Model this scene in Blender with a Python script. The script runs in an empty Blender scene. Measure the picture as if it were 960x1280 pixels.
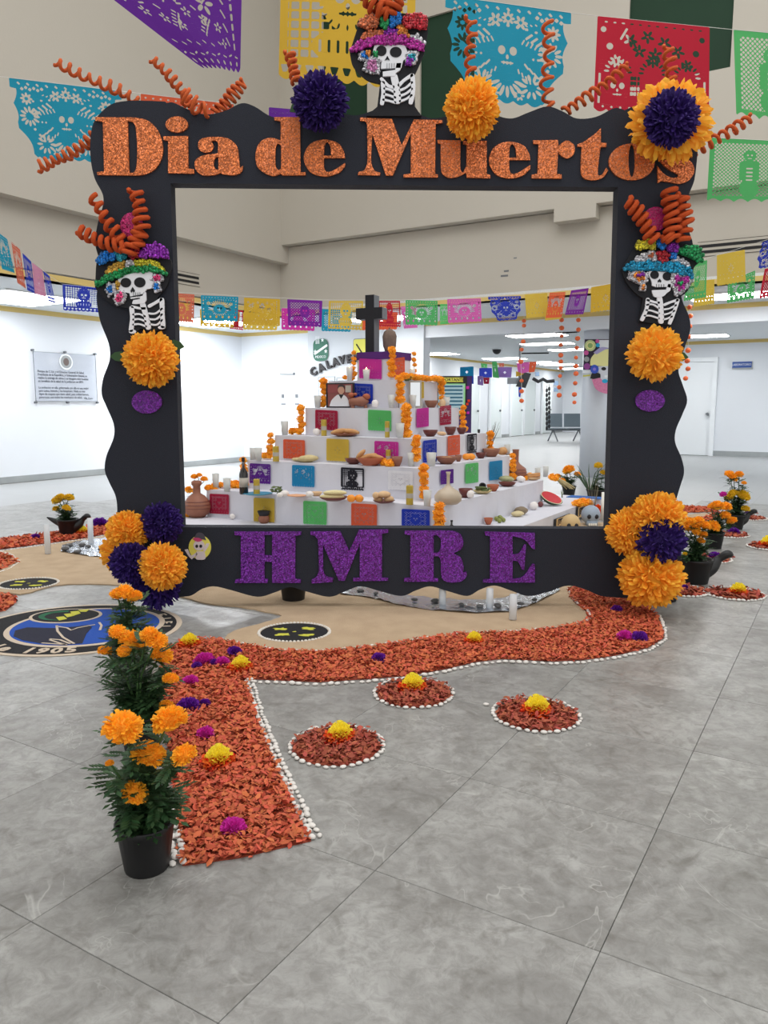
import bpy, bmesh, math, random
import numpy as np
from mathutils import Vector, Matrix, geometry, noise as mnoise

S = bpy.context.scene
COL = S.collection
random.seed(7)
PI = math.pi

# ------------------------------------------------------------------ camera
FPX, CAM_H, PITCH = 970.0, 1.23, math.radians(7.9)
cd = bpy.data.cameras.new('camera')
cam = bpy.data.objects.new('camera', cd)
COL.objects.link(cam)
cam.location = (0, 0, CAM_H)
cam.rotation_euler = (PI/2 - PITCH, 0, 0)
cd.sensor_fit = 'VERTICAL'; cd.sensor_height = 36.0; cd.sensor_width = 27.0
cd.lens = FPX/1280*36.0
cd.clip_start = .05; cd.clip_end = 200
S.camera = cam

# ------------------------------------------------------------------ world, lights, exposure
wd = bpy.data.worlds.new('world'); S.world = wd; wd.use_nodes = True
bg = wd.node_tree.nodes['Background']
bg.inputs[0].default_value = (1.0, .985, .955, 1)
bg.inputs[1].default_value = 1.05
S.view_settings.view_transform = 'Standard'; S.view_settings.look = 'None'
S.view_settings.gamma = 1; S.view_settings.use_curve_mapping = False
S.view_settings.exposure = 0.0

def area(name, loc, size, power, target=None, col=(1, 1, 1)):
    l = bpy.data.lights.new(name, 'AREA'); l.shape = 'RECTANGLE'
    l.size, l.size_y = size; l.energy = power; l.color = col
    o = bpy.data.objects.new(name, l); COL.objects.link(o); o.location = loc
    if target: o.rotation_euler = (Vector(target)-Vector(loc)).to_track_quat('-Z', 'Y').to_euler()
    return o
area('skylight_lamp', (1.0, 4.5, 8.2), (7, 7), 330, col=(.97, .98, 1.0))      # light well high over the atrium

# ------------------------------------------------------------------ placement helpers
CR = Vector((1, 0, 0)); CF = Vector((0, math.cos(PITCH), -math.sin(PITCH))); CU = Vector((0, math.sin(PITCH), math.cos(PITCH)))
def ray(u, v): return CR*((u-480)/FPX) - CU*((v-640)/FPX) + CF
def FL(u, v, z=0.0):                      # point of the horizontal plane z that a pixel of the photograph shows
    d = ray(u, v); t = (z-CAM_H)/d.z; return Vector((0, 0, CAM_H)) + d*t
def DP(u, v, Y):                          # point of the upright plane at distance Y
    d = ray(u, v); return Vector((0, 0, CAM_H)) + d*(Y/d.y)
EA = math.radians(59.0)
E1 = Vector((math.sin(EA), -math.cos(EA), 0)); E2 = Vector((math.cos(EA), math.sin(EA), 0))   # axes of the building
def W(a, b, z=0.0): return E1*a + E2*b + Vector((0, 0, z))
BROT = -math.radians(31.0)
def RP(u, v, ea=None, eb=None):           # pixel ray meets the wall plane a=ea or b=eb (building axes)
    d = ray(u, v); o = Vector((0, 0, CAM_H))
    n, k = (E1, ea) if ea is not None else (E2, eb)
    t = (k - o.dot(n))/d.dot(n); return o + d*t

# ------------------------------------------------------------------ colour and materials
def lin(c):
    c = c/255.0
    return c/12.92 if c <= .04045 else ((c+.055)/1.055)**2.4
def rgb(t): return (lin(t[0]), lin(t[1]), lin(t[2]), 1)
MATS = {}
def mat(name, col=(200, 200, 200), rough=.6, metal=0, var=0, noise=None, bump=None, trans=0, emit=None, coat=0, spec=.5, alpha=None, hue=0, ob=0):
    """var = brightness change from one loose piece to the next; noise=(scale, amount, colour2); bump=(scale, strength)"""
    if name in MATS: return MATS[name]
    m = bpy.data.materials.new(name); m.use_nodes = True; MATS[name] = m
    nt = m.node_tree; N = nt.nodes; L = nt.links
    b = N['Principled BSDF']; out = N['Material Output']
    b.inputs['Roughness'].default_value = rough; b.inputs['Metallic'].default_value = metal
    b.inputs['Specular IOR Level'].default_value = spec; b.inputs['Coat Weight'].default_value = coat
    c = N.new('ShaderNodeRGB'); c.outputs[0].default_value = rgb(col); sock = c.outputs[0]
    tc = None
    if noise or bump: tc = N.new('ShaderNodeTexCoord')
    if noise:
        n = N.new('ShaderNodeTexNoise'); n.inputs['Scale'].default_value = noise[0]; n.inputs['Detail'].default_value = 6
        L.new(tc.outputs['Object'], n.inputs['Vector'])
        r = N.new('ShaderNodeMapRange'); r.inputs[1].default_value = .35; r.inputs[2].default_value = .65; r.inputs[4].default_value = noise[1]
        L.new(n.outputs['Fac'], r.inputs[0])
        mx = N.new('ShaderNodeMix'); mx.data_type = 'RGBA'; L.new(r.outputs[0], mx.inputs['Factor'])
        L.new(sock, mx.inputs['A']); mx.inputs['B'].default_value = rgb(noise[2]); sock = mx.outputs['Result']
    if var or hue or ob:
        g = N.new('ShaderNodeNewGeometry'); h = N.new('ShaderNodeHueSaturation')
        src = g.outputs['Random Per Island']
        if ob: oi = N.new('ShaderNodeObjectInfo'); src = oi.outputs['Random']
        r = N.new('ShaderNodeMapRange'); r.inputs[3].default_value = 1-(var or ob); r.inputs[4].default_value = 1+(var or ob)
        L.new(src, r.inputs[0]); L.new(r.outputs[0], h.inputs['Value']); L.new(sock, h.inputs['Color'])
        if hue:
            mt = N.new('ShaderNodeMath'); mt.operation = 'MULTIPLY'; mt.inputs[1].default_value = 7.31; L.new(src, mt.inputs[0])
            fr = N.new('ShaderNodeMath'); fr.operation = 'FRACT'; L.new(mt.outputs[0], fr.inputs[0])
            r2 = N.new('ShaderNodeMapRange'); r2.inputs[3].default_value = .5-hue; r2.inputs[4].default_value = .5+hue
            L.new(fr.outputs[0], r2.inputs[0]); L.new(r2.outputs[0], h.inputs['Hue'])
        sock = h.outputs['Color']
    L.new(sock, b.inputs['Base Color'])
    if bump:
        n = N.new('ShaderNodeTexNoise'); n.inputs['Scale'].default_value = bump[0]; n.inputs['Detail'].default_value = 5
        L.new(tc.outputs['Object'], n.inputs['Vector'])
        bp = N.new('ShaderNodeBump'); bp.inputs['Strength'].default_value = bump[1]; bp.inputs['Distance'].default_value = .01
        L.new(n.outputs['Fac'], bp.inputs['Height']); L.new(bp.outputs[0], b.inputs['Normal'])
    if trans:
        t = N.new('ShaderNodeBsdfTranslucent'); L.new(sock, t.inputs['Color'])
        ms = N.new('ShaderNodeMixShader'); ms.inputs[0].default_value = trans
        L.new(b.outputs[0], ms.inputs[1]); L.new(t.outputs[0], ms.inputs[2]); L.new(ms.outputs[0], out.inputs['Surface'])
    if alpha is not None: b.inputs['Alpha'].default_value = alpha
    if emit:
        b.inputs['Emission Color'].default_value = rgb(emit[0]); b.inputs['Emission Strength'].default_value = emit[1]
    return m
def glitter(name, col, dark=.55, light=1.7, scale=170):
    if name in MATS: return MATS[name]
    m = mat(name, col, rough=.35, metal=.25)
    nt = m.node_tree; N = nt.nodes; L = nt.links; b = N['Principled BSDF']
    tc = N.new('ShaderNodeTexCoord'); v = N.new('ShaderNodeTexVoronoi'); v.inputs['Scale'].default_value = scale
    L.new(tc.outputs['Object'], v.inputs['Vector'])
    sx = N.new('ShaderNodeSeparateColor'); L.new(v.outputs['Color'], sx.inputs[0])
    pw = N.new('ShaderNodeMath'); pw.operation = 'POWER'; pw.inputs[1].default_value = 2.6; L.new(sx.outputs[0], pw.inputs[0])
    r = N.new('ShaderNodeMapRange'); r.inputs[3].default_value = dark; r.inputs[4].default_value = light; L.new(pw.outputs[0], r.inputs[0])
    h = N.new('ShaderNodeHueSaturation'); L.new(r.outputs[0], h.inputs['Value']); h.inputs['Color'].default_value = rgb(col)
    L.new(h.outputs[0], b.inputs['Base Color'])
    # each flake is tilted its own way
    sb = N.new('ShaderNodeVectorMath'); sb.operation = 'SUBTRACT'; sb.inputs[1].default_value = (.5, .5, .5); L.new(v.outputs['Color'], sb.inputs[0])
    sc = N.new('ShaderNodeVectorMath'); sc.operation = 'SCALE'; sc.inputs['Scale'].default_value = .9; L.new(sb.outputs[0], sc.inputs[0])
    g = N.new('ShaderNodeNewGeometry'); ad = N.new('ShaderNodeVectorMath'); ad.operation = 'ADD'
    L.new(g.outputs['Normal'], ad.inputs[0]); L.new(sc.outputs[0], ad.inputs[1])
    nm = N.new('ShaderNodeVectorMath'); nm.operation = 'NORMALIZE'; L.new(ad.outputs[0], nm.inputs[0]); L.new(nm.outputs[0], b.inputs['Normal'])
    return m

# ------------------------------------------------------------------ mesh builder
ORG = {}
def worg(o): return ORG.get(o.name, Vector((0, 0, 0)))
def tag(o, label=None, cat=None, group=None, kind=None):
    if label: o['label'] = label
    if cat: o['category'] = cat
    if group: o['group'] = group
    if kind: o['kind'] = kind
    return o
def empty(name, loc=(0, 0, 0), label=None, cat=None, group=None, kind=None, rz=0):
    o = bpy.data.objects.new(name, None); COL.objects.link(o); o.location = loc; o.rotation_euler = (0, 0, rz)
    o.empty_display_size = .05; ORG[o.name] = Vector(loc)
    return tag(o, label, cat, group, kind)
def link_mesh(name, me, parent=None, loc=None, m=None):
    o = bpy.data.objects.new(name, me); COL.objects.link(o)
    if parent: o.parent = parent
    if loc is not None: o.location = loc
    if m:
        if not me.materials: me.materials.append(None)
        o.material_slots[0].link = 'OBJECT'; o.material_slots[0].material = m
    return o
class MB:
    def __init__(s): s.v = []; s.f = []; s.mi = []; s.cm = 0
    def add(s, vs, fs):
        k = len(s.v); s.v += [tuple(p) for p in vs]; s.f += [tuple(i+k for i in f) for f in fs]; s.mi += [s.cm]*len(fs); return s
    def box(s, c, d, rz=0, tilt=None):
        hx, hy, hz = d[0]/2, d[1]/2, d[2]/2
        R = Matrix.Rotation(rz, 3, 'Z')
        if tilt is not None: R = R @ tilt
        vs = [Vector(c) + R @ Vector((x*hx, y*hy, z*hz)) for z in (-1, 1) for x, y in ((-1, -1), (1, -1), (1, 1), (-1, 1))]
        return s.add(vs, [(3, 2, 1, 0), (4, 5, 6, 7), (0, 1, 5, 4), (1, 2, 6, 5), (2, 3, 7, 6), (3, 0, 4, 7)])
    def prism(s, loops, F, B):
        """loops: outline and holes (2D); F, B map a 2D point to the front and the back"""
        allp = [p for l in loops for p in l]; n = len(allp)
        tris = geometry.tessellate_polygon([[Vector((p[0], p[1], 0)) for p in l] for l in loops])
        vs = [F(p) for p in allp] + [B(p) for p in allp]
        fs = [tuple(t) for t in tris] + [tuple(i+n for i in reversed(t)) for t in tris]
        k = 0
        for l in loops:
            m = len(l)
            for i in range(m):
                j = (i+1) % m; fs.append((k+i, k+j, k+j+n, k+i+n))
            k += m
        return s.add(vs, fs)
    def lathe(s, prof, c=(0, 0, 0), n=20, M=None):
        vs = []; fs = []
        for r, z in prof:
            for i in range(n):
                a = 2*PI*i/n; p = Vector((r*math.cos(a), r*math.sin(a), z))
                if M is not None: p = M @ p
                vs.append(Vector(c)+p)
        for k in range(len(prof)-1):
            for i in range(n):
                j = (i+1) % n; fs.append((k*n+i, k*n+j, (k+1)*n+j, (k+1)*n+i))
        if prof[0][0] > 1e-5: fs.append(tuple(reversed(range(n))))
        if prof[-1][0] > 1e-5: fs.append(tuple((len(prof)-1)*n+i for i in range(n)))
        return s.add(vs, fs)
    def tube(s, pts, r, n=6, cap=True):
        pts = [Vector(p) for p in pts]; vs = []; fs = []; up = Vector((.13, .21, 1)).normalized()
        rr = r if hasattr(r, '__len__') else [r]*len(pts)
        for i, p in enumerate(pts):
            t = (pts[min(i+1, len(pts)-1)]-pts[max(i-1, 0)]); t = t.normalized() if t.length > 1e-9 else Vector((0, 0, 1))
            a = up - t*up.dot(t)
            if a.length < .05: a = Vector((1, 0, 0)) - t*t.x
            a.normalize(); up = a; b = t.cross(a)
            for k in range(n):
                an = 2*PI*k/n; vs.append(p + (a*math.cos(an)+b*math.sin(an))*rr[i])
        for i in range(len(pts)-1):
            for k in range(n):
                j = (k+1) % n; fs.append((i*n+k, i*n+j, (i+1)*n+j, (i+1)*n+k))
        if cap: fs.append(tuple(reversed(range(n)))); fs.append(tuple((len(pts)-1)*n+k for k in range(n)))
        return s.add(vs, fs)
    def ell(s, c, r, nu=12, nv=8, M=None, f=None):
        vs = []; fs = []
        for j in range(nv+1):
            th = PI*j/nv
            for i in range(nu):
                ph = 2*PI*i/nu; q = Vector((math.sin(th)*math.cos(ph), math.sin(th)*math.sin(ph), math.cos(th)))
                k = f(q) if f else 1
                p = Vector((q.x*r[0], q.y*r[1], q.z*r[2]))*k
                if M is not None: p = M @ p
                vs.append(Vector(c)+p)
        for j in range(nv):
            for i in range(nu):
                k = (i+1) % nu; fs.append((j*nu+i, (j+1)*nu+i, (j+1)*nu+k, j*nu+k))
        return s.add(vs, fs)
    def mesh(s, name, org=(0, 0, 0), smooth=False, mats=None, weld=False):
        me = bpy.data.meshes.new(name); o = Vector(org)
        me.from_pydata([(p[0]-o.x, p[1]-o.y, p[2]-o.z) for p in s.v], [], s.f)
        if mats:
            for m in mats: me.materials.append(m)
            me.polygons.foreach_set('material_index', s.mi)
        if smooth: me.polygons.foreach_set('use_smooth', [True]*len(s.f))
        me.update()
        return me
    def build(s, name, m, parent=None, org=None, smooth=False, mats=None):
        """vertices are in world space (or in the thing's own space when its root stands at the origin)"""
        if parent is not None: org = worg(parent)
        if org is None:
            a = np.array(s.v); org = Vector(((a[:, 0].min()+a[:, 0].max())/2, (a[:, 1].min()+a[:, 1].max())/2, a[:, 2].min()))
        me = s.mesh(name, org, smooth, mats or [m])
        o = bpy.data.objects.new(name, me); COL.objects.link(o)
        if parent is not None: o.parent = parent; ORG[o.name] = worg(parent)
        else: o.location = org; ORG[o.name] = Vector(org)
        return o
def copy_tree(o, parent=None):
    c = o.copy(); COL.objects.link(c); c.parent = parent
    for ch in list(o.children): copy_tree(ch, c)
    return c
def smooth_loop(pts, closed=True, sub=5):
    """pts with a third element are curved, the rest are sharp corners"""
    n = len(pts); out = []
    P = [Vector((p[0], p[1])) for p in pts]; C = [len(p) > 2 for p in pts]
    for i in range(n if closed else n-1):
        j = (i+1) % n; out.append(P[i].copy())
        if C[i] or C[j]:
            t0 = (P[j]-P[(i-1) % n])*.5 if C[i] and (closed or i > 0) else (P[j]-P[i])
            t1 = (P[(j+1) % n]-P[i])*.5 if C[j] and (closed or j < n-1) else (P[j]-P[i])
            L = (P[j]-P[i]).length
            for t in (t0, t1):
                if t.length > L*1.1: t *= L*1.1/t.length
            for k in range(1, sub):
                s = k/sub; h = (2*s**3-3*s*s+1, s**3-2*s*s+s, -2*s**3+3*s*s, s**3-s*s)
                out.append(P[i]*h[0]+t0*h[1]+P[j]*h[2]+t1*h[3])
    if not closed: out.append(P[-1].copy())
    return out
def circ(cx, cy, rx, ry=None, n=24, ph=0):
    ry = ry or rx
    return [Vector((cx+rx*math.cos(2*PI*i/n+ph), cy+ry*math.sin(2*PI*i/n+ph))) for i in range(n)]
# ================================================================== THE SETTING
CEIL, BEAM, ZUP = 2.73, 2.45, 3.85
m_wall = mat('white wall paint', (226, 230, 235), rough=.55, noise=(1.5, .15, (214, 218, 224)), bump=(60, .05))
m_beige = mat('warm grey wall paint', (186, 180, 168), rough=.8, noise=(1.2, .2, (178, 172, 160)), bump=(40, .08))
m_ceil = mat('ceiling paint', (222, 227, 230), rough=.8)
m_yel = mat('ochre trim paint', (214, 188, 116), rough=.7)
m_base = mat('grey stone skirting', (150, 155, 156), rough=.4, noise=(3, .5, (176, 180, 180)))
m_white = mat('white lacquer', (236, 240, 243), rough=.35)
m_dark = mat('dark slot', (18, 18, 20), rough=.7)
m_grey = mat('grey metal', (120, 124, 128), rough=.4, metal=.6)
m_black = mat('black plastic', (22, 22, 24), rough=.45)
m_green_glass = mat('dark green pane', (30, 58, 40), rough=.6, spec=.2, noise=(2, .3, (26, 48, 34)))
m_paper = mat('white paper', (238, 238, 236), rough=.8)
m_ink = mat('black ink', (28, 28, 32), rough=.7)
def wallbox(name, a0, a1, b0, b1, z0, z1, m, parent=None, kind='structure'):
    mb = MB(); c = W((a0+a1)/2, (b0+b1)/2, (z0+z1)/2)
    mb.box(c, (abs(a1-a0), abs(b1-b0), z1-z0), BROT)
    o = mb.build(name, m, parent)
    if kind and parent is None: o['kind'] = kind
    return o
# floor: bed of grout, tiles 60 x 60 cm laid along the building
G0A, G0B, TP = -.4076, 1.03, .60
m_tile = mat('grey marbled tile', (150, 151, 150), rough=.3)
def tile_nodes(m):
    nt = m.node_tree; N = nt.nodes; L = nt.links; b = N['Principled BSDF']
    tc = N.new('ShaderNodeTexCoord'); oi = N.new('ShaderNodeObjectInfo')
    vm = N.new('ShaderNodeVectorMath'); vm.operation = 'SCALE'; vm.inputs[0].default_value = (37, 53, 71); L.new(oi.outputs['Random'], vm.inputs['Scale'])
    ad = N.new('ShaderNodeVectorMath'); L.new(tc.outputs['Object'], ad.inputs[0]); L.new(vm.outputs[0], ad.inputs[1])
    def noise(s, d, dist=0, rgh=.6):
        n = N.new('ShaderNodeTexNoise'); n.inputs['Scale'].default_value = s; n.inputs['Detail'].default_value = d
        n.inputs['Distortion'].default_value = dist; n.inputs['Roughness'].default_value = rgh; L.new(ad.outputs[0], n.inputs['Vector']); return n.outputs['Fac']
    def rng(s, a, b_, c, d):
        r = N.new('ShaderNodeMapRange'); r.inputs[1].default_value = a; r.inputs[2].default_value = b_; r.inputs[3].default_value = c; r.inputs[4].default_value = d
        L.new(s, r.inputs[0]); return r.outputs[0]
    def mix(f, A, B):
        x = N.new('ShaderNodeMix'); x.data_type = 'RGBA'; L.new(f, x.inputs['Factor'])
        for k, q in (('A', A), ('B', B)):
            if isinstance(q, tuple): x.inputs[k].default_value = rgb(q)
            else: L.new(q, x.inputs[k])
        return x.outputs['Result']
    c = mix(rng(noise(3.2, 8, 1.2, .65), .34, .68, 0, 1), (132, 131, 128), (168, 168, 165))
    c = mix(rng(noise(22, 8, .6, .75), .42, .62, 0, .5), c, (106, 104, 100))
    c = mix(rng(noise(6, 6, 2.2), .55, .70, 0, .5), c, (98, 95, 89))
    v = noise(2.3, 3, 2.6)
    sb = N.new('ShaderNodeMath'); sb.operation = 'SUBTRACT'; sb.inputs[1].default_value = .5; L.new(v, sb.inputs[0])
    ab = N.new('ShaderNodeMath'); ab.operation = 'ABSOLUTE'; L.new(sb.outputs[0], ab.inputs[0])
    ln = rng(ab.outputs[0], 0, .011, 1, 0)
    mk = rng(noise(3.1, 4), .50, .60, 0, .55)
    mu = N.new('ShaderNodeMath'); mu.operation = 'MULTIPLY'; L.new(ln, mu.inputs[0]); L.new(mk, mu.inputs[1])
    c = mix(mu.outputs[0], c, (184, 184, 180))
    L.new(c, b.inputs['Base Color'])
    L.new(rng(noise(5, 4), .3, .7, .30, .46), b.inputs['Roughness'])
    bp = N.new('ShaderNodeBump'); bp.inputs['Strength'].default_value = .03; bp.inputs['Distance'].default_value = .004
    L.new(noise(14, 6, .5), bp.inputs['Height']); L.new(bp.outputs[0], b.inputs['Normal'])
tile_nodes(m_tile)
m_grout = mat('grey grout', (132, 132, 129), rough=.8)
fm = MB(); fm.box((0, 0, -.03), (52, 60, .05)); 
fm.v = [(E1*p[0]+E2*(p[1]+14)+Vector((0, 0, p[2]))) for p in fm.v]
floor = fm.build('floor', m_grout, org=(0, 0, 0)); floor['kind'] = 'structure'; ORG['floor'] = Vector((0, 0, 0))
tm = MB(); h = TP/2-.0007; c = .001
vs = [(-h, -h, -.012), (h, -h, -.012), (h, h, -.012), (-h, h, -.012), (-h, -h, -.0015), (h, -h, -.0015), (h, h, -.0015), (-h, h, -.0015),
      (-h+c, -h+c, 0), (h-c, -h+c, 0), (h-c, h-c, 0), (-h+c, h-c, 0)]
tm.add(vs, [(0, 1, 5, 4), (1, 2, 6, 5), (2, 3, 7, 6), (3, 0, 4, 7), (4, 5, 9, 8), (5, 6, 10, 9), (6, 7, 11, 10), (7, 4, 8, 11), (8, 9, 10, 11)])
tile_me = tm.mesh('tile'); tile_me.materials.append(m_tile)
cands = []
far = MB()
for i in range(-19, 34):
    for j in range(-6, 57):
        ca, cb = G0A+TP*(i+.5), G0B+TP*(j+.5)
        p = W(ca, cb)
        if p.y > -.5 and abs(p.x) < .56*p.y+.9 and p.length < 10.5: cands.append((p.length, p))
        elif ca > -11.3 and ca < 20 and cb > -4:
            q = [W(ca+s*h, cb+t*h) for s, t in ((-1, -1), (1, -1), (1, 1), (-1, 1))]; far.add(q, [(0, 1, 2, 3)])
cands.sort(key=lambda t: t[0])
for k, (d, p) in enumerate(cands):
    if k < 290:
        link_mesh('tile', tile_me, floor, p).rotation_euler = (0, 0, BROT)
    else:
        b1 = W(1, 0)*h; b2 = W(0, 1)*h; far.add([p-b1-b2, p+b1-b2, p+b1+b2, p-b1+b2], [(0, 1, 2, 3)])
m_tilef = mat('grey tile seen from afar', (160, 162, 162), rough=.34, noise=(1.2, .35, (150, 152, 152)))
o = far.build('distant_tiles', m_tilef, floor); o['kind'] = 'stuff'

# left outer wall, and the same wall running on into the far hall
wallbox('wall_left', -11.55, -11.35, -6, 36, 0, CEIL, m_wall)
wallbox('baseboard_left', -11.35, -11.33, -6, 36, 0, .10, m_base)
wallbox('wall_back', -11.35, -6.9, 12.96, 13.16, 0, CEIL, m_wall)
wallbox('wall_back_panel', -9.54, -6.9, 12.90, 12.96, 0, CEIL, mat('grey white wall panel', (206, 211, 216), rough=.6))
wallbox('baseboard_back', -11.33, -9.54, 12.94, 12.96, 0, .10, m_base)
wallbox('wall_beam', -6.9, 16, 12.96, 13.16, BEAM, CEIL, m_wall)
wallbox('wall_end', -11.35, 16, 34.6, 34.8, 0, CEIL, m_wall)
wallbox('wall_right', -5.2, 16, 20.2, 20.4, 0, CEIL, m_wall)
wallbox('baseboard_right', -2.85, 16, 20.18, 20.2, 0, .12, m_base)
wallbox('wall_side', -5.3, -5.2, 20.2, 34.6, 0, CEIL, m_wall)
# ceilings of the ring corridor and the hall
cm = MB()
for a0, a1, b0, b1 in ((-11.35, -8.55, -6, 12.96), (-8.55, 16, 10.8, 12.96), (-11.35, 16, 13.16, 34.8)):
    cm.box(W((a0+a1)/2, (b0+b1)/2, CEIL+.05), (a1-a0, b1-b0, .1), BROT)
ceil = cm.build('ceiling', m_ceil, org=(0, 0, CEIL)); ceil['kind'] = 'structure'
# upper walls of the atrium: lower band set back 6 cm below a projecting upper band
wallbox('wall_upper_left', -8.75, -8.55, -6, 11.0, CEIL, ZUP, m_beige)
wallbox('wall_upper_left_projection', -8.75, -8.37, -6, 11.0, 3.58, 8.6, m_beige)
wallbox('wall_upper_back', -8.55, 16, 10.8, 11.0, CEIL, ZUP, m_beige)
ub = empty('wall_upper_back_projection', W(-8.37, 10.7, 3.86), kind='structure')
def ubox(name, a0, a1, z0, z1, m, b0=10.62, b1=11.0): wallbox(name, a0, a1, b0, b1, z0, z1, m, ub)
ZS = 5.22
ubox('wall_panel', -8.37, 16, 3.86, ZS, m_beige)
ubox('wall_block', -3.68, -3.11, 3.68, 3.86, m_beige, b0=10.60)
# openings with dark green panes above the sill: jambs between them
spans = [(-8.37, -7.5), (-6.68, -5.77), (-4.9, -2.78), (-1.56, 16)]
for a0, a1 in spans: ubox('wall_pier', a0, a1, ZS, 8.6, m_beige)
for n_, (a0, a1, zt) in enumerate(((-7.5, -6.68, 7.2), (-5.77, -4.9, 6.74), (-2.78, -1.56, 7.6))):
    wallbox('window_%d' % (n_+1), a0, a1, 10.66, 10.68, ZS, zt, m_green_glass)
    ubox('wall_lintel', a0, a1, zt, 8.6, m_beige)
# ochre trims along the lower edges
wallbox('trim_1', -8.55, -8.53, -6, 10.8, CEIL, CEIL+.075, m_yel)
wallbox('trim_2', -8.53, 16, 10.78, 10.8, CEIL, CEIL+.06, m_yel)
wallbox('trim_3', -11.35, -11.33, -6, 12.94, CEIL-.075, CEIL, m_yel)
wallbox('trim_4', -11.33, 16, 12.94, 12.96, CEIL-.07, CEIL, m_yel)
wallbox('trim_5', -11.35, -11.33, 13.16, 34.6, CEIL-.07, CEIL, m_yel)
wallbox('trim_6', -5.2, 16, 20.18, 20.2, CEIL-.075, CEIL, m_yel)
# column and the panelled partition beside it
cb = MB(); CP = W(-3.77, 13.3); cb.lathe([(.25, 0), (.25, CEIL)], CP, 32)
m_col = mat('brushed grey column', (212, 218, 226), rough=.3)
col_ = cb.build('wall_column', m_col, org=CP, smooth=False); col_['kind'] = 'structure'
for p in col_.data.polygons: p.use_smooth = len(p.vertices) == 4
m_part = mat('pale grey panel', (206, 212, 222), rough=.4)
pw = empty('wall_partition', W(-3.0, 13.4), kind='structure')
for a0, a1 in ((-3.5, -3.05), (-3.04, -2.62)):
    for z0, z1 in ((0, 1.15), (1.16, BEAM)): wallbox('panel', a0, a1, 13.2, 13.28, z0, z1, m_part, pw)
# door at the right
dr = empty('door_1', W(-3.4, 20.2), kind='structure')
DR0, DR1 = -3.95, -2.95
dleaf = wallbox('door_leaf', DR0, DR1, 20.13, 20.17, 0.01, 2.24, m_white, dr)
for a0, a1, z0, z1 in ((DR1, DR1+.1, 0, 2.34), (DR0-.1, DR0, 0, 2.34), (DR0, DR1, 2.24, 2.34)):
    wallbox('door_frame', a0, a1, 20.08, 20.19, z0, z1, m_white, dr)
kb = MB(); kb.lathe([(.02, 0), (.02, .05), (.035, .06), (.035, .09), (.0, .1)], W(DR1-.1, 20.13, 1.0), 12, Matrix.Rotation(PI/2, 3, 'X') @ Matrix.Identity(3)); kb.build('door_knob', m_grey, dleaf, smooth=True)
# doors along the far hall wall
def hall_door(n, b0, b1, label=None):
    d = empty('door_%d' % n, W(-11.3, (b0+b1)/2), kind='structure')
    lf_ = wallbox('door_leaf', -11.33, -11.29, b0+.07, b1-.07, 0.01, 2.15, mat('pale door lacquer', (222, 230, 230), rough=.35), d)
    wallbox('door_frame', -11.34, -11.26, b0, b0+.07, 0, 2.22, m_white, d); wallbox('door_frame', -11.34, -11.26, b1-.07, b1, 0, 2.22, m_white, d)
    wallbox('door_frame', -11.34, -11.26, b0+.07, b1-.07, 2.15, 2.22, m_white, d)
    k = MB(); k.ell(W(-11.25, b1-.2, 1.0), (.04, .04, .04), 8, 6); k.build('door_knob', m_grey, lf_)
for n, (b0, b1) in enumerate(((24.3, 25.3), (26.2, 27.3), (28.2, 29.5), (29.6, 30.9), (31.7, 32.9))): hall_door(n+2, b0, b1)

# light panels set in the ceilings, plus unseen fill panels at the right
m_panel = mat('lit diffuser', (255, 255, 255), emit=((255, 255, 255), 16))
m_lframe = mat('lamp trim white', (235, 238, 240), rough=.5)
def lamp(p, da, db, label, group, m=m_panel):
    t = empty('ceiling_light', (p[0], p[1], CEIL), label, 'ceiling light', group)
    f = MB(); f.box((p[0], p[1], CEIL-.012), (da+.06, db+.06, .022), BROT); f.build('frame', m_lframe, t)
    d = MB(); d.box((p[0], p[1], CEIL-.027), (da, db, .01), BROT); d.build('diffuser', m, t)
HL = [(671, 418, 'nearest long light panel in the hall ceiling left of the column'), (684, 428.5, 'second light panel in the hall ceiling, just below the nearest'),
      (543, 441.6, 'light panel in the hall ceiling right of the altar top'), (631, 447.5, 'light panel in the hall ceiling above the hanging lilac paper'),
      (672, 452.5, 'thin far light panel in the hall ceiling above the pink paper'), (699, 455, 'far light panel in the hall ceiling near the end wall'),
      (716, 436, 'light panel in the hall ceiling partly behind the column'), (719, 460, 'farthest light panel in the hall ceiling beside the column'),
      (872, 419, 'light panel in the ceiling above the right hand door')]
for u, v, lb in HL: lamp(FL(u, v, CEIL), 1.2, .6 if v < 440 else .9, lb, 'light panels in the hall ceiling')
m_panel2 = mat('lit diffuser bright', (255, 255, 255), emit=((250, 252, 255), 11)); m_panel4 = mat('lit diffuser strong', (255, 255, 255), emit=((250, 252, 255), 34))
m_fill_panel = mat('added fill diffuser', (255, 255, 255), emit=((250, 252, 255), 26))  # for unseen panels added to brighten the right hall wall and floor
for i, (a, b) in enumerate(((1.0, 17.4), (3.4, 17.4), (5.8, 17.4))): lamp(W(a, b), 1.2, 1.2, ['nearest', 'middle', 'farthest'][i]+' added fill panel, out of view, in the right hall ceiling', 'light panels in the hall ceiling', m_fill_panel)
for i, b in enumerate((1.5, 4.4, 7.0, 10.8)):
    lamp(W(-10.2, b), 1.2, 1.2, ['light panel in the left corridor ceiling out of view', 'light panel in the left corridor ceiling above the plaque', 'light panel in the left corridor ceiling behind the left post', 'light panel in the left corridor ceiling by the corner'][i], 'light panels in the corridor ceiling', m_panel4 if i == 3 else m_panel2)
for i, a in enumerate((-7.2, -1.5, 3.5)):
    lamp(W(a, 11.9), 1.2, .6, ['light panel in the back corridor ceiling above the wall letters', 'light panel in the back corridor ceiling behind the right post', 'light panel in the back corridor ceiling at the far right'][i], 'light panels in the corridor ceiling')
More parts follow.
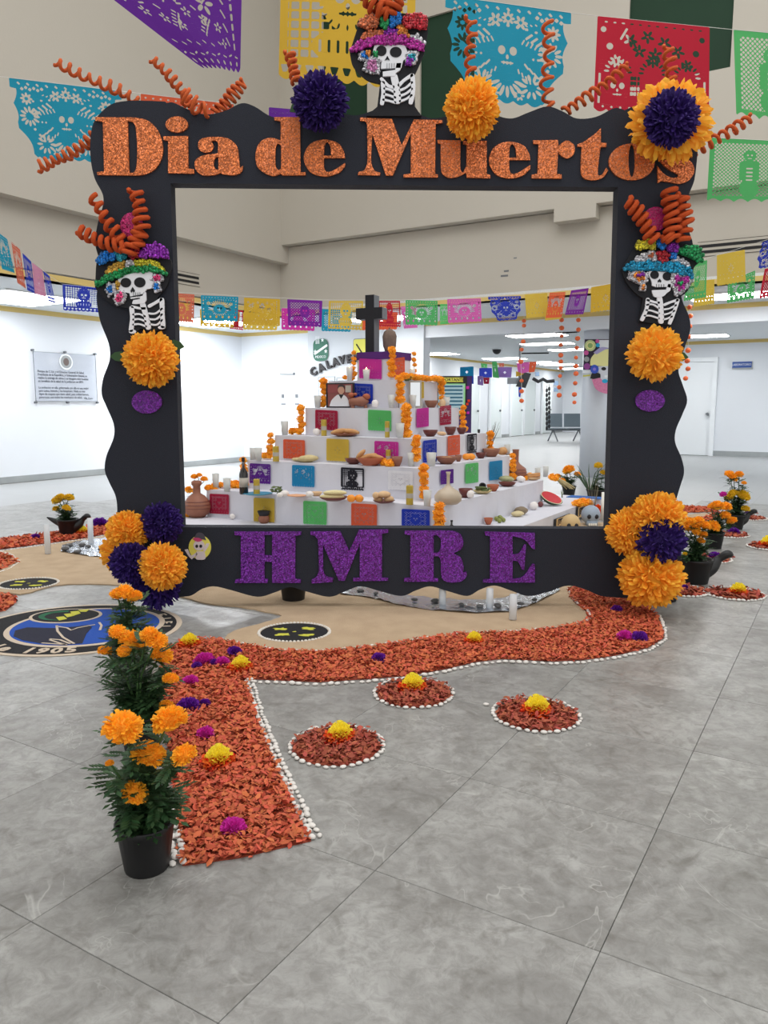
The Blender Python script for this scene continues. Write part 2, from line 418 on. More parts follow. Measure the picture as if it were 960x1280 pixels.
# ================================================================== THE BLACK PHOTO FRAME
FY, FT = 4.60, .10                        # distance and thickness of the foam boards
m_foam = mat('black foam board', (31, 35, 47), rough=.85, noise=(120, .5, (24, 27, 37)), bump=(220, .35))
m_foamb = mat('black foam sheet', (24, 25, 31), rough=.85, bump=(200, .3))
m_og = glitter('orange glitter foam', (224, 120, 62))
m_pg = glitter('purple glitter foam', (112, 32, 150))
m_mg = glitter('magenta glitter foam', (190, 36, 110))
def FP(u, v, dy=0.0):                     # pixel to a point of the board's front plane, moved dy towards the viewer
    p = DP(u, v, FY); return Vector((p.x, FY-dy, p.z))
frame = empty('photo_frame', (0, FY, 0), 'black foam photo frame with wavy edges and glitter lettering standing on the floor', 'photo frame')
def board(name, loops, dy, th, m, parent, conv=None, px=True):
    """flat sheet cut along loops (pixel outline); front face dy in front of the board, th thick"""
    mb = MB(); mb.prism(loops, lambda p: FP(p[0], p[1], dy), lambda p: FP(p[0], p[1], dy-th)); return mb.build(name, m, parent)
S_ = smooth_loop
IL, IR, IT0, IT1, IB0, IB1 = (213, 227), (773, 760), 229, 234, 659, 661
left_edge = [(207, 127), (190, 126), (160, 126, 1), (138, 131, 1), (120, 148, 1), (114, 165, 1), (113, 195, 1), (118, 222, 1), (128, 242, 1), (129, 255, 1), (122, 280, 1), (119, 304, 1),
             (124, 325, 1), (126, 345, 1), (121, 366, 1), (122, 385, 1), (126, 404, 1), (136, 430, 1), (137, 450, 1), (129, 473, 1), (127, 492, 1), (133, 508, 1), (142, 530, 1), (142, 547, 1),
             (133, 570, 1), (131, 588, 1), (137, 604, 1), (145, 622, 1), (146, 645, 1), (138, 665, 1), (135, 690, 1), (142, 712, 1), (160, 728, 1), (185, 742, 1), (208, 747, 1), (229, 746)]
board('left_post', [S_(left_edge + [(227, 659), (213, 229), (207, 229)])], 0, FT, m_foam, frame)
top_edge = [(207, 129), (216, 128, 1), (236, 137, 1), (257, 143, 1), (280, 139, 1), (302, 129, 1), (318, 133, 1), (340, 146, 1), (365, 148, 1), (400, 136, 1), (425, 141, 1), (447, 144, 1), (472, 136, 1), (497, 128, 1),
            (518, 139, 1), (540, 148, 1), (570, 142, 1), (595, 134, 1), (620, 144, 1), (640, 148, 1), (662, 140, 1), (684, 133, 1), (703, 139, 1), (721, 148, 1), (745, 146, 1), (768, 135, 1), (780, 137)]
board('top_bar', [S_(top_edge + [(780, 234), (207, 229)])], 0, FT, m_foam, frame)
right_edge = [(780, 138), (792, 133, 1), (812, 128, 1), (840, 130, 1), (862, 142, 1), (873, 165, 1), (872, 190, 1), (868, 225, 1), (860, 246, 1), (857, 266, 1), (861, 288, 1), (866, 305, 1), (863, 328, 1), (853, 350, 1), (852, 372, 1), (861, 395, 1),
              (863, 412, 1), (854, 440, 1), (848, 462, 1), (853, 480, 1), (859, 500, 1), (853, 518, 1), (845, 537, 1), (844, 553, 1), (852, 573, 1), (855, 591, 1), (849, 612, 1), (842, 640, 1), (848, 662, 1),
              (852, 690, 1), (846, 715, 1), (835, 735, 1), (815, 747, 1), (787, 748)]
board('right_post', [S_(right_edge + [(760, 661), (773, 234), (780, 234)])], 0, FT, m_foam, frame)
bot_edge = [(229, 746), (240, 744, 1), (253, 736, 1), (268, 733, 1), (290, 738, 1), (322, 746, 1), (345, 740, 1), (363, 734, 1), (385, 740, 1), (412, 746, 1), (432, 739, 1), (451, 733, 1), (475, 739, 1), (502, 745, 1),
            (520, 738, 1), (538, 733, 1), (560, 739, 1), (584, 745, 1), (600, 737, 1), (618, 732, 1), (638, 738, 1), (660, 745, 1), (685, 740, 1), (710, 732, 1), (732, 737, 1), (752, 745, 1), (787, 748)]
board('bottom_bar', [S_(bot_edge + [(760, 661), (227, 659)])], 0, FT, m_foam, frame)

# lettering: (origin x, origin y, scale) of the tracing, outlines and holes
def letter(o, loops, m, name='letter', label=None):
    ox, oy, s = o
    ls = []
    for l in loops:
        l2 = [((p[0]/s+ox), (p[1]/s+oy)) + tuple(p[2:]) for p in l]
        ls.append(S_(l2, sub=5))
    e = board(name, ls, .012, .012, m, frame)
    if label: e['label'] = label
    return e
K1, K2, K3, K4, K5, K6 = (110, 130, 4.364), (310, 130, 4.364), (510, 130, 4.364), (690, 100, 4.8), (280, 650, 4.8), (480, 650, 4.571)
def ovl(cx, cy, rx, ry, n=18): return [(p.x, p.y) for p in circ(cx, cy, rx, ry, n)]
OG = 'orange glitter letter %s'
letter(K1, [[(43, 75), (260, 78), (330, 95, 1), (385, 150, 1), (412, 235, 1), (400, 310, 1), (360, 365, 1), (300, 390, 1), (230, 393), (55, 390), (53, 375), (92, 370), (85, 100), (45, 95)],
            [(220, 97), (245, 100), (262, 125, 1), (272, 240, 1), (268, 340, 1), (255, 375, 1), (228, 378)]], m_og, label=OG % 'D')
letter(K1, [[(413, 180), (548, 178), (550, 355), (580, 360), (582, 383), (440, 380), (440, 205), (415, 200)]], m_og, label=OG % 'i, stem')
letter(K1, [ovl(487, 115, 61, 44)], m_og, name='letter_dot', label='orange glitter dot of the i')
A_ = [(603, 228, 1), (615, 197, 1), (670, 184, 1), (760, 190, 1), (812, 230, 1), (824, 290, 1), (830, 352), (848, 340), (838, 375, 1), (795, 392, 1), (740, 386), (725, 380), (690, 390, 1), (630, 392, 1), (590, 360, 1), (588, 312, 1), (630, 284, 1), (711, 273), (711, 218, 1), (696, 203, 1), (676, 206), (687, 235, 1), (672, 262, 1), (640, 268, 1), (612, 255, 1)]
letter(K1, [A_, [(714, 290), (695, 300, 1), (688, 335, 1), (698, 358, 1), (714, 362)]], m_og, label=OG % 'a')
letter(K2, [[(145, 75), (285, 75), (288, 375), (315, 375), (315, 392), (185, 392), (183, 383), (130, 395, 1), (60, 355, 1), (42, 285, 1), (65, 215, 1), (120, 188, 1), (180, 202), (180, 98), (145, 92)],
            [(152, 245, 1), (164, 220, 1), (182, 230), (182, 358), (166, 362, 1), (152, 340, 1)]], m_og, label=OG % 'd')
EE = [(530, 298), (415, 298), (415, 350), (428, 372, 1), (462, 368, 1), (530, 325), (530, 345), (490, 382, 1), (415, 398, 1), (340, 373, 1), (305, 300, 1), (337, 225, 1), (412, 198, 1), (492, 218, 1), (524, 265, 1)]
EH = [(415, 285), (418, 232, 1), (432, 211, 1), (449, 232, 1), (455, 285)]
letter(K2, [EE, EH], m_og, label=OG % 'e in de')
letter(K2, [[(612, 78), (785, 85), (838, 228), (905, 88), (1060, 92), (1060, 108), (1023, 112), (1020, 385), (1035, 388), (1035, 403), (848, 403), (848, 388), (888, 383), (888, 165), (790, 393), (752, 393), (678, 165), (672, 320, 1), (690, 365, 1), (722, 378), (720, 393), (600, 390), (602, 375), (638, 360, 1), (652, 310, 1), (650, 115), (640, 98), (612, 95)]], m_og, label=OG % 'M')
letter(K3, [[(160, 200), (285, 202), (285, 355, 1), (298, 376, 1), (318, 340), (318, 225), (300, 222), (300, 205), (428, 205), (428, 385), (447, 390), (447, 408), (320, 405), (315, 378), (270, 400, 1), (220, 405, 1), (185, 380, 1), (178, 330, 1), (178, 222), (162, 218)]], m_og, label=OG % 'u')
letter(K3, [[(p[0]+135, p[1]+11) + tuple(p[2:]) for p in EE], [(p[0]+135, p[1]+11) + tuple(p[2:]) for p in EH]], m_og, label=OG % 'e in Muertos')
letter(K3, [[(680, 202), (815, 200), (818, 232), (862, 203, 1), (903, 228, 1), (902, 275, 1), (866, 300, 1), (830, 282, 1), (816, 262), (810, 385), (835, 387), (837, 410), (672, 408), (672, 390), (705, 383), (710, 222), (682, 220)]], m_og, label=OG % 'r')
letter(K4, [[(290, 293), (290, 380), (323, 382), (323, 405), (288, 407), (272, 535, 1), (275, 575, 1), (298, 570, 1), (322, 530), (334, 545), (300, 590, 1), (240, 605, 1), (185, 590, 1), (170, 540, 1), (175, 405), (150, 403), (150, 390), (185, 376, 1), (250, 330, 1)]], m_og, label=OG % 't')
letter(K4, [ovl(475, 495, 138, 110, 32), ovl(475, 487, 20, 98, 20)], m_og, label=OG % 'o')
letter(K4, [[(832, 395), (835, 470), (800, 430, 1), (750, 412, 1), (722, 425, 1), (760, 455, 1), (825, 490, 1), (850, 545, 1), (820, 602, 1), (760, 626, 1), (700, 616, 1), (650, 610), (632, 622), (628, 518), (665, 565, 1), (715, 590, 1), (752, 584, 1), (745, 566, 1), (690, 535, 1), (637, 480, 1), (648, 430, 1), (700, 404, 1), (765, 402, 1), (812, 415)]], m_og, label=OG % 's')
PG = 'purple glitter letter %s'
letter(K5, [[(65, 68), (465, 68), (463, 88), (430, 92), (428, 350), (462, 355), (462, 375), (290, 375), (290, 248), (245, 248), (245, 350), (265, 352), (263, 375), (68, 375), (70, 355), (103, 350), (103, 92), (66, 88)],
            [(245, 88), (290, 88), (290, 210), (245, 210)]], m_pg, label=PG % 'H')
letter(K5, [[(520, 68), (698, 66), (752, 185), (810, 58), (985, 55), (985, 75), (948, 80), (948, 345), (985, 345), (985, 362), (775, 365), (775, 345), (815, 345), (815, 140), (725, 362), (690, 362), (595, 145), (597, 300, 1), (615, 335, 1), (655, 345), (652, 370), (525, 378), (528, 355), (556, 338, 1), (570, 290, 1), (565, 115), (545, 92), (520, 88)]], m_pg, label=PG % 'M')
letter(K6, [[(118, 60), (370, 60, 1), (430, 75, 1), (452, 120, 1), (440, 165, 1), (398, 188, 1), (436, 212, 1), (452, 255, 1), (452, 300), (470, 292), (470, 320, 1), (440, 348, 1), (380, 355, 1), (335, 338, 1), (325, 290, 1), (325, 240, 1), (313, 208, 1), (283, 206), (283, 330), (308, 332), (308, 350), (115, 350), (115, 330), (150, 328), (150, 85), (118, 80)],
            [(283, 85), (305, 87, 1), (324, 112, 1), (322, 160, 1), (308, 184, 1), (283, 187)]], m_pg, label=PG % 'R')
letter(K6, [[(575, 65), (860, 72), (860, 165), (845, 162), (800, 110, 1), (733, 90), (733, 195), (770, 188, 1), (800, 138), (810, 138), (800, 283), (785, 280), (765, 238, 1), (733, 228), (733, 335), (792, 322, 1), (845, 250), (860, 250), (860, 355), (565, 355), (565, 338), (605, 335), (605, 92), (577, 85)]], m_pg, label=PG % 'E')
for u, v, rx, ry in ((184, 502.5, 19, 14.5), (812, 501, 18.5, 13.5)): board('glitter_oval', [ovl(u, v, rx, ry, 28)], .010, .010, m_pg, frame)['label'] = 'purple glitter oval on the %s post' % ('left' if u < 400 else 'right')
for u, v, rx, ry in ((165, 282, 14, 16), (819, 274, 15.5, 15)): board('glitter_oval', [ovl(u, v, rx, ry, 28)], .010, .010, m_mg, frame)['label'] = 'magenta glitter oval above the %s skeleton' % ('left' if u < 400 else 'right')

# ---------------------------------------------------------------- round sticker with a small skeleton doll
m_sty = mat('yellow sticker', (222, 214, 92), rough=.5); m_stw = mat('sticker off white', (214, 202, 204), rough=.6); m_stp = mat('sticker pink', (190, 60, 110), rough=.6)
stk = empty('round_sticker', FP(250, 684), 'small round yellow sticker with a waving skeleton doll, left of the H', 'sticker')
board('sticker_disc', [ovl(250, 684, 14, 15, 28)], .004, .004, m_sty, stk)
board('skull', [ovl(249, 681.5, 7, 6.5, 16)], .006, .002, m_stw, stk)
for u in (246.3, 251.3): board('eye', [ovl(u, 682.5, 1.9, 2.1, 10)], .007, .001, m_ink, stk)
board('body', [S_([(246, 689), (256, 689), (257, 698, 1), (251, 699.5, 1), (245, 698, 1)])], .006, .002, m_stw, stk)
board('arm', [S_([(246, 690), (247, 693), (240, 699), (236, 695, 1), (231, 687), (235, 686), (239, 694, 1)])], .006, .002, m_stw, stk)
board('arm', [S_([(256, 690), (260, 684, 1), (262, 679), (258, 679), (254, 687)])], .006, .002, m_stw, stk)
board('hair_bow', [S_([(241, 673, 1), (248, 672, 1), (253, 675, 1), (247, 677, 1)])], .007, .002, m_stp, stk)
board('hat', [S_([(243, 672), (247, 666, 1), (254, 667, 1), (258, 675)])], .006, .002, mat('sticker grey', (70, 66, 78)), stk)

# ---------------------------------------------------------------- pipe cleaner spirals
m_pipe = mat('orange chenille', (226, 94, 34), rough=.95, noise=(260, .5, (196, 66, 20)), bump=(500, .8))
m_pipe2 = mat('bright orange chenille', (230, 108, 50), rough=.95, noise=(260, .4, (200, 76, 30)), bump=(500, .8))
def coil_pts(pts, turns, r0, r1, n=14, flat=1.0):
    """spiral wound along a path of 3D points"""
    P = [Vector(p) for p in pts]; seg = [0]
    for i in range(1, len(P)): seg.append(seg[-1]+(P[i]-P[i-1]).length)
    T = seg[-1]; out = []; N_ = int(turns*n)
    for k in range(N_+1):
        d = T*k/N_; i = 1
        while i < len(P)-1 and seg[i] < d: i += 1
        f = (d-seg[i-1])/(seg[i]-seg[i-1]); c = P[i-1].lerp(P[i], f); t = (P[i]-P[i-1]).normalized()
        a = t.cross(Vector((0, 1, 0))).normalized(); b = t.cross(a)
        r = (r0+(r1-r0)*k/N_)*(1+.16*math.sin(k*.11+r0*900)+.1*math.sin(k*.043)); an = 2*PI*k/n+.5*math.sin(k*.05+r0*500)
        out.append(c + a*math.cos(an)*r + b*math.sin(an)*r*flat)
    return out
def spiral(pxs, turns, rp, label=None, parent=None, dy0=.02, dy1=.05, th=2.2, m=None, name='pipe_cleaner', group=None, flat=1.0, behind=False, r1=None):
    """pxs: pixel path; rp: coil radius in pixels; th: thickness in pixels"""
    q = 4.70/FPX; n = len(pxs)
    if behind: dy0, dy1 = -.05, -.05
    pts = [FP(p[0], p[1], dy0+(dy1-dy0)*i/(n-1)) for i, p in enumerate(pxs)]
    mb = MB(); mb.tube(coil_pts(pts, turns, rp*q, (r1 or rp)*q, flat=flat), th*q, 6)
    o = mb.build(name, m or m_pipe2, parent, org=pts[0] if not parent else None, smooth=True)
    if not parent: tag(o, label, 'pipe cleaner', group)
    return o
GSP = 'orange spiral pipe cleaners on the frame'
spiral([(172, 126), (150, 110), (100, 90), (64, 72)], 9, 5, 'long orange spiral stretching up left from the top left corner of the frame', group=GSP, behind=True)
spiral([(242, 132), (225, 110), (205, 85), (186, 68)], 8, 4.5, 'orange spiral rising left of the dip in the frame top above the i', group=GSP, behind=True)
spiral([(262, 141), (250, 138), (238, 128), (233, 122)], 2.5, 7, 'orange loop of spiral lying in the dip above the a', group=GSP)
spiral([(268, 138), (282, 122), (294, 108), (303, 98)], 7, 6, 'short tight orange spiral rising right of the dip above the a', group=GSP, behind=True)
spiral([(372, 108), (368, 90), (362, 66)], 5, 4.5, 'orange spiral sticking up behind the purple pompon above the d', group=GSP, dy0=.05, dy1=.02)
spiral([(588, 98), (586, 70), (590, 45), (587, 22)], 5, 4.5, 'orange spiral rising from the orange pompon above the M', group=GSP, dy0=.04, dy1=.02)
spiral([(690, 132), (685, 105), (689, 60), (687, 22)], 6.5, 5.5, 'upright orange spiral above the hump between r and t', group=GSP, behind=True)
spiral([(708, 136), (730, 122), (762, 100), (790, 76)], 9, 5, 'orange spiral rising to the right above the t', group=GSP, behind=True)
spiral([(836, 118), (836, 90), (833, 58)], 5, 5, 'orange spiral rising from the purple and orange pompon at the top right corner', group=GSP, dy0=.05, dy1=.02)
spiral([(868, 188), (885, 178), (915, 162), (946, 142)], 8, 5.5, 'orange spiral reaching right from the top right corner of the frame', group=GSP, behind=True)
spiral([(122, 160), (105, 175), (80, 190), (42, 206)], 11, 5.5, 'orange spiral reaching down left beside the D', group=GSP, behind=True)

# ---------------------------------------------------------------- skeleton ladies
m_bone = mat('white foam bone', (232, 234, 240), rough=.7, bump=(300, .2))
GL = {'violet': (140, 40, 170), 'magenta': (176, 40, 150), 'blue': (24, 120, 205), 'teal': (40, 160, 180), 'aqua': (20, 140, 180), 'green': (24, 140, 78), 'gold': (204, 160, 60), 'yellow': (206, 196, 50),
      'red': (176, 34, 48), 'copper': (200, 110, 70), 'silver': (205, 205, 212), 'pink': (214, 60, 120), 'lilac': (190, 120, 170), 'orange': (226, 140, 60)}
def gm(c): return glitter('%s glitter' % c, GL[c], dark=.5, light=2.0, scale=150)
def tuft(mb, pts, r, dy, seed):
    """bead-like glitter lumps filling a pixel blob"""
    rnd = random.Random(seed); q = 4.70/FPX
    for (u, v) in pts: mb.ell(FP(u, v, dy), (r*q*rnd.uniform(.8, 1.15), .012, r*q*rnd.uniform(.8, 1.15)), 8, 6)
def fill(poly, step, seed):
    rnd = random.Random(seed); xs = [p[0] for p in poly]; ys = [p[1] for p in poly]; out = []
    def inside(x, y):
        c = False; j = len(poly)-1
        for i in range(len(poly)):
            xi, yi = poly[i][:2]; xj, yj = poly[j][:2]
            if (yi > y) != (yj > y) and x < (xj-xi)*(y-yi)/(yj-yi)+xi: c = not c
            j = i
        return c
    y = min(ys)
    while y <= max(ys):
        x = min(xs)
        while x <= max(xs):
            a, b = x+rnd.uniform(-.3, .3)*step, y+rnd.uniform(-.3, .3)*step
            if inside(a, b): out.append((a, b))
            x += step
        y += step
    return out
def glit(name, c, poly, parent, dy=.04, r=2.6, step=3.4, seed=1, label=None):
    mb = MB(); mb.prism([[Vector(p[:2]) for p in poly]], lambda p: FP(p[0], p[1], dy-.004), lambda p: FP(p[0], p[1], dy-.012))
    tuft(mb, fill(poly, step, seed), r, dy, seed)
    o = mb.build(name, gm(c), parent, smooth=False); o['label'] = label or '%s glitter' % c; return o
def catrina(o, s, label, parts, backing, rot=0):
    """o, s: origin and scale of the tracing. Skull and ribs share one shape; hats differ"""
    def T(l): return [((p[0]/s+o[0]), (p[1]/s+o[1])) + tuple(p[2:]) for p in l]
    b = T(backing); cx = sum(p[0] for p in b)/len(b); cy = max(p[1] for p in b)
    t = empty('skeleton_figure', FP(cx, cy), label, 'figure', 'foam skeleton ladies with glitter hats')
    board('backing', [S_(b)], .022, .020, m_foamb, t)
    for nm, c, poly, kw in parts:
        if nm == 'earring' and kw.get('dy') == .036:
            pl = T(poly); mx = sum(p[0] for p in pl)/len(pl); my = sum(p[1] for p in pl)/len(pl)
            glit('earring_rim', 'silver', [(mx+(p[0]-mx)*1.75, my+(p[1]-my)*1.6) for p in pl], t, dy=.030, r=1.8, step=2.4, seed=kw['seed']+100)
        glit(nm, c, T(poly), t, **kw)
    return t, T
def bones(T, t, face, eyes, nose, jaw, ribs):
    board('skull', [S_(T(face))], .034, .012, m_bone, t)
    for e in eyes: board('eye_socket', [S_(T(e))], .037, .003, m_foamb, t)
    board('nose', [S_(T(nose))], .037, .003, m_foamb, t)
    board('jaw', [S_(T(jaw))], .034, .012, m_bone, t)
    jl = T(jaw); ju = min(p[0] for p in jl); jv = min(p[1] for p in jl); jw = max(p[0] for p in jl)-ju; jh = max(p[1] for p in jl)-jv
    for k in range(4): board('tooth_gap', [[(ju+jw*(.22+.13*k), jv+jh*.02), (ju+jw*(.22+.13*k)+.35, jv+jh*.02), (ju+jw*(.22+.13*k)+.35, jv+jh*.42), (ju+jw*(.22+.13*k), jv+jh*.42)]], .037, .003, m_foamb, t)
    for r in ribs: board('rib', [S_(T(r))], .032, .010, m_bone, t)
def ov(cx, cy, rx, ry): return [(cx+rx*math.cos(2*PI*i/12), cy+ry*math.sin(2*PI*i/12), 1) for i in range(12)]
def bar(pts, w):                         # a bent strip of width w
    P = [Vector(p) for p in pts]; L = []; R = []
    for i, p in enumerate(P):
        t = (P[min(i+1, len(P)-1)]-P[max(i-1, 0)]).normalized(); nrm = Vector((-t.y, t.x))*w/2
        L.append((p.x+nrm.x, p.y+nrm.y, 1)); R.append((p.x-nrm.x, p.y-nrm.y, 1))
    return L+R[::-1]
# left one: traced at 6.4x from (90, 230)
o, s = (90, 230), 6.4
t, T = catrina(o, s, 'skeleton lady with green brimmed glitter hat on the left post', [
    ('hat_brim', 'green', [(200, 820), (215, 790), (300, 735), (420, 690), (560, 665), (640, 660), (720, 685), (785, 725), (760, 735), (690, 715), (620, 705), (500, 722), (400, 745), (300, 785), (225, 835)], dict(seed=1)),
    ('hat_crown', 'gold', [(270, 745), (300, 690), (350, 650), (430, 628), (440, 690), (350, 715)], dict(seed=2, dy=.036)),
    ('hat_crown', 'silver', [(435, 630), (480, 610), (515, 625), (520, 672), (440, 690)], dict(seed=3, dy=.036)),
    ('hat_crown', 'yellow', [(515, 625), (560, 615), (640, 610), (700, 640), (750, 680), (760, 710), (650, 668), (520, 675)], dict(seed=4, dy=.036)),
    ('hat_puff', 'blue', [(222, 645), (225, 600), (270, 555), (330, 545), (370, 570), (372, 605), (300, 630), (240, 660)], dict(seed=5, dy=.045)),
    ('hat_puff', 'teal', [(375, 600), (370, 545), (400, 515), (445, 520), (465, 560), (455, 610), (400, 625)], dict(seed=6, dy=.05)),
    ('hat_puff', 'red', [(470, 590), (465, 535), (500, 500), (550, 510), (575, 560), (550, 600), (500, 612)], dict(seed=7, dy=.05)),
    ('hat_puff', 'violet', [(560, 595), (580, 530), (630, 500), (690, 485), (750, 510), (785, 560), (795, 615), (740, 605), (680, 600), (630, 590), (580, 610)], dict(seed=8, dy=.05)),
    ('earring', 'blue', [(300, 850), (315, 815), (345, 825), (345, 870), (315, 885)], dict(seed=9, dy=.036, step=2.6, r=2)),
    ('earring', 'pink', [(370, 930), (375, 885), (410, 875), (430, 905), (415, 945), (385, 955)], dict(seed=10, dy=.036, step=2.6, r=2)),
    ('earring', 'pink', [(665, 770), (670, 740), (710, 740), (725, 765), (690, 790)], dict(seed=11, dy=.036, step=2.6, r=2)),
    ('earring', 'blue', [(665, 820), (680, 795), (705, 810), (710, 845), (685, 860)], dict(seed=12, dy=.036, step=2.6, r=2)),
    ('glitter_dot', 'gold', [(360, 850), (375, 790), (395, 800), (395, 855)], dict(seed=13, dy=.036, step=2.6, r=2))],
    [(195, 830), (215, 600, 1), (300, 545, 1), (400, 520, 1), (520, 495, 1), (690, 480, 1), (800, 620, 1), (790, 730, 1), (760, 830, 1), (690, 920, 1), (750, 920), (760, 1160), (660, 1180), (560, 1160), (490, 1205), (465, 1000), (340, 970, 1), (230, 880, 1)])
bones(T, t, [(380, 830), (385, 770), (450, 730, 1), (560, 700, 1), (640, 690), (665, 740, 1), (660, 830, 1), (610, 850), (590, 880), (560, 890), (480, 905), (475, 880), (410, 865, 1)],
      [ov(447, 797, 42, 38), ov(558, 795, 45, 40)], [(500, 830), (520, 860), (512, 875), (500, 865), (490, 878), (484, 862)],
      [(480, 915), (580, 900), (585, 875), (605, 872), (607, 935, 1), (590, 960), (500, 965, 1), (505, 935), (560, 925), (555, 915), (485, 925)],
      [bar([(575, 960), (605, 1060), (625, 1160)], 38), bar([(490, 990), (495, 1080), (485, 1180)], 32), bar([(730, 925), (735, 1050), (740, 1150)], 32), bar([(490, 985), (560, 1000), (600, 1000)], 18), bar([(730, 925), (680, 955), (625, 985)], 22),
       bar([(500, 1050), (550, 1045), (600, 1065)], 14), bar([(500, 1090), (550, 1085), (605, 1105)], 14), bar([(500, 1130), (550, 1125), (610, 1145)], 14),
       bar([(735, 1000), (680, 1040), (625, 1040)], 14), bar([(735, 1045), (685, 1085), (630, 1085)], 14), bar([(735, 1090), (690, 1130), (635, 1125)], 14), ov(497, 1185, 28, 16), ov(728, 1152, 28, 14)])
for k, (px, tn, r) in enumerate((([(160, 316), (154, 300), (140, 282), (122, 250)], 6.5, 5.2), ([(160, 310), (140, 308), (120, 300), (103, 290)], 7, 5.5), ([(176, 312), (182, 290), (180, 265), (173, 240)], 7, 6.5), ([(165, 320), (172, 305), (180, 290)], 4, 6))):
    spiral(px, tn, r, parent=t, m=m_pipe, th=2.9, dy0=.065, dy1=.065, name='hat_plume')
# right one: traced at 7.11x from (760, 240)
o, s = (760, 240), 7.11
t, T = catrina(o, s, 'skeleton lady with blue brimmed glitter hat on the right post', [
    ('hat_brim', 'aqua', [(112, 685), (180, 640), (280, 625), (420, 620), (540, 625), (640, 650), (720, 700), (735, 760), (715, 780), (650, 745), (560, 725), (480, 715), (360, 708), (240, 710), (150, 705)], dict(seed=21)),
    ('hat_crown', 'silver', [(205, 625), (260, 575), (350, 540), (420, 540), (420, 615), (300, 622)], dict(seed=22, dy=.036)),
    ('hat_crown', 'silver', [(560, 570), (620, 600), (690, 640), (710, 690), (640, 648), (540, 622)], dict(seed=23, dy=.036)),
    ('glitter_flower', 'red', [(415, 600), (415, 545), (470, 530), (515, 560), (515, 625), (450, 640)], dict(seed=24, dy=.046)),
    ('glitter_flower', 'copper', [(330, 600), (340, 570), (375, 565), (380, 600)], dict(seed=25, dy=.044, step=2.6, r=2)),
    ('hat_puff', 'yellow', [(215, 500), (230, 460), (300, 440), (370, 440), (405, 470), (400, 530), (330, 515), (240, 522)], dict(seed=26, dy=.05)),
    ('hat_puff', 'blue', [(410, 450), (435, 422), (460, 440), (485, 500), (470, 530), (420, 505)], dict(seed=27, dy=.05)),
    ('hat_puff', 'violet', [(490, 500), (540, 462), (590, 460), (605, 500), (575, 545), (500, 540)], dict(seed=28, dy=.05)),
    ('hat_puff', 'green', [(590, 560), (600, 515), (660, 495), (740, 480), (790, 520), (815, 590), (800, 640), (740, 620), (680, 590), (630, 570)], dict(seed=29, dy=.05)),
    ('hat_crown', 'blue', [(520, 600), (525, 545), (580, 540), (590, 590), (560, 610)], dict(seed=30, dy=.044)),
    ('earring', 'orange', [(200, 770), (205, 725), (250, 720), (300, 740), (300, 790), (250, 800)], dict(seed=31, dy=.036, step=2.8, r=2)),
    ('earring', 'violet', [(240, 755), (260, 735), (300, 735), (300, 760)], dict(seed=32, dy=.044, step=2.4, r=1.8)),
    ('earring', 'orange', [(275, 870), (290, 825), (310, 830), (310, 875)], dict(seed=33, dy=.036, step=2.6, r=2)),
    ('earring', 'magenta', [(570, 790), (590, 755), (690, 765), (690, 800), (640, 870), (600, 890), (585, 840)], dict(seed=34, dy=.036, step=2.8, r=2.2)),
    ('earring', 'green', [(600, 820), (625, 800), (650, 820), (625, 840)], dict(seed=35, dy=.046, step=2.4, r=1.8))],
    [(110, 690), (210, 530, 1), (300, 440, 1), (450, 425, 1), (600, 460, 1), (760, 480, 1), (820, 600, 1), (750, 680, 1), (740, 790, 1), (690, 890, 1), (620, 945, 1), (615, 960), (545, 1190), (430, 1175), (265, 1155), (300, 950), (230, 900, 1), (150, 800, 1)])
bones(T, t, [(340, 740), (350, 712), (560, 722), (570, 770, 1), (560, 810, 1), (540, 860), (500, 850), (410, 852), (375, 840), (370, 800, 1)],
      [ov(395, 745, 38, 36), ov(507, 758, 40, 38)], [(440, 780), (455, 800), (450, 812), (438, 806), (425, 812), (422, 798)],
      [(375, 880), (500, 875), (515, 825), (540, 825), (535, 880, 1), (505, 905), (470, 935, 1), (400, 940, 1), (378, 905, 1)],
      [bar([(440, 940), (455, 1050), (455, 1165)], 42), bar([(340, 955), (325, 1050), (285, 1145)], 30), bar([(605, 960), (575, 1060), (530, 1175)], 28), bar([(330, 965), (400, 985), (440, 990)], 18), bar([(605, 965), (540, 985), (480, 1010)], 20),
       bar([(325, 1010), (380, 1005), (440, 1040)], 14), bar([(320, 1055), (370, 1060), (440, 1085)], 14), bar([(305, 1105), (360, 1105), (440, 1130)], 14), bar([(590, 1010), (530, 1040), (475, 1050)], 14), bar([(575, 1060), (520, 1085), (475, 1095)], 14), bar([(555, 1110), (510, 1130), (475, 1138)], 14)])
for px, tn, r in (([(812, 304), (805, 290), (795, 272), (780, 254)], 6.5, 6), ([(835, 303), (836, 280), (832, 258), (832, 240)], 6.5, 7), ([(848, 305), (852, 285), (848, 265), (848, 246)], 6, 6.5), ([(832, 303), (828, 296)], 2, 6)):
    spiral(px, tn, r, parent=t, m=m_pipe, th=3.1, dy0=.065, dy1=.065, name='hat_plume')
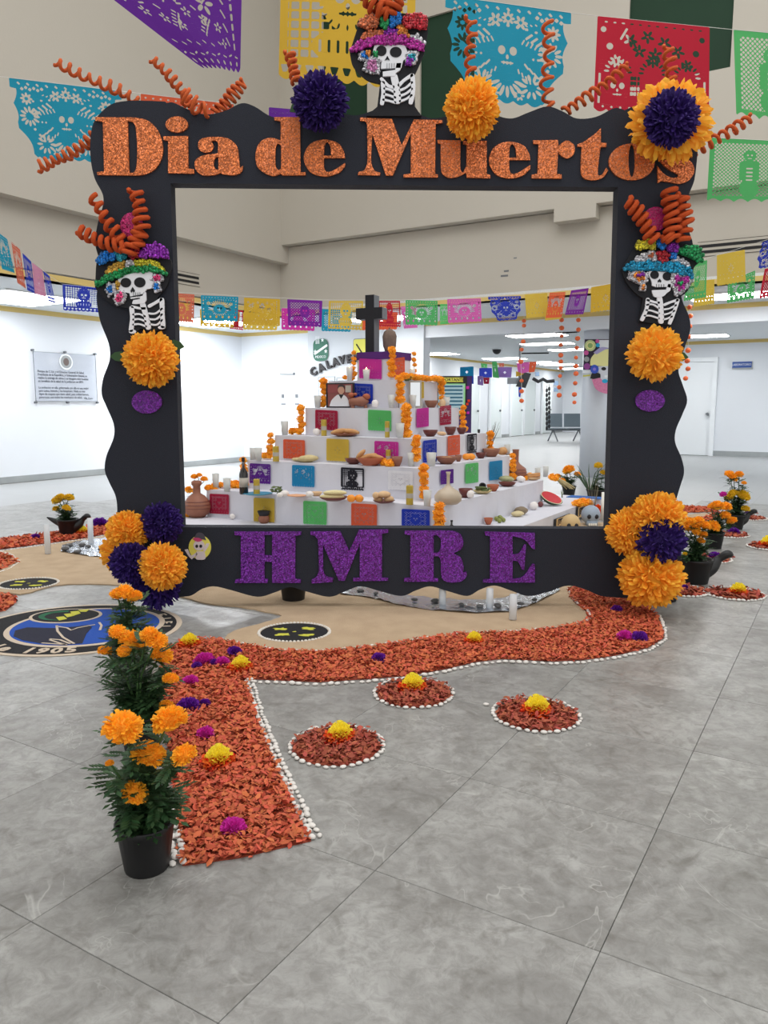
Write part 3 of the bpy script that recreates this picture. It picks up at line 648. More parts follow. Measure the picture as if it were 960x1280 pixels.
# top one: traced at 4.364x from (380, 0); stands on the top bar
o, s = (380, 0), 4.364
t, T = catrina(o, s, 'skeleton lady with magenta brimmed glitter hat standing on top of the frame', [
    ('hat_brim', 'magenta', [(255, 290), (300, 240), (380, 222), (470, 205), (580, 222), (650, 260), (655, 295), (600, 285), (540, 262), (460, 255), (380, 262), (300, 290), (260, 300)], dict(seed=41)),
    ('hat_crown', 'copper', [(310, 225), (340, 190), (420, 175), (440, 215), (370, 225)], dict(seed=42, dy=.036)),
    ('hat_crown', 'violet', [(430, 205), (440, 172), (510, 180), (510, 215)], dict(seed=43, dy=.036)),
    ('hat_crown', 'orange', [(510, 200), (510, 150), (550, 150), (560, 200), (600, 225)], dict(seed=44, dy=.036)),
    ('hat_crown', 'silver', [(560, 205), (620, 205), (655, 250), (640, 265), (600, 232)], dict(seed=45, dy=.036)),
    ('hat_puff', 'copper', [(298, 165), (310, 125), (370, 105), (405, 130), (400, 165), (340, 180)], dict(seed=46, dy=.05)),
    ('hat_puff', 'green', [(412, 160), (418, 105), (450, 105), (465, 160), (440, 180)], dict(seed=47, dy=.048)),
    ('hat_puff', 'blue', [(462, 160), (470, 105), (500, 88), (528, 110), (520, 150), (485, 175)], dict(seed=48, dy=.052)),
    ('hat_puff', 'red', [(530, 140), (560, 100), (610, 92), (660, 115), (672, 160), (665, 185), (600, 175), (550, 165)], dict(seed=49, dy=.05)),
    ('earring', 'blue', [(310, 330), (320, 300), (350, 305), (350, 335)], dict(seed=50, dy=.036, step=2.6, r=2)),
    ('earring', 'lilac', [(345, 385), (360, 340), (400, 350), (395, 400), (365, 400)], dict(seed=51, dy=.036, step=2.6, r=2)),
    ('earring', 'teal', [(565, 355), (570, 310), (610, 310), (600, 350)], dict(seed=52, dy=.036, step=2.6, r=2)),
    ('earring', 'violet', [(555, 370), (565, 335), (600, 340), (580, 370)], dict(seed=53, dy=.038, step=2.6, r=2)),
    ('glitter_dot', 'orange', [(335, 315), (340, 290), (365, 300), (360, 322)], dict(seed=54, dy=.044, step=2.4, r=1.8)),
    ('glitter_dot', 'green', [(375, 325), (375, 300), (400, 300), (400, 325)], dict(seed=55, dy=.036, step=2.4, r=1.8))],
    [(250, 295), (290, 170), (300, 120, 1), (420, 90, 1), (560, 85, 1), (672, 120), (675, 190), (655, 300), (620, 380, 1), (600, 420), (605, 590), (640, 640), (340, 640), (400, 590), (415, 465), (340, 440, 1), (270, 370, 1)])
bones(T, t, [(375, 300), (385, 262), (470, 252, 1), (550, 262), (572, 320), (540, 345), (530, 385), (505, 385), (420, 388), (422, 355), (390, 330, 1)],
      [ov(422, 293, 28, 28), ov(500, 300, 32, 28)], [(455, 320), (468, 345), (455, 340), (440, 345)],
      [(430, 405), (497, 395), (505, 358), (530, 358), (525, 395), (500, 412), (495, 428), (430, 430)],
      [bar([(490, 425), (505, 500), (510, 570)], 34), bar([(430, 460), (432, 520), (425, 580)], 20), bar([(590, 420), (595, 500), (580, 575)], 22), bar([(420, 440), (460, 480), (490, 488)], 16), bar([(590, 420), (545, 450), (515, 480)], 16),
       bar([(435, 495), (465, 500), (495, 515)], 11), bar([(435, 525), (465, 532), (500, 545)], 11), bar([(430, 555), (465, 562), (500, 572)], 11), bar([(590, 460), (555, 490), (520, 505)], 11), bar([(590, 495), (555, 522), (520, 535)], 11), bar([(588, 530), (555, 552), (520, 565)], 11)])
for px, tn, r in (([(486, 24), (470, 14), (458, 2), (450, -12)], 5, 7), ([(486, 24), (492, 10), (500, -2), (502, -14)], 5, 7), ([(480, 22), (474, 2), (472, -12)], 4, 6)):
    spiral(px, tn, r, parent=t, m=m_pipe, th=3.0, dy0=.04, dy1=.06, name='hat_plume')

# ---------------------------------------------------------------- paper pompons
m_po = mat('orange tissue', (255, 190, 60), rough=.75, var=.12, hue=.008, trans=.3)
m_pp = mat('dark purple tissue', (48, 20, 104), rough=.75, var=.25, trans=.2)
def pompon_mesh(seed, n=400, inner=.55):
    rnd = random.Random(seed); mb = MB()
    mb.ell((0, 0, 0), (.62, .62, .62), 12, 8)
    ga = PI*(3-math.sqrt(5))
    for i in range(n):
        z = 1-2*(i+.5)/n; r = math.sqrt(1-z*z); th = ga*i+rnd.uniform(-.15, .15)
        d = Vector((r*math.cos(th), r*math.sin(th), z+rnd.uniform(-.06, .06))).normalized()
        a = d.orthogonal().normalized(); a = Matrix.Rotation(rnd.uniform(0, 2*PI), 3, d) @ a; b = d.cross(a)
        L = rnd.uniform(.88, 1.06); w = rnd.uniform(.085, .12); bend = a*rnd.uniform(-.10, .10)
        p0 = d*.5; p1 = d*(.5+(L-.5)*.55)+b*.02; p2 = d*(L*.93)+bend*.6; p3 = d*L+bend
        cup = .045
        mb.add([p0-a*w*.4, p0+a*w*.4, p1-a*w+d*0, p1+b*cup*-1, p1+a*w, p2-a*w*.8, p2-b*cup, p2+a*w*.8, p3],
               [(0, 1, 4, 3), (0, 3, 2), (2, 3, 6, 5), (3, 4, 7, 6), (5, 6, 8), (6, 7, 8)])
    return mb.mesh('pompon')
PM = [pompon_mesh(1), pompon_mesh(2), pompon_mesh(3, 260)]
rr_ = random.Random(5)
def pompon(u, v, r, m, label, dy=.1, k=0, flat=.8, ex=1.0):
    w = r*(FY-dy+.12)/FPX; dy = max(dy, w*flat+.005); c = DP(u, v, FY-dy)
    o = link_mesh('paper_pompon', PM[k % 3], None, c, m)
    o.rotation_euler = (rr_.uniform(-.3, .3), rr_.uniform(-.3, .3), rr_.uniform(0, 6)) if flat > .95 else (0, rr_.uniform(-.4, .4), 0)
    o.scale = (w*ex, w*flat, w); ORG[o.name] = c
    return tag(o, label, 'paper pompon', 'tissue pompons on the frame')
pompon(400, 127, 33, m_pp, 'dark purple tissue pompon on the frame top above the d', k=0)
pompon(590, 136, 35, m_po, 'orange tissue pompon on the frame top above the u', k=1, ex=.93)
pompon(838, 152, 47, m_po, 'orange tissue pompon at the top right corner behind a purple one', k=2, dy=.06, flat=.5, ex=1.05)
pompon(839, 148, 33, m_pp, 'dark purple tissue pompon in the middle of an orange one at the top right corner', k=0, dy=.22, flat=.7)
pompon(188, 449, 34, m_po, 'orange tissue pompon under the left skeleton lady', k=1)
pompon(818, 442, 34, m_po, 'orange tissue pompon under the right skeleton lady', k=2)
pompon(159, 664, 27, m_po, 'upper orange tissue pompon of the lower left cluster', k=0, dy=.14)
pompon(202, 654, 27, m_pp, 'upper dark purple tissue pompon of the lower left cluster', k=1, dy=.12)
pompon(150, 690, 26, m_po, 'leftmost orange tissue pompon of the lower left cluster', k=2, dy=.12)
pompon(164, 704, 28, m_pp, 'middle dark purple tissue pompon of the lower left cluster', k=0, dy=.22)
pompon(203, 708, 31, m_po, 'biggest orange tissue pompon of the lower left cluster', k=1, dy=.26)
pompon(196, 732, 31, m_pp, 'lowest dark purple tissue pompon of the lower left cluster', k=2, dy=.14)
pompon(822, 648, 35, m_po, 'upper orange tissue pompon of the lower right cluster', k=0, dy=.17)
pompon(789, 665, 32, m_po, 'left orange tissue pompon of the lower right cluster', k=1, dy=.12)
pompon(826, 676, 32, m_pp, 'dark purple tissue pompon of the lower right cluster', k=2, dy=.23)
pompon(814, 722, 39, m_po, 'lowest orange tissue pompon of the lower right cluster', k=0, dy=.21, ex=1.10)
m_leafp = mat('green tissue leaf', (52, 84, 48), rough=.8)
for u, v, a in ((150, 446, PI), (222, 432, .2), (372, 136, 2.6), (848, 446, .1)):
    c = FP(u, v, .02); mb = MB(); q = 4.7/FPX
    mb.prism([[Vector((math.cos(a)*x-math.sin(a)*y, math.sin(a)*x+math.cos(a)*y)) for x, y in ((-12, 0), (-4, -6), (4, -5), (10, 0), (4, 5), (-4, 6))]], lambda p: c+Vector((p[0]*q, -.01, -p[1]*q)), lambda p: c+Vector((p[0]*q, -.004, -p[1]*q)))
    mb.build('tissue_leaf', m_leafp, frame)

# black pots the frame stands on
m_pot = mat('black nursery pot', (20, 20, 23), rough=.5, bump=(30, .05))
def pot_prof(r, h): return [(0, .002), (r*.72, 0), (r*.74, .006), (r*.93, h*.86), (r*.96, h*.87), (r*1.0, h*.98), (r*.97, h), (r*.9, h*.985), (r*.86, h*.86), (0, h*.84)]
for u, v, lb in ((365, 757, 'black pot behind the bottom bar of the frame, under the H and M'), (838, 758, 'black pot at the foot of the right post')):
    p = FL(u, v-3); p.y = FY+FT+.10 if u < 500 else FY+FT+.10
    mb = MB(); mb.lathe(pot_prof(.095, .17), p, 20)
    tag(mb.build('pot', m_pot, None, org=p, smooth=True), lb, 'pot', 'black pots holding the frame')
# ================================================================== CARPET OF PETALS, SAND AND STONES
def inpoly(poly, x, y):
    c = False; j = len(poly)-1
    for i in range(len(poly)):
        xi, yi = poly[i][0], poly[i][1]; xj, yj = poly[j][0], poly[j][1]
        if (yi > y) != (yj > y) and x < (xj-xi)*(y-yi)/(yj-yi)+xi: c = not c
        j = i
    return c
def gpoly(px): return [FL(p[0], p[1]).xy for p in px]
m_pet = mat('orange dyed shavings', (199, 98, 63), rough=.85, var=.2, hue=.012)
m_pet2 = mat('rust dyed shavings', (166, 82, 60), rough=.85, var=.26, hue=.012)
m_petb = mat('rust bed', (150, 62, 38), rough=.9, noise=(90, .6, (110, 42, 26)))
m_petb2 = m_petb
def petals(name, poly, m, dens, label, seed, size=.0115, hgt=.016, cat='petals', z0=0.0):
    rnd = random.Random(seed); xs = [p[0] for p in poly]; ys = [p[1] for p in poly]
    A = abs(sum(poly[i-1][0]*poly[i][1]-poly[i][0]*poly[i-1][1] for i in range(len(poly))))/2
    n = int(A*dens); k = 0; mb = MB()
    mb.prism([poly], lambda p: Vector((p[0], p[1], z0+.002)), lambda p: Vector((p[0], p[1], z0+.0005)))
    mb.cm = 1
    while k < n:
        x = rnd.uniform(min(xs), max(xs)); y = rnd.uniform(min(ys), max(ys))
        if not inpoly(poly, x, y): continue
        k += 1; x += rnd.gauss(0, .006); y += rnd.gauss(0, .006)
        s = size*rnd.uniform(.6, 1.5); w = s*rnd.uniform(.3, .6); a = rnd.uniform(0, 2*PI)
        c = Vector((x, y, z0+.004+rnd.random()**1.3*hgt))
        R = Matrix.Rotation(a, 3, 'Z') @ Matrix.Rotation(rnd.gauss(0, .45), 3, 'X') @ Matrix.Rotation(rnd.gauss(0, .4), 3, 'Y')
        b = rnd.uniform(-.35, .35)*s
        mb.add([c+R @ Vector(q) for q in ((-s, 0, 0), (-s*.3, -w, b*.5), (-s*.2, w, b*.6), (s*.5, -w*.8, b), (s*.6, w*.7, b), (s, 0, b*.2))], [(0, 1, 2), (1, 3, 4, 2), (3, 5, 4)])
    o = mb.build(name, m, None, org=(sum(xs)/len(xs), sum(ys)/len(ys), 0), mats=[m_petb, m])
    return tag(o, label, cat, kind='stuff')
near = [(228, 1083), (300, 1073), (389, 1052), (362, 995), (345, 955), (322, 900), (307, 849), (400, 853), (460, 849), (510, 845), (560, 836), (593, 828), (627, 824), (693, 827), (731, 825), (768, 820), (810, 810), (829, 798), (827, 786), (820, 769), (806, 754), (788, 744), (765, 738), (740, 733), (722, 733), (710, 738), (714, 750), (731, 765),
        (735, 772), (728, 779), (710, 784), (643, 791), (577, 793), (522, 801), (467, 809), (400, 816), (343, 814), (277, 801), (250, 799), (225, 803), (203, 815), (203, 860), (205, 900), (213, 960), (222, 1030)]
petals('petal_carpet', gpoly(near), m_pet, 12500, 'orange petal carpet path curving in front of the black frame', 1)
CIRC = [(421, 933, 'nearest petal circle, the left one of the three on the grey floor'), (670, 894, 'petal circle at the right of the three on the grey floor'), (517, 867, 'petal circle in the middle close to the carpet edge'),
        (918, 743, 'petal circle at the right behind the frame post with an orange flower'), (962, 684, 'petal circle cut by the right edge of the photo'), (884, 699, 'petal circle with a purple flower between the black pots'),
        (910, 669, 'petal circle with a violet flower before the tall potted marigold'), (936, 648, 'farthest petal circle beside the tall potted marigold'), (852, 739, 'petal circle behind the frame foot at the right')]
crad = [.158, .16, .158, .17, .17, .17, .17, .17, .16]
CC = []
for k, (u, v, lb) in enumerate(CIRC):
    c = FL(u, v); CC.append(c)
    rnd = random.Random(k); poly = [(c.x+crad[k]*math.cos(t*PI/14)*rnd.uniform(.96, 1.03), c.y+crad[k]*math.sin(t*PI/14)*rnd.uniform(.96, 1.03)) for t in range(28)]
    petals('petal_circle', poly, m_pet2, 11000 if k < 3 else 3500, lb, 20+k, hgt=.022, size=.0115 if k < 3 else .018)['group'] = 'petal circles'
farp = [([(0, 674), (34, 670), (62, 667), (105, 660), (137, 652), (190, 648), (240, 640), (240, 652), (190, 660), (135, 667), (112, 672), (62, 679), (0, 687)], 'far left stretch of petal carpet beyond the sand'),
        ([(-60, 690), (0, 692), (12, 696), (23, 703), (12, 709), (0, 714), (-60, 722)], 'petal patch on the sand at the left photo edge'),
        ([(-60, 742), (0, 743), (20, 744), (18, 755), (8, 763), (0, 765), (-60, 770)], 'petal patch beside the emblem at the left photo edge'),
        ([(760, 650), (800, 640), (850, 633), (895, 635), (897, 640), (860, 641), (800, 652), (770, 660)], 'far right stretch of petal carpet beyond the altar'),
        ([(850, 651), (880, 647), (893, 642), (900, 640), (905, 644), (890, 651), (870, 656), (850, 660)], 'thin orange petal strip behind the right potted marigolds')]
for k, (px, lb) in enumerate(farp): petals('petal_carpet', gpoly(px), m_pet, 3500, lb, 50+k, size=.02)
# sand
m_sand = mat('beige sand', (190, 166, 136), rough=.95, noise=(7, .6, (172, 148, 120)), bump=(160, .5))
def slab(name, px, z, m, label=None, cat=None, kind=None, parent=None, z0=.0005, world=None):
    poly = world or gpoly(px); mb = MB()
    mb.prism([[Vector(p) for p in poly]], lambda p: Vector((p[0], p[1], z)), lambda p: Vector((p[0], p[1], z0)))
    o = mb.build(name, m, parent, org=(poly[0][0], poly[0][1], 0) if parent is None else None); return tag(o, label, cat, kind=kind)
sand_px = S_([(-80, 690), (0, 690), (62, 682), (135, 670, 1), (220, 662), (330, 655), (560, 655), (700, 655), (800, 653), (850, 645), (893, 641), (893, 646), (850, 650), (800, 680, 1), (745, 715, 1), (711, 736), (714, 750, 1), (731, 765), (735, 772), (728, 780), (710, 785),
                (643, 792), (577, 794), (522, 802), (467, 810), (400, 816), (343, 814), (278, 802), (292, 790, 1), (318, 783, 1), (338, 777, 1), (352, 771, 1), (338, 767, 1), (300, 760, 1), (257, 755, 1), (225, 747, 1), (170, 735, 1), (112, 731, 1), (69, 733, 1), (40, 741, 1), (25, 744), (0, 741), (-80, 741)])
rs_ = random.Random(3)
slab('sand_bed', None, .008, m_sand, 'beige sand bed spread under and in front of the altar', 'sand', 'stuff', world=[(FL(p[0], p[1]).x+rs_.uniform(-.006, .006), FL(p[0], p[1]).y+rs_.uniform(-.006, .006)) for p in sand_px])
# black sand discs with yellow figures
m_bs = mat('black sand', (24, 24, 28), rough=.95, bump=(200, .4)); m_ys = mat('yellow sand', (206, 204, 74), rough=.95, bump=(200, .4)); m_bl = mat('blue sand', (22, 76, 170), rough=.95, bump=(200, .4))
m_gs = mat('green sand', (34, 110, 74), rough=.95, noise=(25, .5, (24, 60, 44))); m_ts = mat('tan sand', (206, 190, 170), rough=.95, bump=(200, .4)); m_nv = mat('navy sand', (30, 32, 52), rough=.95, bump=(200, .4))
def wcirc(c, rx, ry, n=40): return [(c.x+rx*math.cos(2*PI*i/n), c.y+ry*math.sin(2*PI*i/n)) for i in range(n)]
def patch(parent, name, poly, z, m):
    mb = MB(); mb.prism([[Vector(p) for p in poly]], lambda p: Vector((p[0], p[1], z)), lambda p: Vector((p[0], p[1], .0008))); return mb.build(name, m, parent)
for (u, v, r, lb) in ((368, 792, .165, 'black sand disc with four yellow glyphs in the sand before the frame'), (36, 731, .165, 'black sand disc with yellow glyphs at the far left of the sand')):
    c = FL(u, v); t = empty('sand_disc', c, lb, 'sand picture')
    patch(t, 'disc', wcirc(c, r*1.1, r*1.0), .010, m_bs)
    for k, (dx, dy) in enumerate(((-.08, .05), (.07, .06), (-.06, -.055), (.075, -.06), (0, 0))):
        rnd = random.Random(k+9); q = []
        n = 14; L_ = .05 if k < 4 else .014
        for i in range(n):
            a = 2*PI*i/n; rr = L_*rnd.uniform(.35, 1.0); q.append((c.x+dx+rr*math.cos(a)*1.1, c.y+dy+rr*math.sin(a)*.65))
        patch(t, 'glyph', q, .012, m_ys)
    mb = MB(); rnd = random.Random(4)
    for i in range(60):
        a = 2*PI*i/60; mb.ell((c.x+r*1.16*math.cos(a), c.y+r*1.06*math.sin(a), .010), (rnd.uniform(.007, .011), rnd.uniform(.006, .009), .007), 6, 4)
    mb.build('crushed_border', mat('white gravel', (226, 222, 214), rough=.8), t)['kind'] = 'stuff'
# emblem of coloured sand
ec = Vector((-1.71, 4.18, 0)); em = empty('sand_emblem', ec, 'large oval emblem of black and blue coloured sand with lettering on the floor', 'sand picture')
patch(em, 'outer_edge', wcirc(ec, .575, .50, 60), .003, m_ts)
patch(em, 'black_ring', wcirc(ec, .545, .472, 60), .0045, m_bs)
ic = Vector((-1.66, 4.20, 0))
patch(em, 'inner_edge', wcirc(ic, .425, .385, 60), .006, m_ts)
patch(em, 'blue_field', wcirc(ic, .395, .355, 60), .0075, m_bl)
patch(em, 'dark_land', [FL(*p).xy for p in ((17, 797), (19, 790), (34, 786), (70, 787), (95, 785), (110, 783), (115, 786), (108, 794), (103, 806), (80, 808), (50, 806), (28, 802))], .009, m_nv)
def stroke(parent, name, px, w, z, m):
    P = [FL(*p).xy for p in px]; L1 = []; R1 = []
    for i, p in enumerate(P):
        t = (P[min(i+1, len(P)-1)]-P[max(i-1, 0)]).normalized(); n = Vector((-t.y, t.x))*w/2; L1.append(p+n); R1.append(p-n)
    mb = MB(); n = len(P); vs = [Vector((q.x, q.y, z)) for q in L1+R1]; mb.add(vs, [(i, i+n, i+n+1, i+1) for i in range(n-1)]); return mb.build(name, m, parent)
for px in ([(71, 784), (72, 791), (79, 799), (93, 807)], [(71, 785), (84, 787), (89, 790), (97, 787), (112, 784), (119, 783)], [(124, 780), (127, 784), (125, 790)], [(62, 801), (75, 802), (88, 807)], [(52, 806), (66, 807), (84, 808)], [(62, 802), (74, 806), (82, 808)]):
    stroke(em, 'line', px, .013, .0105, m_ts)
oc = FL(82.5, 771.5); 
patch(em, 'oval_edge', wcirc(oc, .205, .155, 40), .0095, m_ts); patch(em, 'oval', wcirc(oc, .187, .137, 40), .011, m_bs)
mb = MB(); n = 16
vs = []
for i in range(n+1):
    a = PI*.55+PI*.95*i/n
    for r in (.82, .52+.2*(i/n)): vs.append((oc.x+.187*r*math.cos(a), oc.y+.137*r*math.sin(a), .0122))
mb.add(vs, [(2*i, 2*i+2, 2*i+3, 2*i+1) for i in range(n)]); mb.build('green_arc', m_gs, em)
for px in (((70, 774), (80, 773), (84, 776), (74, 778)), ((80, 770), (90, 769), (93, 772), (84, 774)), ((88, 767), (98, 766), (101, 769), (92, 772)), ((98, 765), (112, 764), (108, 767), (101, 767))): patch(em, 'yellow_patch', [FL(*p).xy for p in px], .0125, m_ys)
def text_mesh(name, body, size, m, parent, M, depth=.002, shear=0, align='CENTER', offset=0, sx=1.0, spacing=1.0):
    cu = bpy.data.curves.new(name, 'FONT'); cu.body = body; cu.size = size; cu.extrude = depth; cu.align_x = align; cu.align_y = 'CENTER'; cu.shear = shear; cu.offset = offset
    cu.resolution_u = 2; cu.space_character = spacing
    o = bpy.data.objects.new(name, cu); COL.objects.link(o); dg = bpy.context.evaluated_depsgraph_get()
    me = bpy.data.meshes.new_from_object(o.evaluated_get(dg)); bpy.data.objects.remove(o); bpy.data.curves.remove(cu)
    org = worg(parent) if parent else Vector((0, 0, 0))
    me.transform(Matrix.Translation(-org) @ M @ Matrix.Diagonal((sx, 1, 1, 1))); me.materials.clear(); me.materials.append(m)
    o = bpy.data.objects.new(name, me); COL.objects.link(o)
    if parent: o.parent = parent
    ORG[o.name] = org; return o
word = 'Notable 1905'
for i, ch in enumerate(word):
    if ch == ' ': continue
    a = math.radians(196+i*8.2); rx, ry = .485, .425
    p = Vector((ec.x+rx*math.cos(a), ec.y+ry*math.sin(a), .0062))
    text_mesh('letter', ch, .115, m_ts, em, Matrix.Translation(p) @ Matrix.Rotation(a+PI/2, 4, 'Z'), .001, offset=.004)
for a_ in (2, 12, 22, 35):
    a = math.radians(a_); p = Vector((ec.x+.485*math.cos(a), ec.y+.425*math.sin(a), .0062)); text_mesh('letter', 'IFLE'[(2, 12, 22, 35).index(a_)], .09, m_ts, em, Matrix.Translation(p) @ Matrix.Rotation(a-PI/2, 4, 'Z'), .001, offset=.001)

# ---------------------------------------------------------------- white pebbles
m_peb = mat('white pebble', (226, 222, 216), rough=.6, noise=(30, .5, (200, 196, 190)), ob=.06)
m_pebs = mat('white pebbles', (226, 222, 216), rough=.6, var=.08)
PEB = []
for k in range(4):
    rnd = random.Random(70+k); f1, f2, f3 = rnd.uniform(-.2, .2), rnd.uniform(-.2, .2), rnd.uniform(-.15, .15)
    mb = MB(); mb.ell((0, 0, .5), (1, .72, .5), 8, 6, f=lambda q: 1+f1*q.x+f2*q.y*q.x+f3*q.z*q.y); me = mb.mesh('pebble', smooth=True); me.materials.append(m_peb); PEB.append(me)
npeb = [0]
def pebble_line(pts, step, size, label, closed=False, jit=.25, single=True, seed=1, rows=1):
    rnd = random.Random(seed); P = [Vector((p[0], p[1])) for p in pts]
    if closed: P.append(P[0])
    pos = []; d = 0; nxt = 0
    for i in range(1, len(P)):
        L = (P[i]-P[i-1]).length; t = (P[i]-P[i-1]).normalized() if L > 0 else Vector((1, 0))
        while nxt <= d+L:
            q = P[i-1]+t*(nxt-d); nn = Vector((-t.y, t.x))
            for r_ in range(rows): pos.append((q+nn*((r_-(rows-1)/2)*size*1.5+rnd.uniform(-jit, jit)*size), math.atan2(t.y, t.x)))
            nxt += step*rnd.uniform(.85, 1.15)
        d += L
    if single:
        for q, a in pos:
            s = size*rnd.uniform(.75, 1.15); o = link_mesh('pebble', PEB[rnd.randrange(4)], None, (q.x, q.y, 0)); o.scale = (s, s, s*rnd.uniform(.8, 1.1)); o.rotation_euler = (0, 0, a+rnd.uniform(-.5, .5))
            tag(o, label, 'pebble', 'white pebbles ' + label.split('pebble ')[1]); npeb[0] += 1
    else:
        mb = MB()
        for q, a in pos:
            s = size*rnd.uniform(.75, 1.15); mb.ell((q.x, q.y, s*.5), (s, s*.7, s*.55), 6, 4, M=Matrix.Rotation(a+rnd.uniform(-.5, .5), 3, 'Z'))
        tag(mb.build('pebble_border', m_pebs, None), label, 'pebbles', kind='stuff')
for k in range(3):
    r = crad[k]+.012; pts = wcirc(CC[k], r, r, 40)
    pebble_line(pts, .029, .0125, 'small white pebble in the ring around the %s petal circle' % ('left', 'right', 'middle')[k], closed=True, seed=k)
pebble_line(gpoly([(312, 850), (326, 898), (349, 953), (367, 993), (386, 1034), (396, 1050)]), .030, .0135, 'small white pebble along the straight right edge of the near petal path', seed=11, rows=2)
pebble_line(gpoly([(308, 853), (400, 857), (460, 853), (510, 849), (560, 840), (593, 832), (627, 828), (693, 831), (731, 829), (768, 824), (812, 814), (833, 800), (831, 786), (824, 770)]), .034, .0145, 'small white pebble along the front edge of the petal carpet', seed=12)
pebble_line(gpoly([(222, 1080), (219, 1055), (216, 1030), (210, 1010)]), .026, .014, 'white pebble beside the nearest flower pot', seed=13, jit=.5, rows=2)
pebble_line(gpoly([(711, 738), (716, 750), (735, 765), (739, 772), (730, 780), (712, 786)]), .03, .014, 'white pebble edging between the sand and the right end of the carpet', single=False, seed=14)
pebble_line(gpoly([(277, 800), (343, 813), (400, 815), (467, 808), (522, 800), (577, 792), (643, 790), (712, 784)]), .03, .011, 'pale pebble edging between sand and the back of the carpet', single=False, seed=15)
for k in range(3, 9): pebble_line(wcirc(CC[k], crad[k]+.012, crad[k]+.012, 30), .028, .014, 'white pebble ring around the %s' % CIRC[k][2], closed=True, single=False, seed=30+k)
pebble_line(gpoly([(0, 690), (62, 681), (112, 674), (140, 669)]), .03, .013, 'white pebble edging between the sand and the far left carpet', single=False, seed=41)
pebble_line(gpoly([(-40, 691), (0, 690), (14, 694), (25, 703), (13, 711), (0, 716)]), .03, .013, 'white pebble edging of the petal patch at the left edge', single=False, seed=42)
for u, v in ((607, 882), (380, 1047)):
    o = link_mesh('pebble', PEB[0], None, FL(u, v)); o.scale = (.013, .013, .012); tag(o, 'stray white pebble %s' % ('left of the right petal circle' if u > 500 else 'at the lower right corner of the petal path'), 'pebble', 'stray white pebbles')

# ---------------------------------------------------------------- paper flowers lying on the petals
def ruffle_mesh(name, seed, n, hemi=True, inner=.6, w0=.16, w1=.26, top=1.0):
    rnd = random.Random(seed); mb = MB(); ga = PI*(3-math.sqrt(5))
    mb.ell((0, 0, .0), (inner*.9, inner*.9, inner*.9), 10, 6)
    for i in range(n):
        z = 1-((1.5 if name == 'marigold' else 1.15) if hemi else 2)*(i+.5)/n; r = math.sqrt(max(0, 1-z*z)); th = ga*i
        d = Vector((r*math.cos(th), r*math.sin(th), z)).normalized(); a = d.orthogonal().normalized()
        a = Matrix.Rotation(rnd.uniform(0, 6.28), 3, d) @ a; b = d.cross(a); w = rnd.uniform(w0, w1); L = rnd.uniform(.85, 1.05)
        p0 = d*inner*.7; e = [d*L*rnd.uniform(.92, 1.05)+a*w*t+b*w*.35*math.sin(t*4+i) for t in (-1, -.33, .33, 1)]
        mb.add([p0-a*w*.5, p0+a*w*.5]+e, [(0, 1, 4, 3), (0, 3, 2), (1, 5, 4)])
    return mb.mesh(name)
RUF = [ruffle_mesh('ruffle', 1, 90), ruffle_mesh('ruffle', 2, 90)]
m_mag = mat('magenta crepe', (216, 48, 176), rough=.8, var=.12, trans=.2); m_vio = mat('violet crepe', (110, 28, 160), rough=.8, var=.2, trans=.2)
m_yc = mat('yellow crepe', (255, 240, 76), rough=.8, var=.08, trans=.35); m_oc = mat('orange red crepe', (232, 84, 24), rough=.8, var=.15, hue=.015, trans=.25)
def pflower(u, v, r, kind, label, z=.012, asp=1.0):
    c = FL(u, v, z); w = r*((c-Vector((0, 0, CAM_H))).dot(CF))/FPX
    G = 'crepe paper flowers on the petals'
    if kind in 'mv':
        o = link_mesh('paper_flower', RUF[int(u) % 2], None, c, m_mag if kind == 'm' else m_vio); o.scale = (w*asp, w, w*.85); o.rotation_euler = (0, 0, u); tag(o, label, 'paper flower', G)
    else:
        t = empty('paper_flower', c, label, 'paper flower', G)
        a = link_mesh('outer_petals', RUF[0], t, (0, 0, 0), m_oc); a.scale = (w*1.05, w*1.05, w*.55); a['label'] = 'orange red outer petals'
        b = link_mesh('inner_petals', RUF[1], t, (w*.08, 0, w*.25), m_yc); b.scale = (w*.75, w*.7, w*.75); b['label'] = 'yellow inner petals'
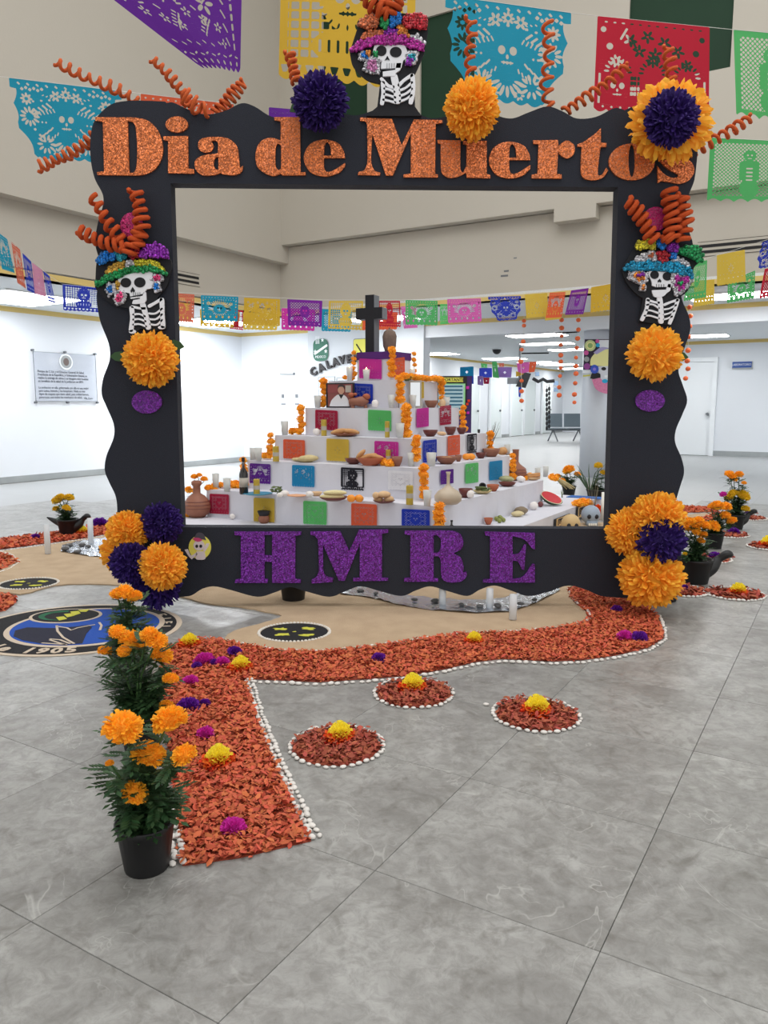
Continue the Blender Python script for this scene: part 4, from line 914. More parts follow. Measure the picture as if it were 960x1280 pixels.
for a in ((292, 1036, 17, 'm', 'large magenta paper flower at the near end of the petal path'), (257, 918, 12, 'm', 'magenta paper flower beside the marigold heads of the nearest plant'), (238, 853, 11, 'm', 'magenta paper flower on the petal path level with the middle circle'),
          (256, 827, 14, 'm', 'left magenta paper flower of the cluster at the corner of the carpet'), (278, 829, 10, 'm', 'right magenta paper flower of the cluster at the corner of the carpet'), (293, 816, 10, 'v', 'violet paper flower above the yellow one at the corner of the carpet'),
          (236, 884, 15, 'v', 'larger violet paper flower right of the middle potted marigold'), (256, 880, 8, 'v', 'small violet paper flower touching the larger violet one'), (246, 833, 7, 'v', 'violet tuft under the left magenta flower of the corner cluster'), (268, 829, 7, 'v', 'violet tuft between the two magenta flowers of the corner cluster'),
          (474, 824, 10, 'v', 'violet paper flower on the carpet above the middle circle'), (771, 763, 8, 'v', 'small violet paper flower near the right bend of the carpet'), (781, 797, 11, 'm', 'magenta half of the flower bunch at the right end of the carpet'), (799, 799, 12, 'v', 'violet half of the flower bunch at the right end of the carpet'),
          (272, 953, 23, 'y', 'yellow and orange paper flower on the near petal path'), (300, 835, 16, 'y', 'yellow and orange paper flower at the corner of the carpet'), (236, 806, 15, 'y', 'yellow and orange paper flower behind the corner cluster, at the rear edge'), (592, 802, 13, 'y', 'yellow paper flower on the carpet under the letter R'),
          (424, 922, 21, 'y', 'yellow paper flower in the middle of the left petal circle'), (515, 860, 19, 'y', 'yellow paper flower in the middle of the middle petal circle'), (670, 889, 21, 'y', 'yellow paper flower in the middle of the right petal circle'),
          (922, 741, 13, 'y', 'orange paper flower in the circle right of the frame foot'), (960, 682, 13, 'y', 'orange paper flower in the circle at the right photo edge'), (894, 697, 9, 'v', 'violet paper flower in the circle between the black pots'), (917, 666, 8, 'v', 'violet paper flower in front of the tall potted marigold'),
          (934, 643, 5, 'v', 'violet paper flower by the head of the far black bird pot'), (856, 735, 5, 'v', 'violet paper flower behind the frame foot'), (125, 656, 11, 'v', 'violet paper flower on the far left carpet right of the bird pot'), (44, 672, 6, 'v', 'small violet paper flower on the far left carpet'), (103, 666, 9, 'y', 'yellow paper flower beside the bird pot at the left')):
    pflower(*a)

# ---------------------------------------------------------------- foil stream, river stones, clear tubes
m_foil = mat('crumpled silver foil', (205, 212, 220), rough=.22, metal=.9, bump=(35, .9))
m_rock = mat('dark river stone', (70, 70, 72), rough=.5, noise=(12, .5, (96, 94, 90)), ob=.3)
def foil(px_top, px_bot, label, seed):
    n = len(px_top)*4; k = 7; rnd = random.Random(seed); mb = MB(); vs = []
    def interp(L, t):
        x = t*(len(L)-1); i = min(int(x), len(L)-2); return (L[i][0]+(L[i+1][0]-L[i][0])*(x-i), L[i][1]+(L[i+1][1]-L[i][1])*(x-i))
    for i in range(n+1):
        A_, B_ = FL(*interp(px_top, i/n)), FL(*interp(px_bot, i/n))
        for j in range(k+1):
            p = A_.lerp(B_, j/k); p.z = .011+rnd.uniform(0, .012); vs.append(p)
    mb.add(vs, [(i*(k+1)+j, i*(k+1)+j+1, (i+1)*(k+1)+j+1, (i+1)*(k+1)+j) for i in range(n) for j in range(k)])
    tag(mb.build('foil_stream', m_foil, None), label, 'foil')
foil([(424, 740), (445, 733), (470, 735), (495, 744), (540, 750), (590, 753), (630, 750), (660, 742), (695, 735)], [(426, 745), (450, 747), (475, 752), (500, 759), (540, 765), (590, 769), (640, 767), (668, 757), (700, 740)], 'silver foil stream laid in the sand under the frame', 1)
foil([(78, 684), (95, 679), (115, 676), (140, 672), (172, 670)], [(76, 691), (95, 694), (112, 697), (135, 698), (172, 700)], 'silver foil sheet in the sand behind the left post', 2)
RCK = []
for k in range(3):
    rnd = random.Random(90+k); q3 = rnd.uniform(-.2, .2); mb = MB(); mb.ell((0, 0, .35), (1, .7, .42), 10, 7, f=lambda q: 1+q3*q.x+.1*q.y*q.z); me = mb.mesh('river_stone', smooth=True); me.materials.append(m_rock); RCK.append(me)
for k, (u, v, r) in enumerate(((451, 740, 5), (470, 743, 4.5), (518, 751, 5), (543, 753, 6.5), (577, 757, 4.5), (600, 759, 5), (622, 759, 7), (650, 756, 5), (668, 751, 5), (82, 688, 7), (98, 691, 5), (103, 683, 6), (110, 684, 4), (126, 688, 5), (89, 683, 4))):
    c = FL(u, v, .018); w = r*c.y/FPX; o = link_mesh('river_stone', RCK[k % 3], None, c); o.scale = (w, w, w); o.rotation_euler = (0, 0, k*1.3)
    tag(o, 'dark river stone on the foil %s' % ('stream in front of the frame' if u > 300 else 'sheet at the left'), 'stone', 'dark river stones on the foil %s' % ('stream' if u > 300 else 'sheet'))
m_clear = mat('frosted clear plastic', (236, 240, 244), rough=.15, alpha=.55)
for u, v, h, lb in ((641, 774, .145, 'clear upright tube on the sand in front of the bottom bar'), (612, 760, .12, 'clear upright tube seen under the R'), (553, 756, .12, 'clear upright tube on the foil under the M'), (60, 692, .245, 'white upright tube on the sand, the left one behind the sand disc'), (114, 680, .23, 'white upright tube on the foil near the left post')):
    c = FL(u, v, .012); mb = MB(); w = .022 if h < .2 else .024
    mb.lathe([(w, 0), (w, h), (w*.88, h), (w*.88, .004), (0, .004)], c, 16); tag(mb.build('clear_tube', m_clear, None, org=c, smooth=True), lb, 'tube', 'clear tubes')
# ================================================================== CUT PAPER BANNERS
def pfield(kind, asp, ny):
    nx = int(round(ny*asp)); X, Y = np.meshgrid(np.linspace(0, asp, nx+1), np.linspace(0, 1, ny+1)); A = asp
    H = []
    def C(x, y, r, ry=None):
        ry = ry or r; H.append((np.sqrt(((X-x)/r)**2+((Y-y)/ry)**2)-1)*min(r, ry))
    def Rr(x, y, hx, hy, a=0):
        c, s = math.cos(a), math.sin(a); U = (X-x)*c+(Y-y)*s; V = -(X-x)*s+(Y-y)*c
        H.append(np.maximum(np.abs(U)-hx, np.abs(V)-hy))
    def pet(x, y, r0, r1, n, w, a0=0, sp=2*PI):
        for i in range(n):
            a = a0+sp*i/n; m = (r0+r1)/2; lx, ly = x+m*math.cos(a), y+m*math.sin(a); L = (r1-r0)/2
            c, s = math.cos(a), math.sin(a); U = (X-lx)*c+(Y-ly)*s; V = -(X-lx)*s+(Y-ly)*c
            H.append((np.sqrt((U/L)**2+(V/w)**2)-1)*w)
    keep = []                                   # solid figures that win over lattice holes
    def K(x, y, r, ry=None): ry = ry or r; keep.append((np.sqrt(((X-x)/r)**2+((Y-y)/ry)**2)-1)*min(r, ry))
    def KR(x, y, hx, hy): keep.append(np.maximum(np.abs(X-x)-hx, np.abs(Y-y)-hy))
    def lattice(x0, x1, y0, y1, st, diag, w=.27):
        if diag: u = (X+Y)/st; v = (X-Y)/st
        else: u = X/st; v = Y/st
        q = np.maximum(np.abs(u-np.floor(u)-.5), np.abs(v-np.floor(v)-.5))-(.5-w/2)
        q = q*st
        return np.maximum(q, np.maximum(np.maximum(x0-X, X-x1), np.maximum(y0-Y, Y-y1)))
    def skull(x, y, s):
        C(x-.35*s, y-.1*s, .22*s, .26*s); C(x+.35*s, y-.1*s, .22*s, .26*s); C(x, y+.28*s, .09*s, .15*s); Rr(x, y+.62*s, .38*s, .05*s)
        for t in (-.2, 0, .2): Rr(x+t*s, y+.62*s, .03*s, .12*s)
    lat = None; bot = 1.0-.035*(1-np.abs(np.sin(X/A*PI*9))); out = np.maximum(np.maximum(-X, X-A), np.maximum(-Y, Y-bot))
    if kind == 'lady':
        out = np.maximum(out, -1.0*(A*.5*1.06-np.abs(X-A/2)*(1+.0*Y)) - .0)
        side = .03+.05*np.abs(np.sin(Y*PI*3.2)); out = np.maximum(out, np.abs(X-A/2)-(A/2-side*(Y > .12)-np.maximum(0, Y-.55)*.55))
        skull(A/2, .48, .17); pet(A/2, .74, .08, .2, 7, .018, .3, PI*.9)
        for sx in (-1, 1):
            pet(A/2+sx*A*.34, .46, .05, .13, 12, .016); pet(A/2+sx*A*.2, .8, .05, .13, 10, .016); pet(A/2+sx*.13, .17, .015, .075, 6, .016)
            for k in range(5): Rr(A/2+sx*(.22+.055*k), .3+.03*k, .012, .045, sx*.9)
            for k in range(4): Rr(A/2+sx*(.2+.05*k), .6+.04*k, .01, .035, sx*-.7)
            for k in range(6): Rr(A/2+sx*(.30+.05*k), .10+.02*(k % 2), .018, .018, .7)
        for k in range(9): Rr(A*.2+A*.6*k/8, .265-.05*math.sin(PI*k/8), .016, .012, 0)
        pet(A/2, .14, .02, .07, 8, .014)
        for sx in (-1, 1):
            pet(A/2+sx*A*.36, .24, .02, .08, 8, .015); pet(A/2+sx*A*.1, .9, .02, .06, 7, .012)
            for k in range(6): Rr(A/2+sx*(.16+.045*k), .36+.012*k, .008, .03, sx*.5)
            for k in range(4): Rr(A/2+sx*(.12+.04*k), .66+.03*k, .008, .026, sx*-.3); Rr(A/2+sx*(.14+.05*k), .205-.01*k, .016, .007, sx*.6)
            for k in range(3): C(A/2+sx*(.42-.06*k), .62+.07*k, .018); C(A/2+sx*(.27+.05*k), .52, .013)
        for k in range(11): Rr(A*.08+A*.84*k/10, .055, .02, .012, .7)
    elif kind == 'skulls':
        for x in (.2, .5, .8): skull(A*x, .72, .13)
        for x in (.35, .65): 
            for i in (-1, 0, 1):
                for j in range(4): Rr(A*x+i*.035, .62+.055*j, .013, .021)
        for x in (.2, .5, .8): pet(A*x, .56, .09, .15, 9, .012, PI, PI*1.12)
        for x in (.12, .88): C(A*x, .3, .035)
        for x, y in ((.3, .22), (.45, .17), (.6, .22), (.72, .3), (.38, .33), (.52, .35)): pet(A*x, y, .01, .075, 5, .016, x*9)
        pet(A*.5, .42, .02, .08, 8, .014); pet(A*.8, .44, .02, .07, 7, .014); pet(A*.18, .45, .02, .07, 7, .014)
        for k in range(12): C(A*(.08+.076*k), .94, .013); Rr(A*(.08+.076*k), .05, .018, .008)
        Rr(A*.24, .16, .012, .07, .5); Rr(A*.33, .25, .012, .06, -.5); Rr(.05, .75, .012, .16); Rr(A-.05, .75, .012, .16); C(.07, .13, .03); C(A-.08, .15, .03)
    elif kind == 'couple':
        lat = lattice(.07, A-.07, .07, .9, .055, True)
        for x in (.38, .64):
            K(A*x, .26, .075); KR(A*x, .55, .085, .2); K(A*x, .78, .12, .12); C(A*x-.028, .25, .014); C(A*x+.028, .25, .014); Rr(A*x, .3, .03, .007)
            for k in range(4): Rr(A*x, .46+.06*k, .045, .012)
            for s in (-1, 1): KR(A*x+s*.1, .5, .022, .13)
        bot2 = .94-.05*np.abs(np.sin(X/A*PI*8)); out = np.maximum(out, Y-bot2-.05)
    elif kind == 'gridskull':
        lat = lattice(.06, A-.06, .05, .84, .075, False, .24)
        K(A/2, .34, .19, .25); K(A/2, .72, .24, .13); skull(A/2, .36, .17); pet(A/2, .36, .185, .235, 20, .008); 
        for k in range(7): Rr(A*.3+A*.4*k/6, .72, .01, .05)
        q = (np.abs(((X/A*11) % 1)-.5))*.12; H.append(np.maximum(q-.035+(Y-.9)*.4, np.abs(Y-.91)-.03))
    elif kind == 'dance':
        for k in range(9): Rr(A-.12, .1+.085*k, .013, .03)
        for k in range(6): Rr(A-.22, .14+.12*k, .008, .045, -.5)
        for cx, cy in ((.36*A, .62), (.62*A, .66)):
            for k in range(5):
                Rr(cx-.05+.03*k, cy-.03*k, .022, .008, .5); Rr(cx-.02+.03*k, cy+.03-.03*k, .022, .008, -.9)
        for k in range(6): pet(A*(.12+.13*k), .16+.05*(k % 2), .015, .055, 6, .011); pet(A*(.16+.12*k), .5+.06*(k % 3), .012, .05, 5, .011)
        for k in range(7): Rr(A*(.1+.1*k), .4+.03*(k % 3), .03, .008, .8*(k % 3-1)); Rr(A*(.12+.1*k), .76+.02*(k % 2), .026, .008, .5)
        pet(A*.78, .76, .01, .045, 4, .012); pet(A*.2, .3, .02, .1, 6, .02); pet(A*.5, .3, .03, .12, 7, .022); pet(A*.7, .42, .02, .1, 5, .02)
        for k in range(10): Rr(.1+k*(A-.2)/9, .86+.012*(k % 2), .035, .007, .2 if k % 2 else -.2)
        for k in range(8): C(.1+k*(A-.2)/7, .93, .022, .02)
    elif kind == 'rays':
        pet(A/2, .55, .2, .42, 17, .018, PI, PI*1.06); skull(A/2, .5, .15)
        for k in range(6): C(.1+k*(A-.2)/5, .83, .035, .05)
        for k in range(14): Rr(.07+k*(A-.14)/13, .15, .012, .022, .6); Rr(.07+k*(A-.14)/13, .73, .018, .01, .5*(k % 2))
        pet(A/2, .5, .22, .3, 24, .012); pet(A*.2, .3, .02, .08, 8, .014); pet(A*.8, .3, .02, .08, 8, .014)
        for k in range(12): C(.08+k*(A-.16)/11, .07, .018)
        for s in (.08, A-.08):
            for k in range(5): Rr(s, .2+.11*k, .02, .025, .78)
    elif kind == 'diamond':
        lat = lattice(.1, A-.1, .1, .8, .1, True, .38); K(A/2, .45, .16, .2); skull(A/2, .42, .15)
        for k in range(7): C(.1+k*(A-.2)/6, .89, .025)
    elif kind == 'plain':
        for k in range(7): Rr(.15+k*(A-.3)/6, .2+.05*math.sin(k), .03, .008, .4); Rr(.15+k*(A-.3)/6, .35, .022, .008, -.6); Rr(.15+k*(A-.3)/6, .66, .02, .01, .8)
        for k in range(6): C(.15+k*(A-.3)/5, .8, .02); pet(A/2, .5, .05, .14, 8, .012)
    hol = np.full(X.shape, 9.)
    for h_ in H: hol = np.minimum(hol, h_)
    if lat is not None:
        for k_ in keep: lat = np.maximum(lat, -(k_-.012))
        hol = np.minimum(hol, lat)
    return X/A, Y, np.minimum(hol, -out)
PTC = {}
def ptemplate(kind, asp, ny):
    key = (kind, asp, ny)
    if key in PTC: return PTC[key]
    U, V, F = pfield(kind, asp, ny); F = F-1e-4; ny_, nx_ = F.shape[0]-1, F.shape[1]-1; vs = []; fs = []
    for j in range(ny_):
        i = 0
        while i < nx_:
            f = (F[j, i], F[j, i+1], F[j+1, i+1], F[j+1, i]); p = [x > 0 for x in f]
            if all(p):
                k = i
                while k+1 < nx_ and F[j, k+2] > 0 and F[j+1, k+2] > 0 and k-i < 12: k += 1
                b = len(vs); vs += [(U[j, i], V[j, i]), (U[j, k+1], V[j, k+1]), (U[j+1, k+1], V[j+1, k+1]), (U[j+1, i], V[j+1, i])]; fs.append((b, b+1, b+2, b+3)); i = k+1; continue
            if any(p):
                c = ((U[j, i], V[j, i]), (U[j, i+1], V[j, i+1]), (U[j+1, i+1], V[j+1, i+1]), (U[j+1, i], V[j+1, i])); poly = []
                for q in range(4):
                    r = (q+1) % 4
                    if p[q]: poly.append(c[q])
                    if p[q] != p[r]: t = f[q]/(f[q]-f[r]); poly.append((c[q][0]+(c[r][0]-c[q][0])*t, c[q][1]+(c[r][1]-c[q][1])*t))
                if len(poly) > 2: b = len(vs); vs += poly; fs.append(tuple(range(b, b+len(poly))))
            i += 1
    PTC[key] = (vs, fs); return PTC[key]
PC = {'purple': (92, 26, 140), 'violet': (120, 30, 150), 'yellow': (208, 168, 48), 'teal': (24, 146, 176), 'red': (186, 24, 50), 'green': (84, 180, 104), 'orange': (226, 98, 60), 'blue': (42, 60, 176), 'pink': (214, 100, 176), 'magenta': (204, 50, 160),
      'salmon': (208, 108, 84), 'gold': (216, 184, 70), 'black': (28, 28, 40), 'aqua': (24, 140, 190), 'lilac': (140, 110, 180), 'crimson': (170, 24, 64), 'royal': (26, 56, 180), 'lime': (96, 196, 110), 'white': (228, 228, 232), 'palepink': (206, 140, 170)}
def pmat(c): return mat(c+' tissue paper', PC[c], rough=.8, trans=.35 if c not in ('white',) else .2)
def banner(name, kind, col, q, asp, ny, label, group, parent=None, wav=.0, cat='paper banner', flip=False):
    """q: the four corners in space: top left, top right, bottom right, bottom left"""
    vs, fs = ptemplate(kind, asp, ny); TL, TR, BR, BL = q; out = []; nr = (TR-TL).cross(BL-TL).normalized()
    for u, v in vs:
        if flip: u = 1-u
        out.append((TL.lerp(TR, u)).lerp(BL.lerp(BR, u), v)+nr*wav*v*math.sin(u*7+TL.x*5))
    me = bpy.data.meshes.new(name); o_ = TL.lerp(TR, .5); me.from_pydata([tuple(p-o_) for p in out], [], fs); me.materials.append(pmat(col)); me.update()
    o = bpy.data.objects.new(name, me); COL.objects.link(o)
    if parent: o.parent = parent; o.location = o_-worg(parent)
    else: o.location = o_; tag(o, label, cat, group)
    return o
def pxq(px, Y0, Y1=None):
    Y1 = Y1 or Y0; return [DP(px[0][0], px[0][1], Y0), DP(px[1][0], px[1][1], Y1), DP(px[2][0], px[2][1], Y1), DP(px[3][0], px[3][1], Y0)]
m_str = mat('white string', (220, 220, 215), rough=.9)
GB = 'large cut paper banners hanging above the frame'
BIG = [('dance', 'purple', [(62, -62), (303, -55), (300, 90), (252, 84)], 5.6, 1.35, 'large purple cut paper banner hanging at the top left'),
       ('gridskull', 'yellow', [(352, -60), (520, -60), (518, 112), (348, 98)], 6.0, 1.0, 'large yellow cut paper banner behind the top skeleton lady'),
       ('lady', 'teal', [(557, -6), (714, 16), (712, 138), (553, 122)], 5.4, 1.3, 'large turquoise cut paper banner above the word Muertos'),
       ('skulls', 'red', [(747, 20), (887, 34), (887, 150), (742, 138)], 5.3, 1.2, 'large red cut paper banner behind the top right pompon'),
       ('couple', 'green', [(917, 37), (1040, 48), (1040, 160), (920, 146)], 5.8, 1.15, 'green cut paper banner cut by the right photo edge, the upper one'),
       ('couple', 'green', [(888, 172), (1020, 178), (1018, 256), (884, 252)], 6.8, 1.5, 'green cut paper banner with a couple, the lower one at the right edge'),
       ('lady', 'teal', [(11, 97), (152, 114), (150, 206), (20, 196)], 5.5, 1.4, 'large turquoise cut paper banner at the left, behind the frame corner'),
       ('rays', 'orange', [(176, 117), (292, 130), (290, 190), (174, 182)], 6.2, 1.5, 'orange cut paper banner peeping over the frame above the i and a'),
       ('plain', 'purple', [(336, 134), (372, 137), (372, 165), (336, 162)], 8.0, 1.3, 'small purple cut paper banner peeping over the frame left of the purple pompon')]
for k, (kind, c, px, Y, asp, lb) in enumerate(BIG):
    banner('paper_banner', kind, c, pxq(px, Y), asp, 96 if k < 8 else 30, lb, GB, wav=.012)
def string(pts, label, r=.002):
    mb = MB(); mb.tube(pts, r, 5); tag(mb.build('banner_string', m_str, None, org=pts[0]), label, 'string', 'strings of the banners')
string([DP(-40, -92, 5.6), DP(62, -62, 5.6), DP(303, -55, 5.6), DP(420, -70, 5.6)], 'thin white string of the purple banner at the top left')
string([DP(470, -60, 5.4), DP(557, -6, 5.4), DP(714, 16, 5.4), DP(747, 20, 5.35), DP(887, 34, 5.45), DP(917, 37, 5.8), DP(1040, 48, 5.8)], 'thin white string of the turquoise, red and green banners')
string([DP(-60, 88, 5.5), DP(11, 97, 5.5), DP(152, 114, 5.5), DP(176, 117, 6.2), DP(292, 130, 6.2)], 'thin white string of the left turquoise banner')
string([DP(870, 171, 6.8), DP(1030, 179, 6.8)], 'thin white string of the lower green banner')
# rows of small banners
GS = 'small cut paper banners strung across the hall'
SM = [('rays', 'salmon', [(212, 366), (243, 368), (242, 404), (211, 402)], 9.6, 'salmon paper banner just right of the left post'), ('rays', 'teal', [(251, 369), (298, 371), (297, 402), (252, 401)], 9.6, 'turquoise paper banner right of the left post'),
      ('dance', 'yellow', [(305, 372), (350, 374), (350, 408), (305, 406)], 9.6, 'yellow paper banner between a turquoise and a purple one'), ('diamond', 'violet', [(359, 374), (403, 376), (402, 409), (360, 407)], 9.6, 'purple paper banner left of the cross'),
      ('gridskull', 'gold', [(411, 376), (454, 376), (453, 413), (410, 411)], 9.7, 'yellow paper banner with two blue holes left of the cross'), ('gridskull', 'red', [(473, 376), (500, 376), (501, 409), (474, 408)], 9.7, 'red paper banner right of the cross'),
      ('rays', 'green', [(507, 375), (547, 376), (547, 407), (507, 406)], 9.7, 'green paper banner second right of the cross'), ('rays', 'pink', [(559, 374), (601, 373), (602, 402), (560, 404)], 9.6, 'pink paper banner between a green and a blue one'),
      ('lady', 'blue', [(610, 371), (651, 370), (654, 399), (614, 402)], 9.5, 'blue scalloped paper banner right of the pink one'), ('plain', 'gold', [(656, 368), (684, 366), (686, 396), (658, 398)], 9.5, 'pale yellow paper banner next to the blue scalloped one'),
      ('rays', 'orange', [(687, 366), (707, 365), (702, 397), (682, 398)], 9.4, 'orange paper banner left of the slanted purple one'), ('diamond', 'violet', [(714, 363), (736, 360), (729, 393), (706, 394)], 9.3, 'slanted purple paper banner left of the right post'),
      ('plain', 'yellow', [(739, 359), (775, 353), (776, 386), (738, 391)], 9.2, 'yellow paper banner at the right post'),
      ('gridskull', 'blue', [(78, 355), (132, 361), (130, 391), (79, 388)], 9.0, 'blue paper banner left of the left post'), ('rays', 'teal', [(-8, 286), (9, 299), (19, 342), (3, 337)], 6.2, 'turquoise paper banner at the left photo edge'), ('rays', 'salmon', [(14, 302), (25, 312), (33, 362), (22, 354)], 6.6, 'orange paper banner second from the left edge'),
      ('diamond', 'blue', [(28, 316), (39, 327), (44, 368), (34, 363)], 7.0, 'narrow blue paper banner second of the row at the left edge'), ('plain', 'palepink', [(40, 328), (53, 338), (58, 372), (43, 368)], 7.4, 'pale pink paper banner at the left edge row'), ('diamond', 'blue', [(54, 339), (62, 345), (70, 380), (60, 377)], 7.8, 'last narrow blue paper banner of the left edge row'),
      ('lady', 'blue', [(953, 303), (1000, 285), (985, 330), (938, 338)], 7.0, 'blue paper banner blown aslant at the right photo edge'), ('plain', 'gold', [(896, 319), (931, 312), (932, 352), (896, 358)], 8.6, 'plain yellow paper banner under the air slot at the right'), ('diamond', 'green', [(866, 329), (884, 325), (882, 372), (854, 377)], 8.4, 'green paper banner beside the right skeleton lady'),
      ('rays', 'green', [(910, 352), (944, 338), (943, 373), (909, 379)], 9.4, 'green scalloped paper banner at the right'), ('diamond', 'red', [(956, 336), (990, 330), (985, 368), (949, 373)], 9.0, 'red paper banner at the right photo edge'), ('plain', 'gold', [(868, 352), (893, 349), (893, 380), (867, 384)], 9.8, 'faint yellow paper banner behind the green one at the right')]
for kind, c, px, Y, lb in SM: banner('small_paper_banner', kind, c, pxq(px, Y), 1.3, 54, lb, GS, wav=.006)
SB = [('dance', 'gold', [(206, 376), (240, 380), (240, 400), (206, 398)], 'yellow strip of paper banner of the rear row at the left post'), ('diamond', 'yellow', [(250, 386), (300, 390), (298, 410), (250, 408)], 'yellow rear row banner behind the turquoise one'), ('gridskull', 'red', [(288, 387), (304, 388), (304, 413), (287, 411)], 'red rear row banner between turquoise and yellow'),
      ('rays', 'gold', [(304, 390), (348, 393), (346, 413), (304, 412)], 'pale yellow rear row banner'), ('rays', 'magenta', [(352, 385), (394, 387), (393, 414), (352, 412)], 'magenta rear row banner behind the purple one'), ('diamond', 'teal', [(401, 386), (440, 388), (438, 415), (402, 414)], 'turquoise rear row banner left of the cross'),
      ('plain', 'orange', [(450, 390), (497, 390), (496, 412), (452, 413)], 'pale orange rear row banner behind the cross'), ('rays', 'pink', [(501, 383), (520, 383), (522, 410), (505, 411)], 'pink rear row banner behind the green one'), ('rays', 'lime', [(550, 380), (561, 380), (561, 405), (550, 406)], 'lime rear row banner between green and pink'), ('plain', 'gold', [(682, 384), (700, 383), (701, 399), (681, 401)], 'pale orange rear row banner under the orange one')]
for kind, c, px, lb in SB: banner('small_paper_banner', kind, c, pxq(px, 11.2), 1.3, 30, lb, 'rear row of small cut paper banners', wav=.006)
string([DP(205, 364, 9.6), DP(300, 370, 9.6), DP(405, 375, 9.6), DP(500, 375, 9.7), DP(600, 372, 9.6), DP(680, 366, 9.5), DP(740, 359, 9.25), DP(800, 347, 8.9), DP(900, 318, 8.6), DP(990, 290, 7.0)], 'string of the front row of small banners')
string([DP(-10, 284, 6.1), DP(25, 312, 6.7), DP(62, 345, 7.8), DP(78, 355, 9.0), DP(135, 361, 9.0), DP(205, 364, 9.6)], 'string of the small banners at the left')
string([DP(200, 375, 11.2), DP(350, 385, 11.2), DP(500, 385, 11.2), DP(700, 380, 11.2)], 'string of the rear row of small banners')
# ================================================================== THE STEPPED ALTAR
AC = Vector((0, 7.9, 0)); CA, CB = AC.dot(E1), AC.dot(E2)
TZ = [.417, .69, .93, 1.195, 1.455, 1.735]; TS = [2.50, 1.94, 1.56, 1.13, .80, .385]; PZ = .15
m_cloth = mat('white cloth', (214, 214, 222), rough=.9, noise=(3, .4, (200, 201, 212)), bump=(9, .35))
m_pcloth = mat('purple cloth', (78, 26, 110), rough=.8, bump=(20, .3))
altar = empty('stepped_altar', AC, 'white cloth covered stepped altar of six tiers with purple top', 'altar')
def draped(name, a0, a1, b0, b1, z0, z1, m, seed, parent=altar, n=26, amp=.008):
    mb = MB()
    def nz(p, k): return mnoise.noise(Vector((p.x*5+seed*3, p.y*5, p.z*2.2+k)))*amp
    def sheet(f, nu, nv, nrm):
        vs = [];
        for j in range(nv+1):
            for i in range(nu+1):
                p = f(i/nu, j/nv); e = 0 if (j == nv or j == 0) and nrm.z == 0 and False else 1
                vs.append(p+nrm*nz(p, seed)*e)
        mb.add(vs, [(j*(nu+1)+i, j*(nu+1)+i+1, (j+1)*(nu+1)+i+1, (j+1)*(nu+1)+i) for j in range(nv) for i in range(nu)])
    sheet(lambda s, t: W(a0+(a1-a0)*s, b0, z0+(z1-z0)*t), n, 8, -E2); sheet(lambda s, t: W(a1, b0+(b1-b0)*s, z0+(z1-z0)*t), n, 8, E1)
    sheet(lambda s, t: W(a1+(a0-a1)*s, b1, z0+(z1-z0)*t), 2, 1, Vector((0, 0, 0))); sheet(lambda s, t: W(a0, b1+(b0-b1)*s, z0+(z1-z0)*t), 2, 1, Vector((0, 0, 0)))
    mb.add([W(a0, b0, z1), W(a1, b0, z1), W(a1, b1, z1), W(a0, b1, z1)], [(0, 1, 2, 3)])
    o = mb.build(name, m, parent, smooth=False); return o
draped('platform', CA-1.75, CA+1.60, CB-1.72, CB+2.3, 0.009, PZ, m_cloth, 9)
zs = [PZ]+TZ
for k in range(6):
    w = TS[k]/2; draped('tier', CA-w, CA+w, CB-w, CB+w, zs[k]-.002, zs[k+1], m_cloth, k)
w = TS[5]/2+.006; draped('top_cloth', CA-w, CA+w, CB-w, CB+w, TZ[5]-.07, TZ[5]+.004, m_pcloth, 7, n=6, amp=.003)
# strips of the black and white woven runner on the platform, and two step pattern signs on its side
m_purp = mat('dark purple stripe', (60, 40, 90), rough=.8)
for k, (u, v) in enumerate(((575, 651), (590, 646), (603, 643), (618, 639), (630, 636), (642, 633), (655, 630), (668, 627))):
    p = FL(u, v, PZ+.003); mb = MB(); mb.box(p, (.045, .30, .003), BROT-1.0); mb.build('runner_stripe', m_purp, altar)
m_tanp = mat('tan card', (214, 178, 124), rough=.8)
for (u0, v0, u1, v1) in ((692, 649, 710, 672), (720, 634, 732, 660)):
    pl = CA+1.605; A_ = RP(u0, v0, ea=pl); B_ = RP(u1, v1, ea=pl); b0, b1, z1, z0 = A_.dot(E2), B_.dot(E2), A_.z, .02
    if b1 < b0: b0, b1 = b1, b0
    t = empty('step_pattern_sign', W(pl+.01, (b0+b1)/2, 0), 'tan card with black stepped spiral leaning on the %s of the platform side' % ('front part' if u0 < 700 else 'rear part'), 'sign', 'step pattern signs')
    mb = MB(); mb.box(W(pl+.010, (b0+b1)/2, (z0+z1)/2), (.008, b1-b0, z1-z0), BROT); mb.build('card', m_ink, t)
    mb = MB(); mb.box(W(pl+.015, (b0+b1)/2+.008, (z0+z1)/2), (.006, (b1-b0)*.84, (z1-z0)*.9), BROT); mb.build('face', m_tanp, t)
    for k in range(3):
        f = .62-.2*k; L_ = (b1-b0); hz = (z1-z0); c = ((b0+b1)/2, (z0+z1)/2)
        for (db, dz, sb, sz) in ((-f/2*L_, 0, .02, f*hz), (f/2*L_, 0, .02, f*hz), (0, f/2*hz, f*L_, .012)):
            mb = MB(); mb.box(W(pl+.020, c[0]+db, c[1]+dz), (.004, sb, sz), BROT); mb.build('spiral_line', m_ink, t)
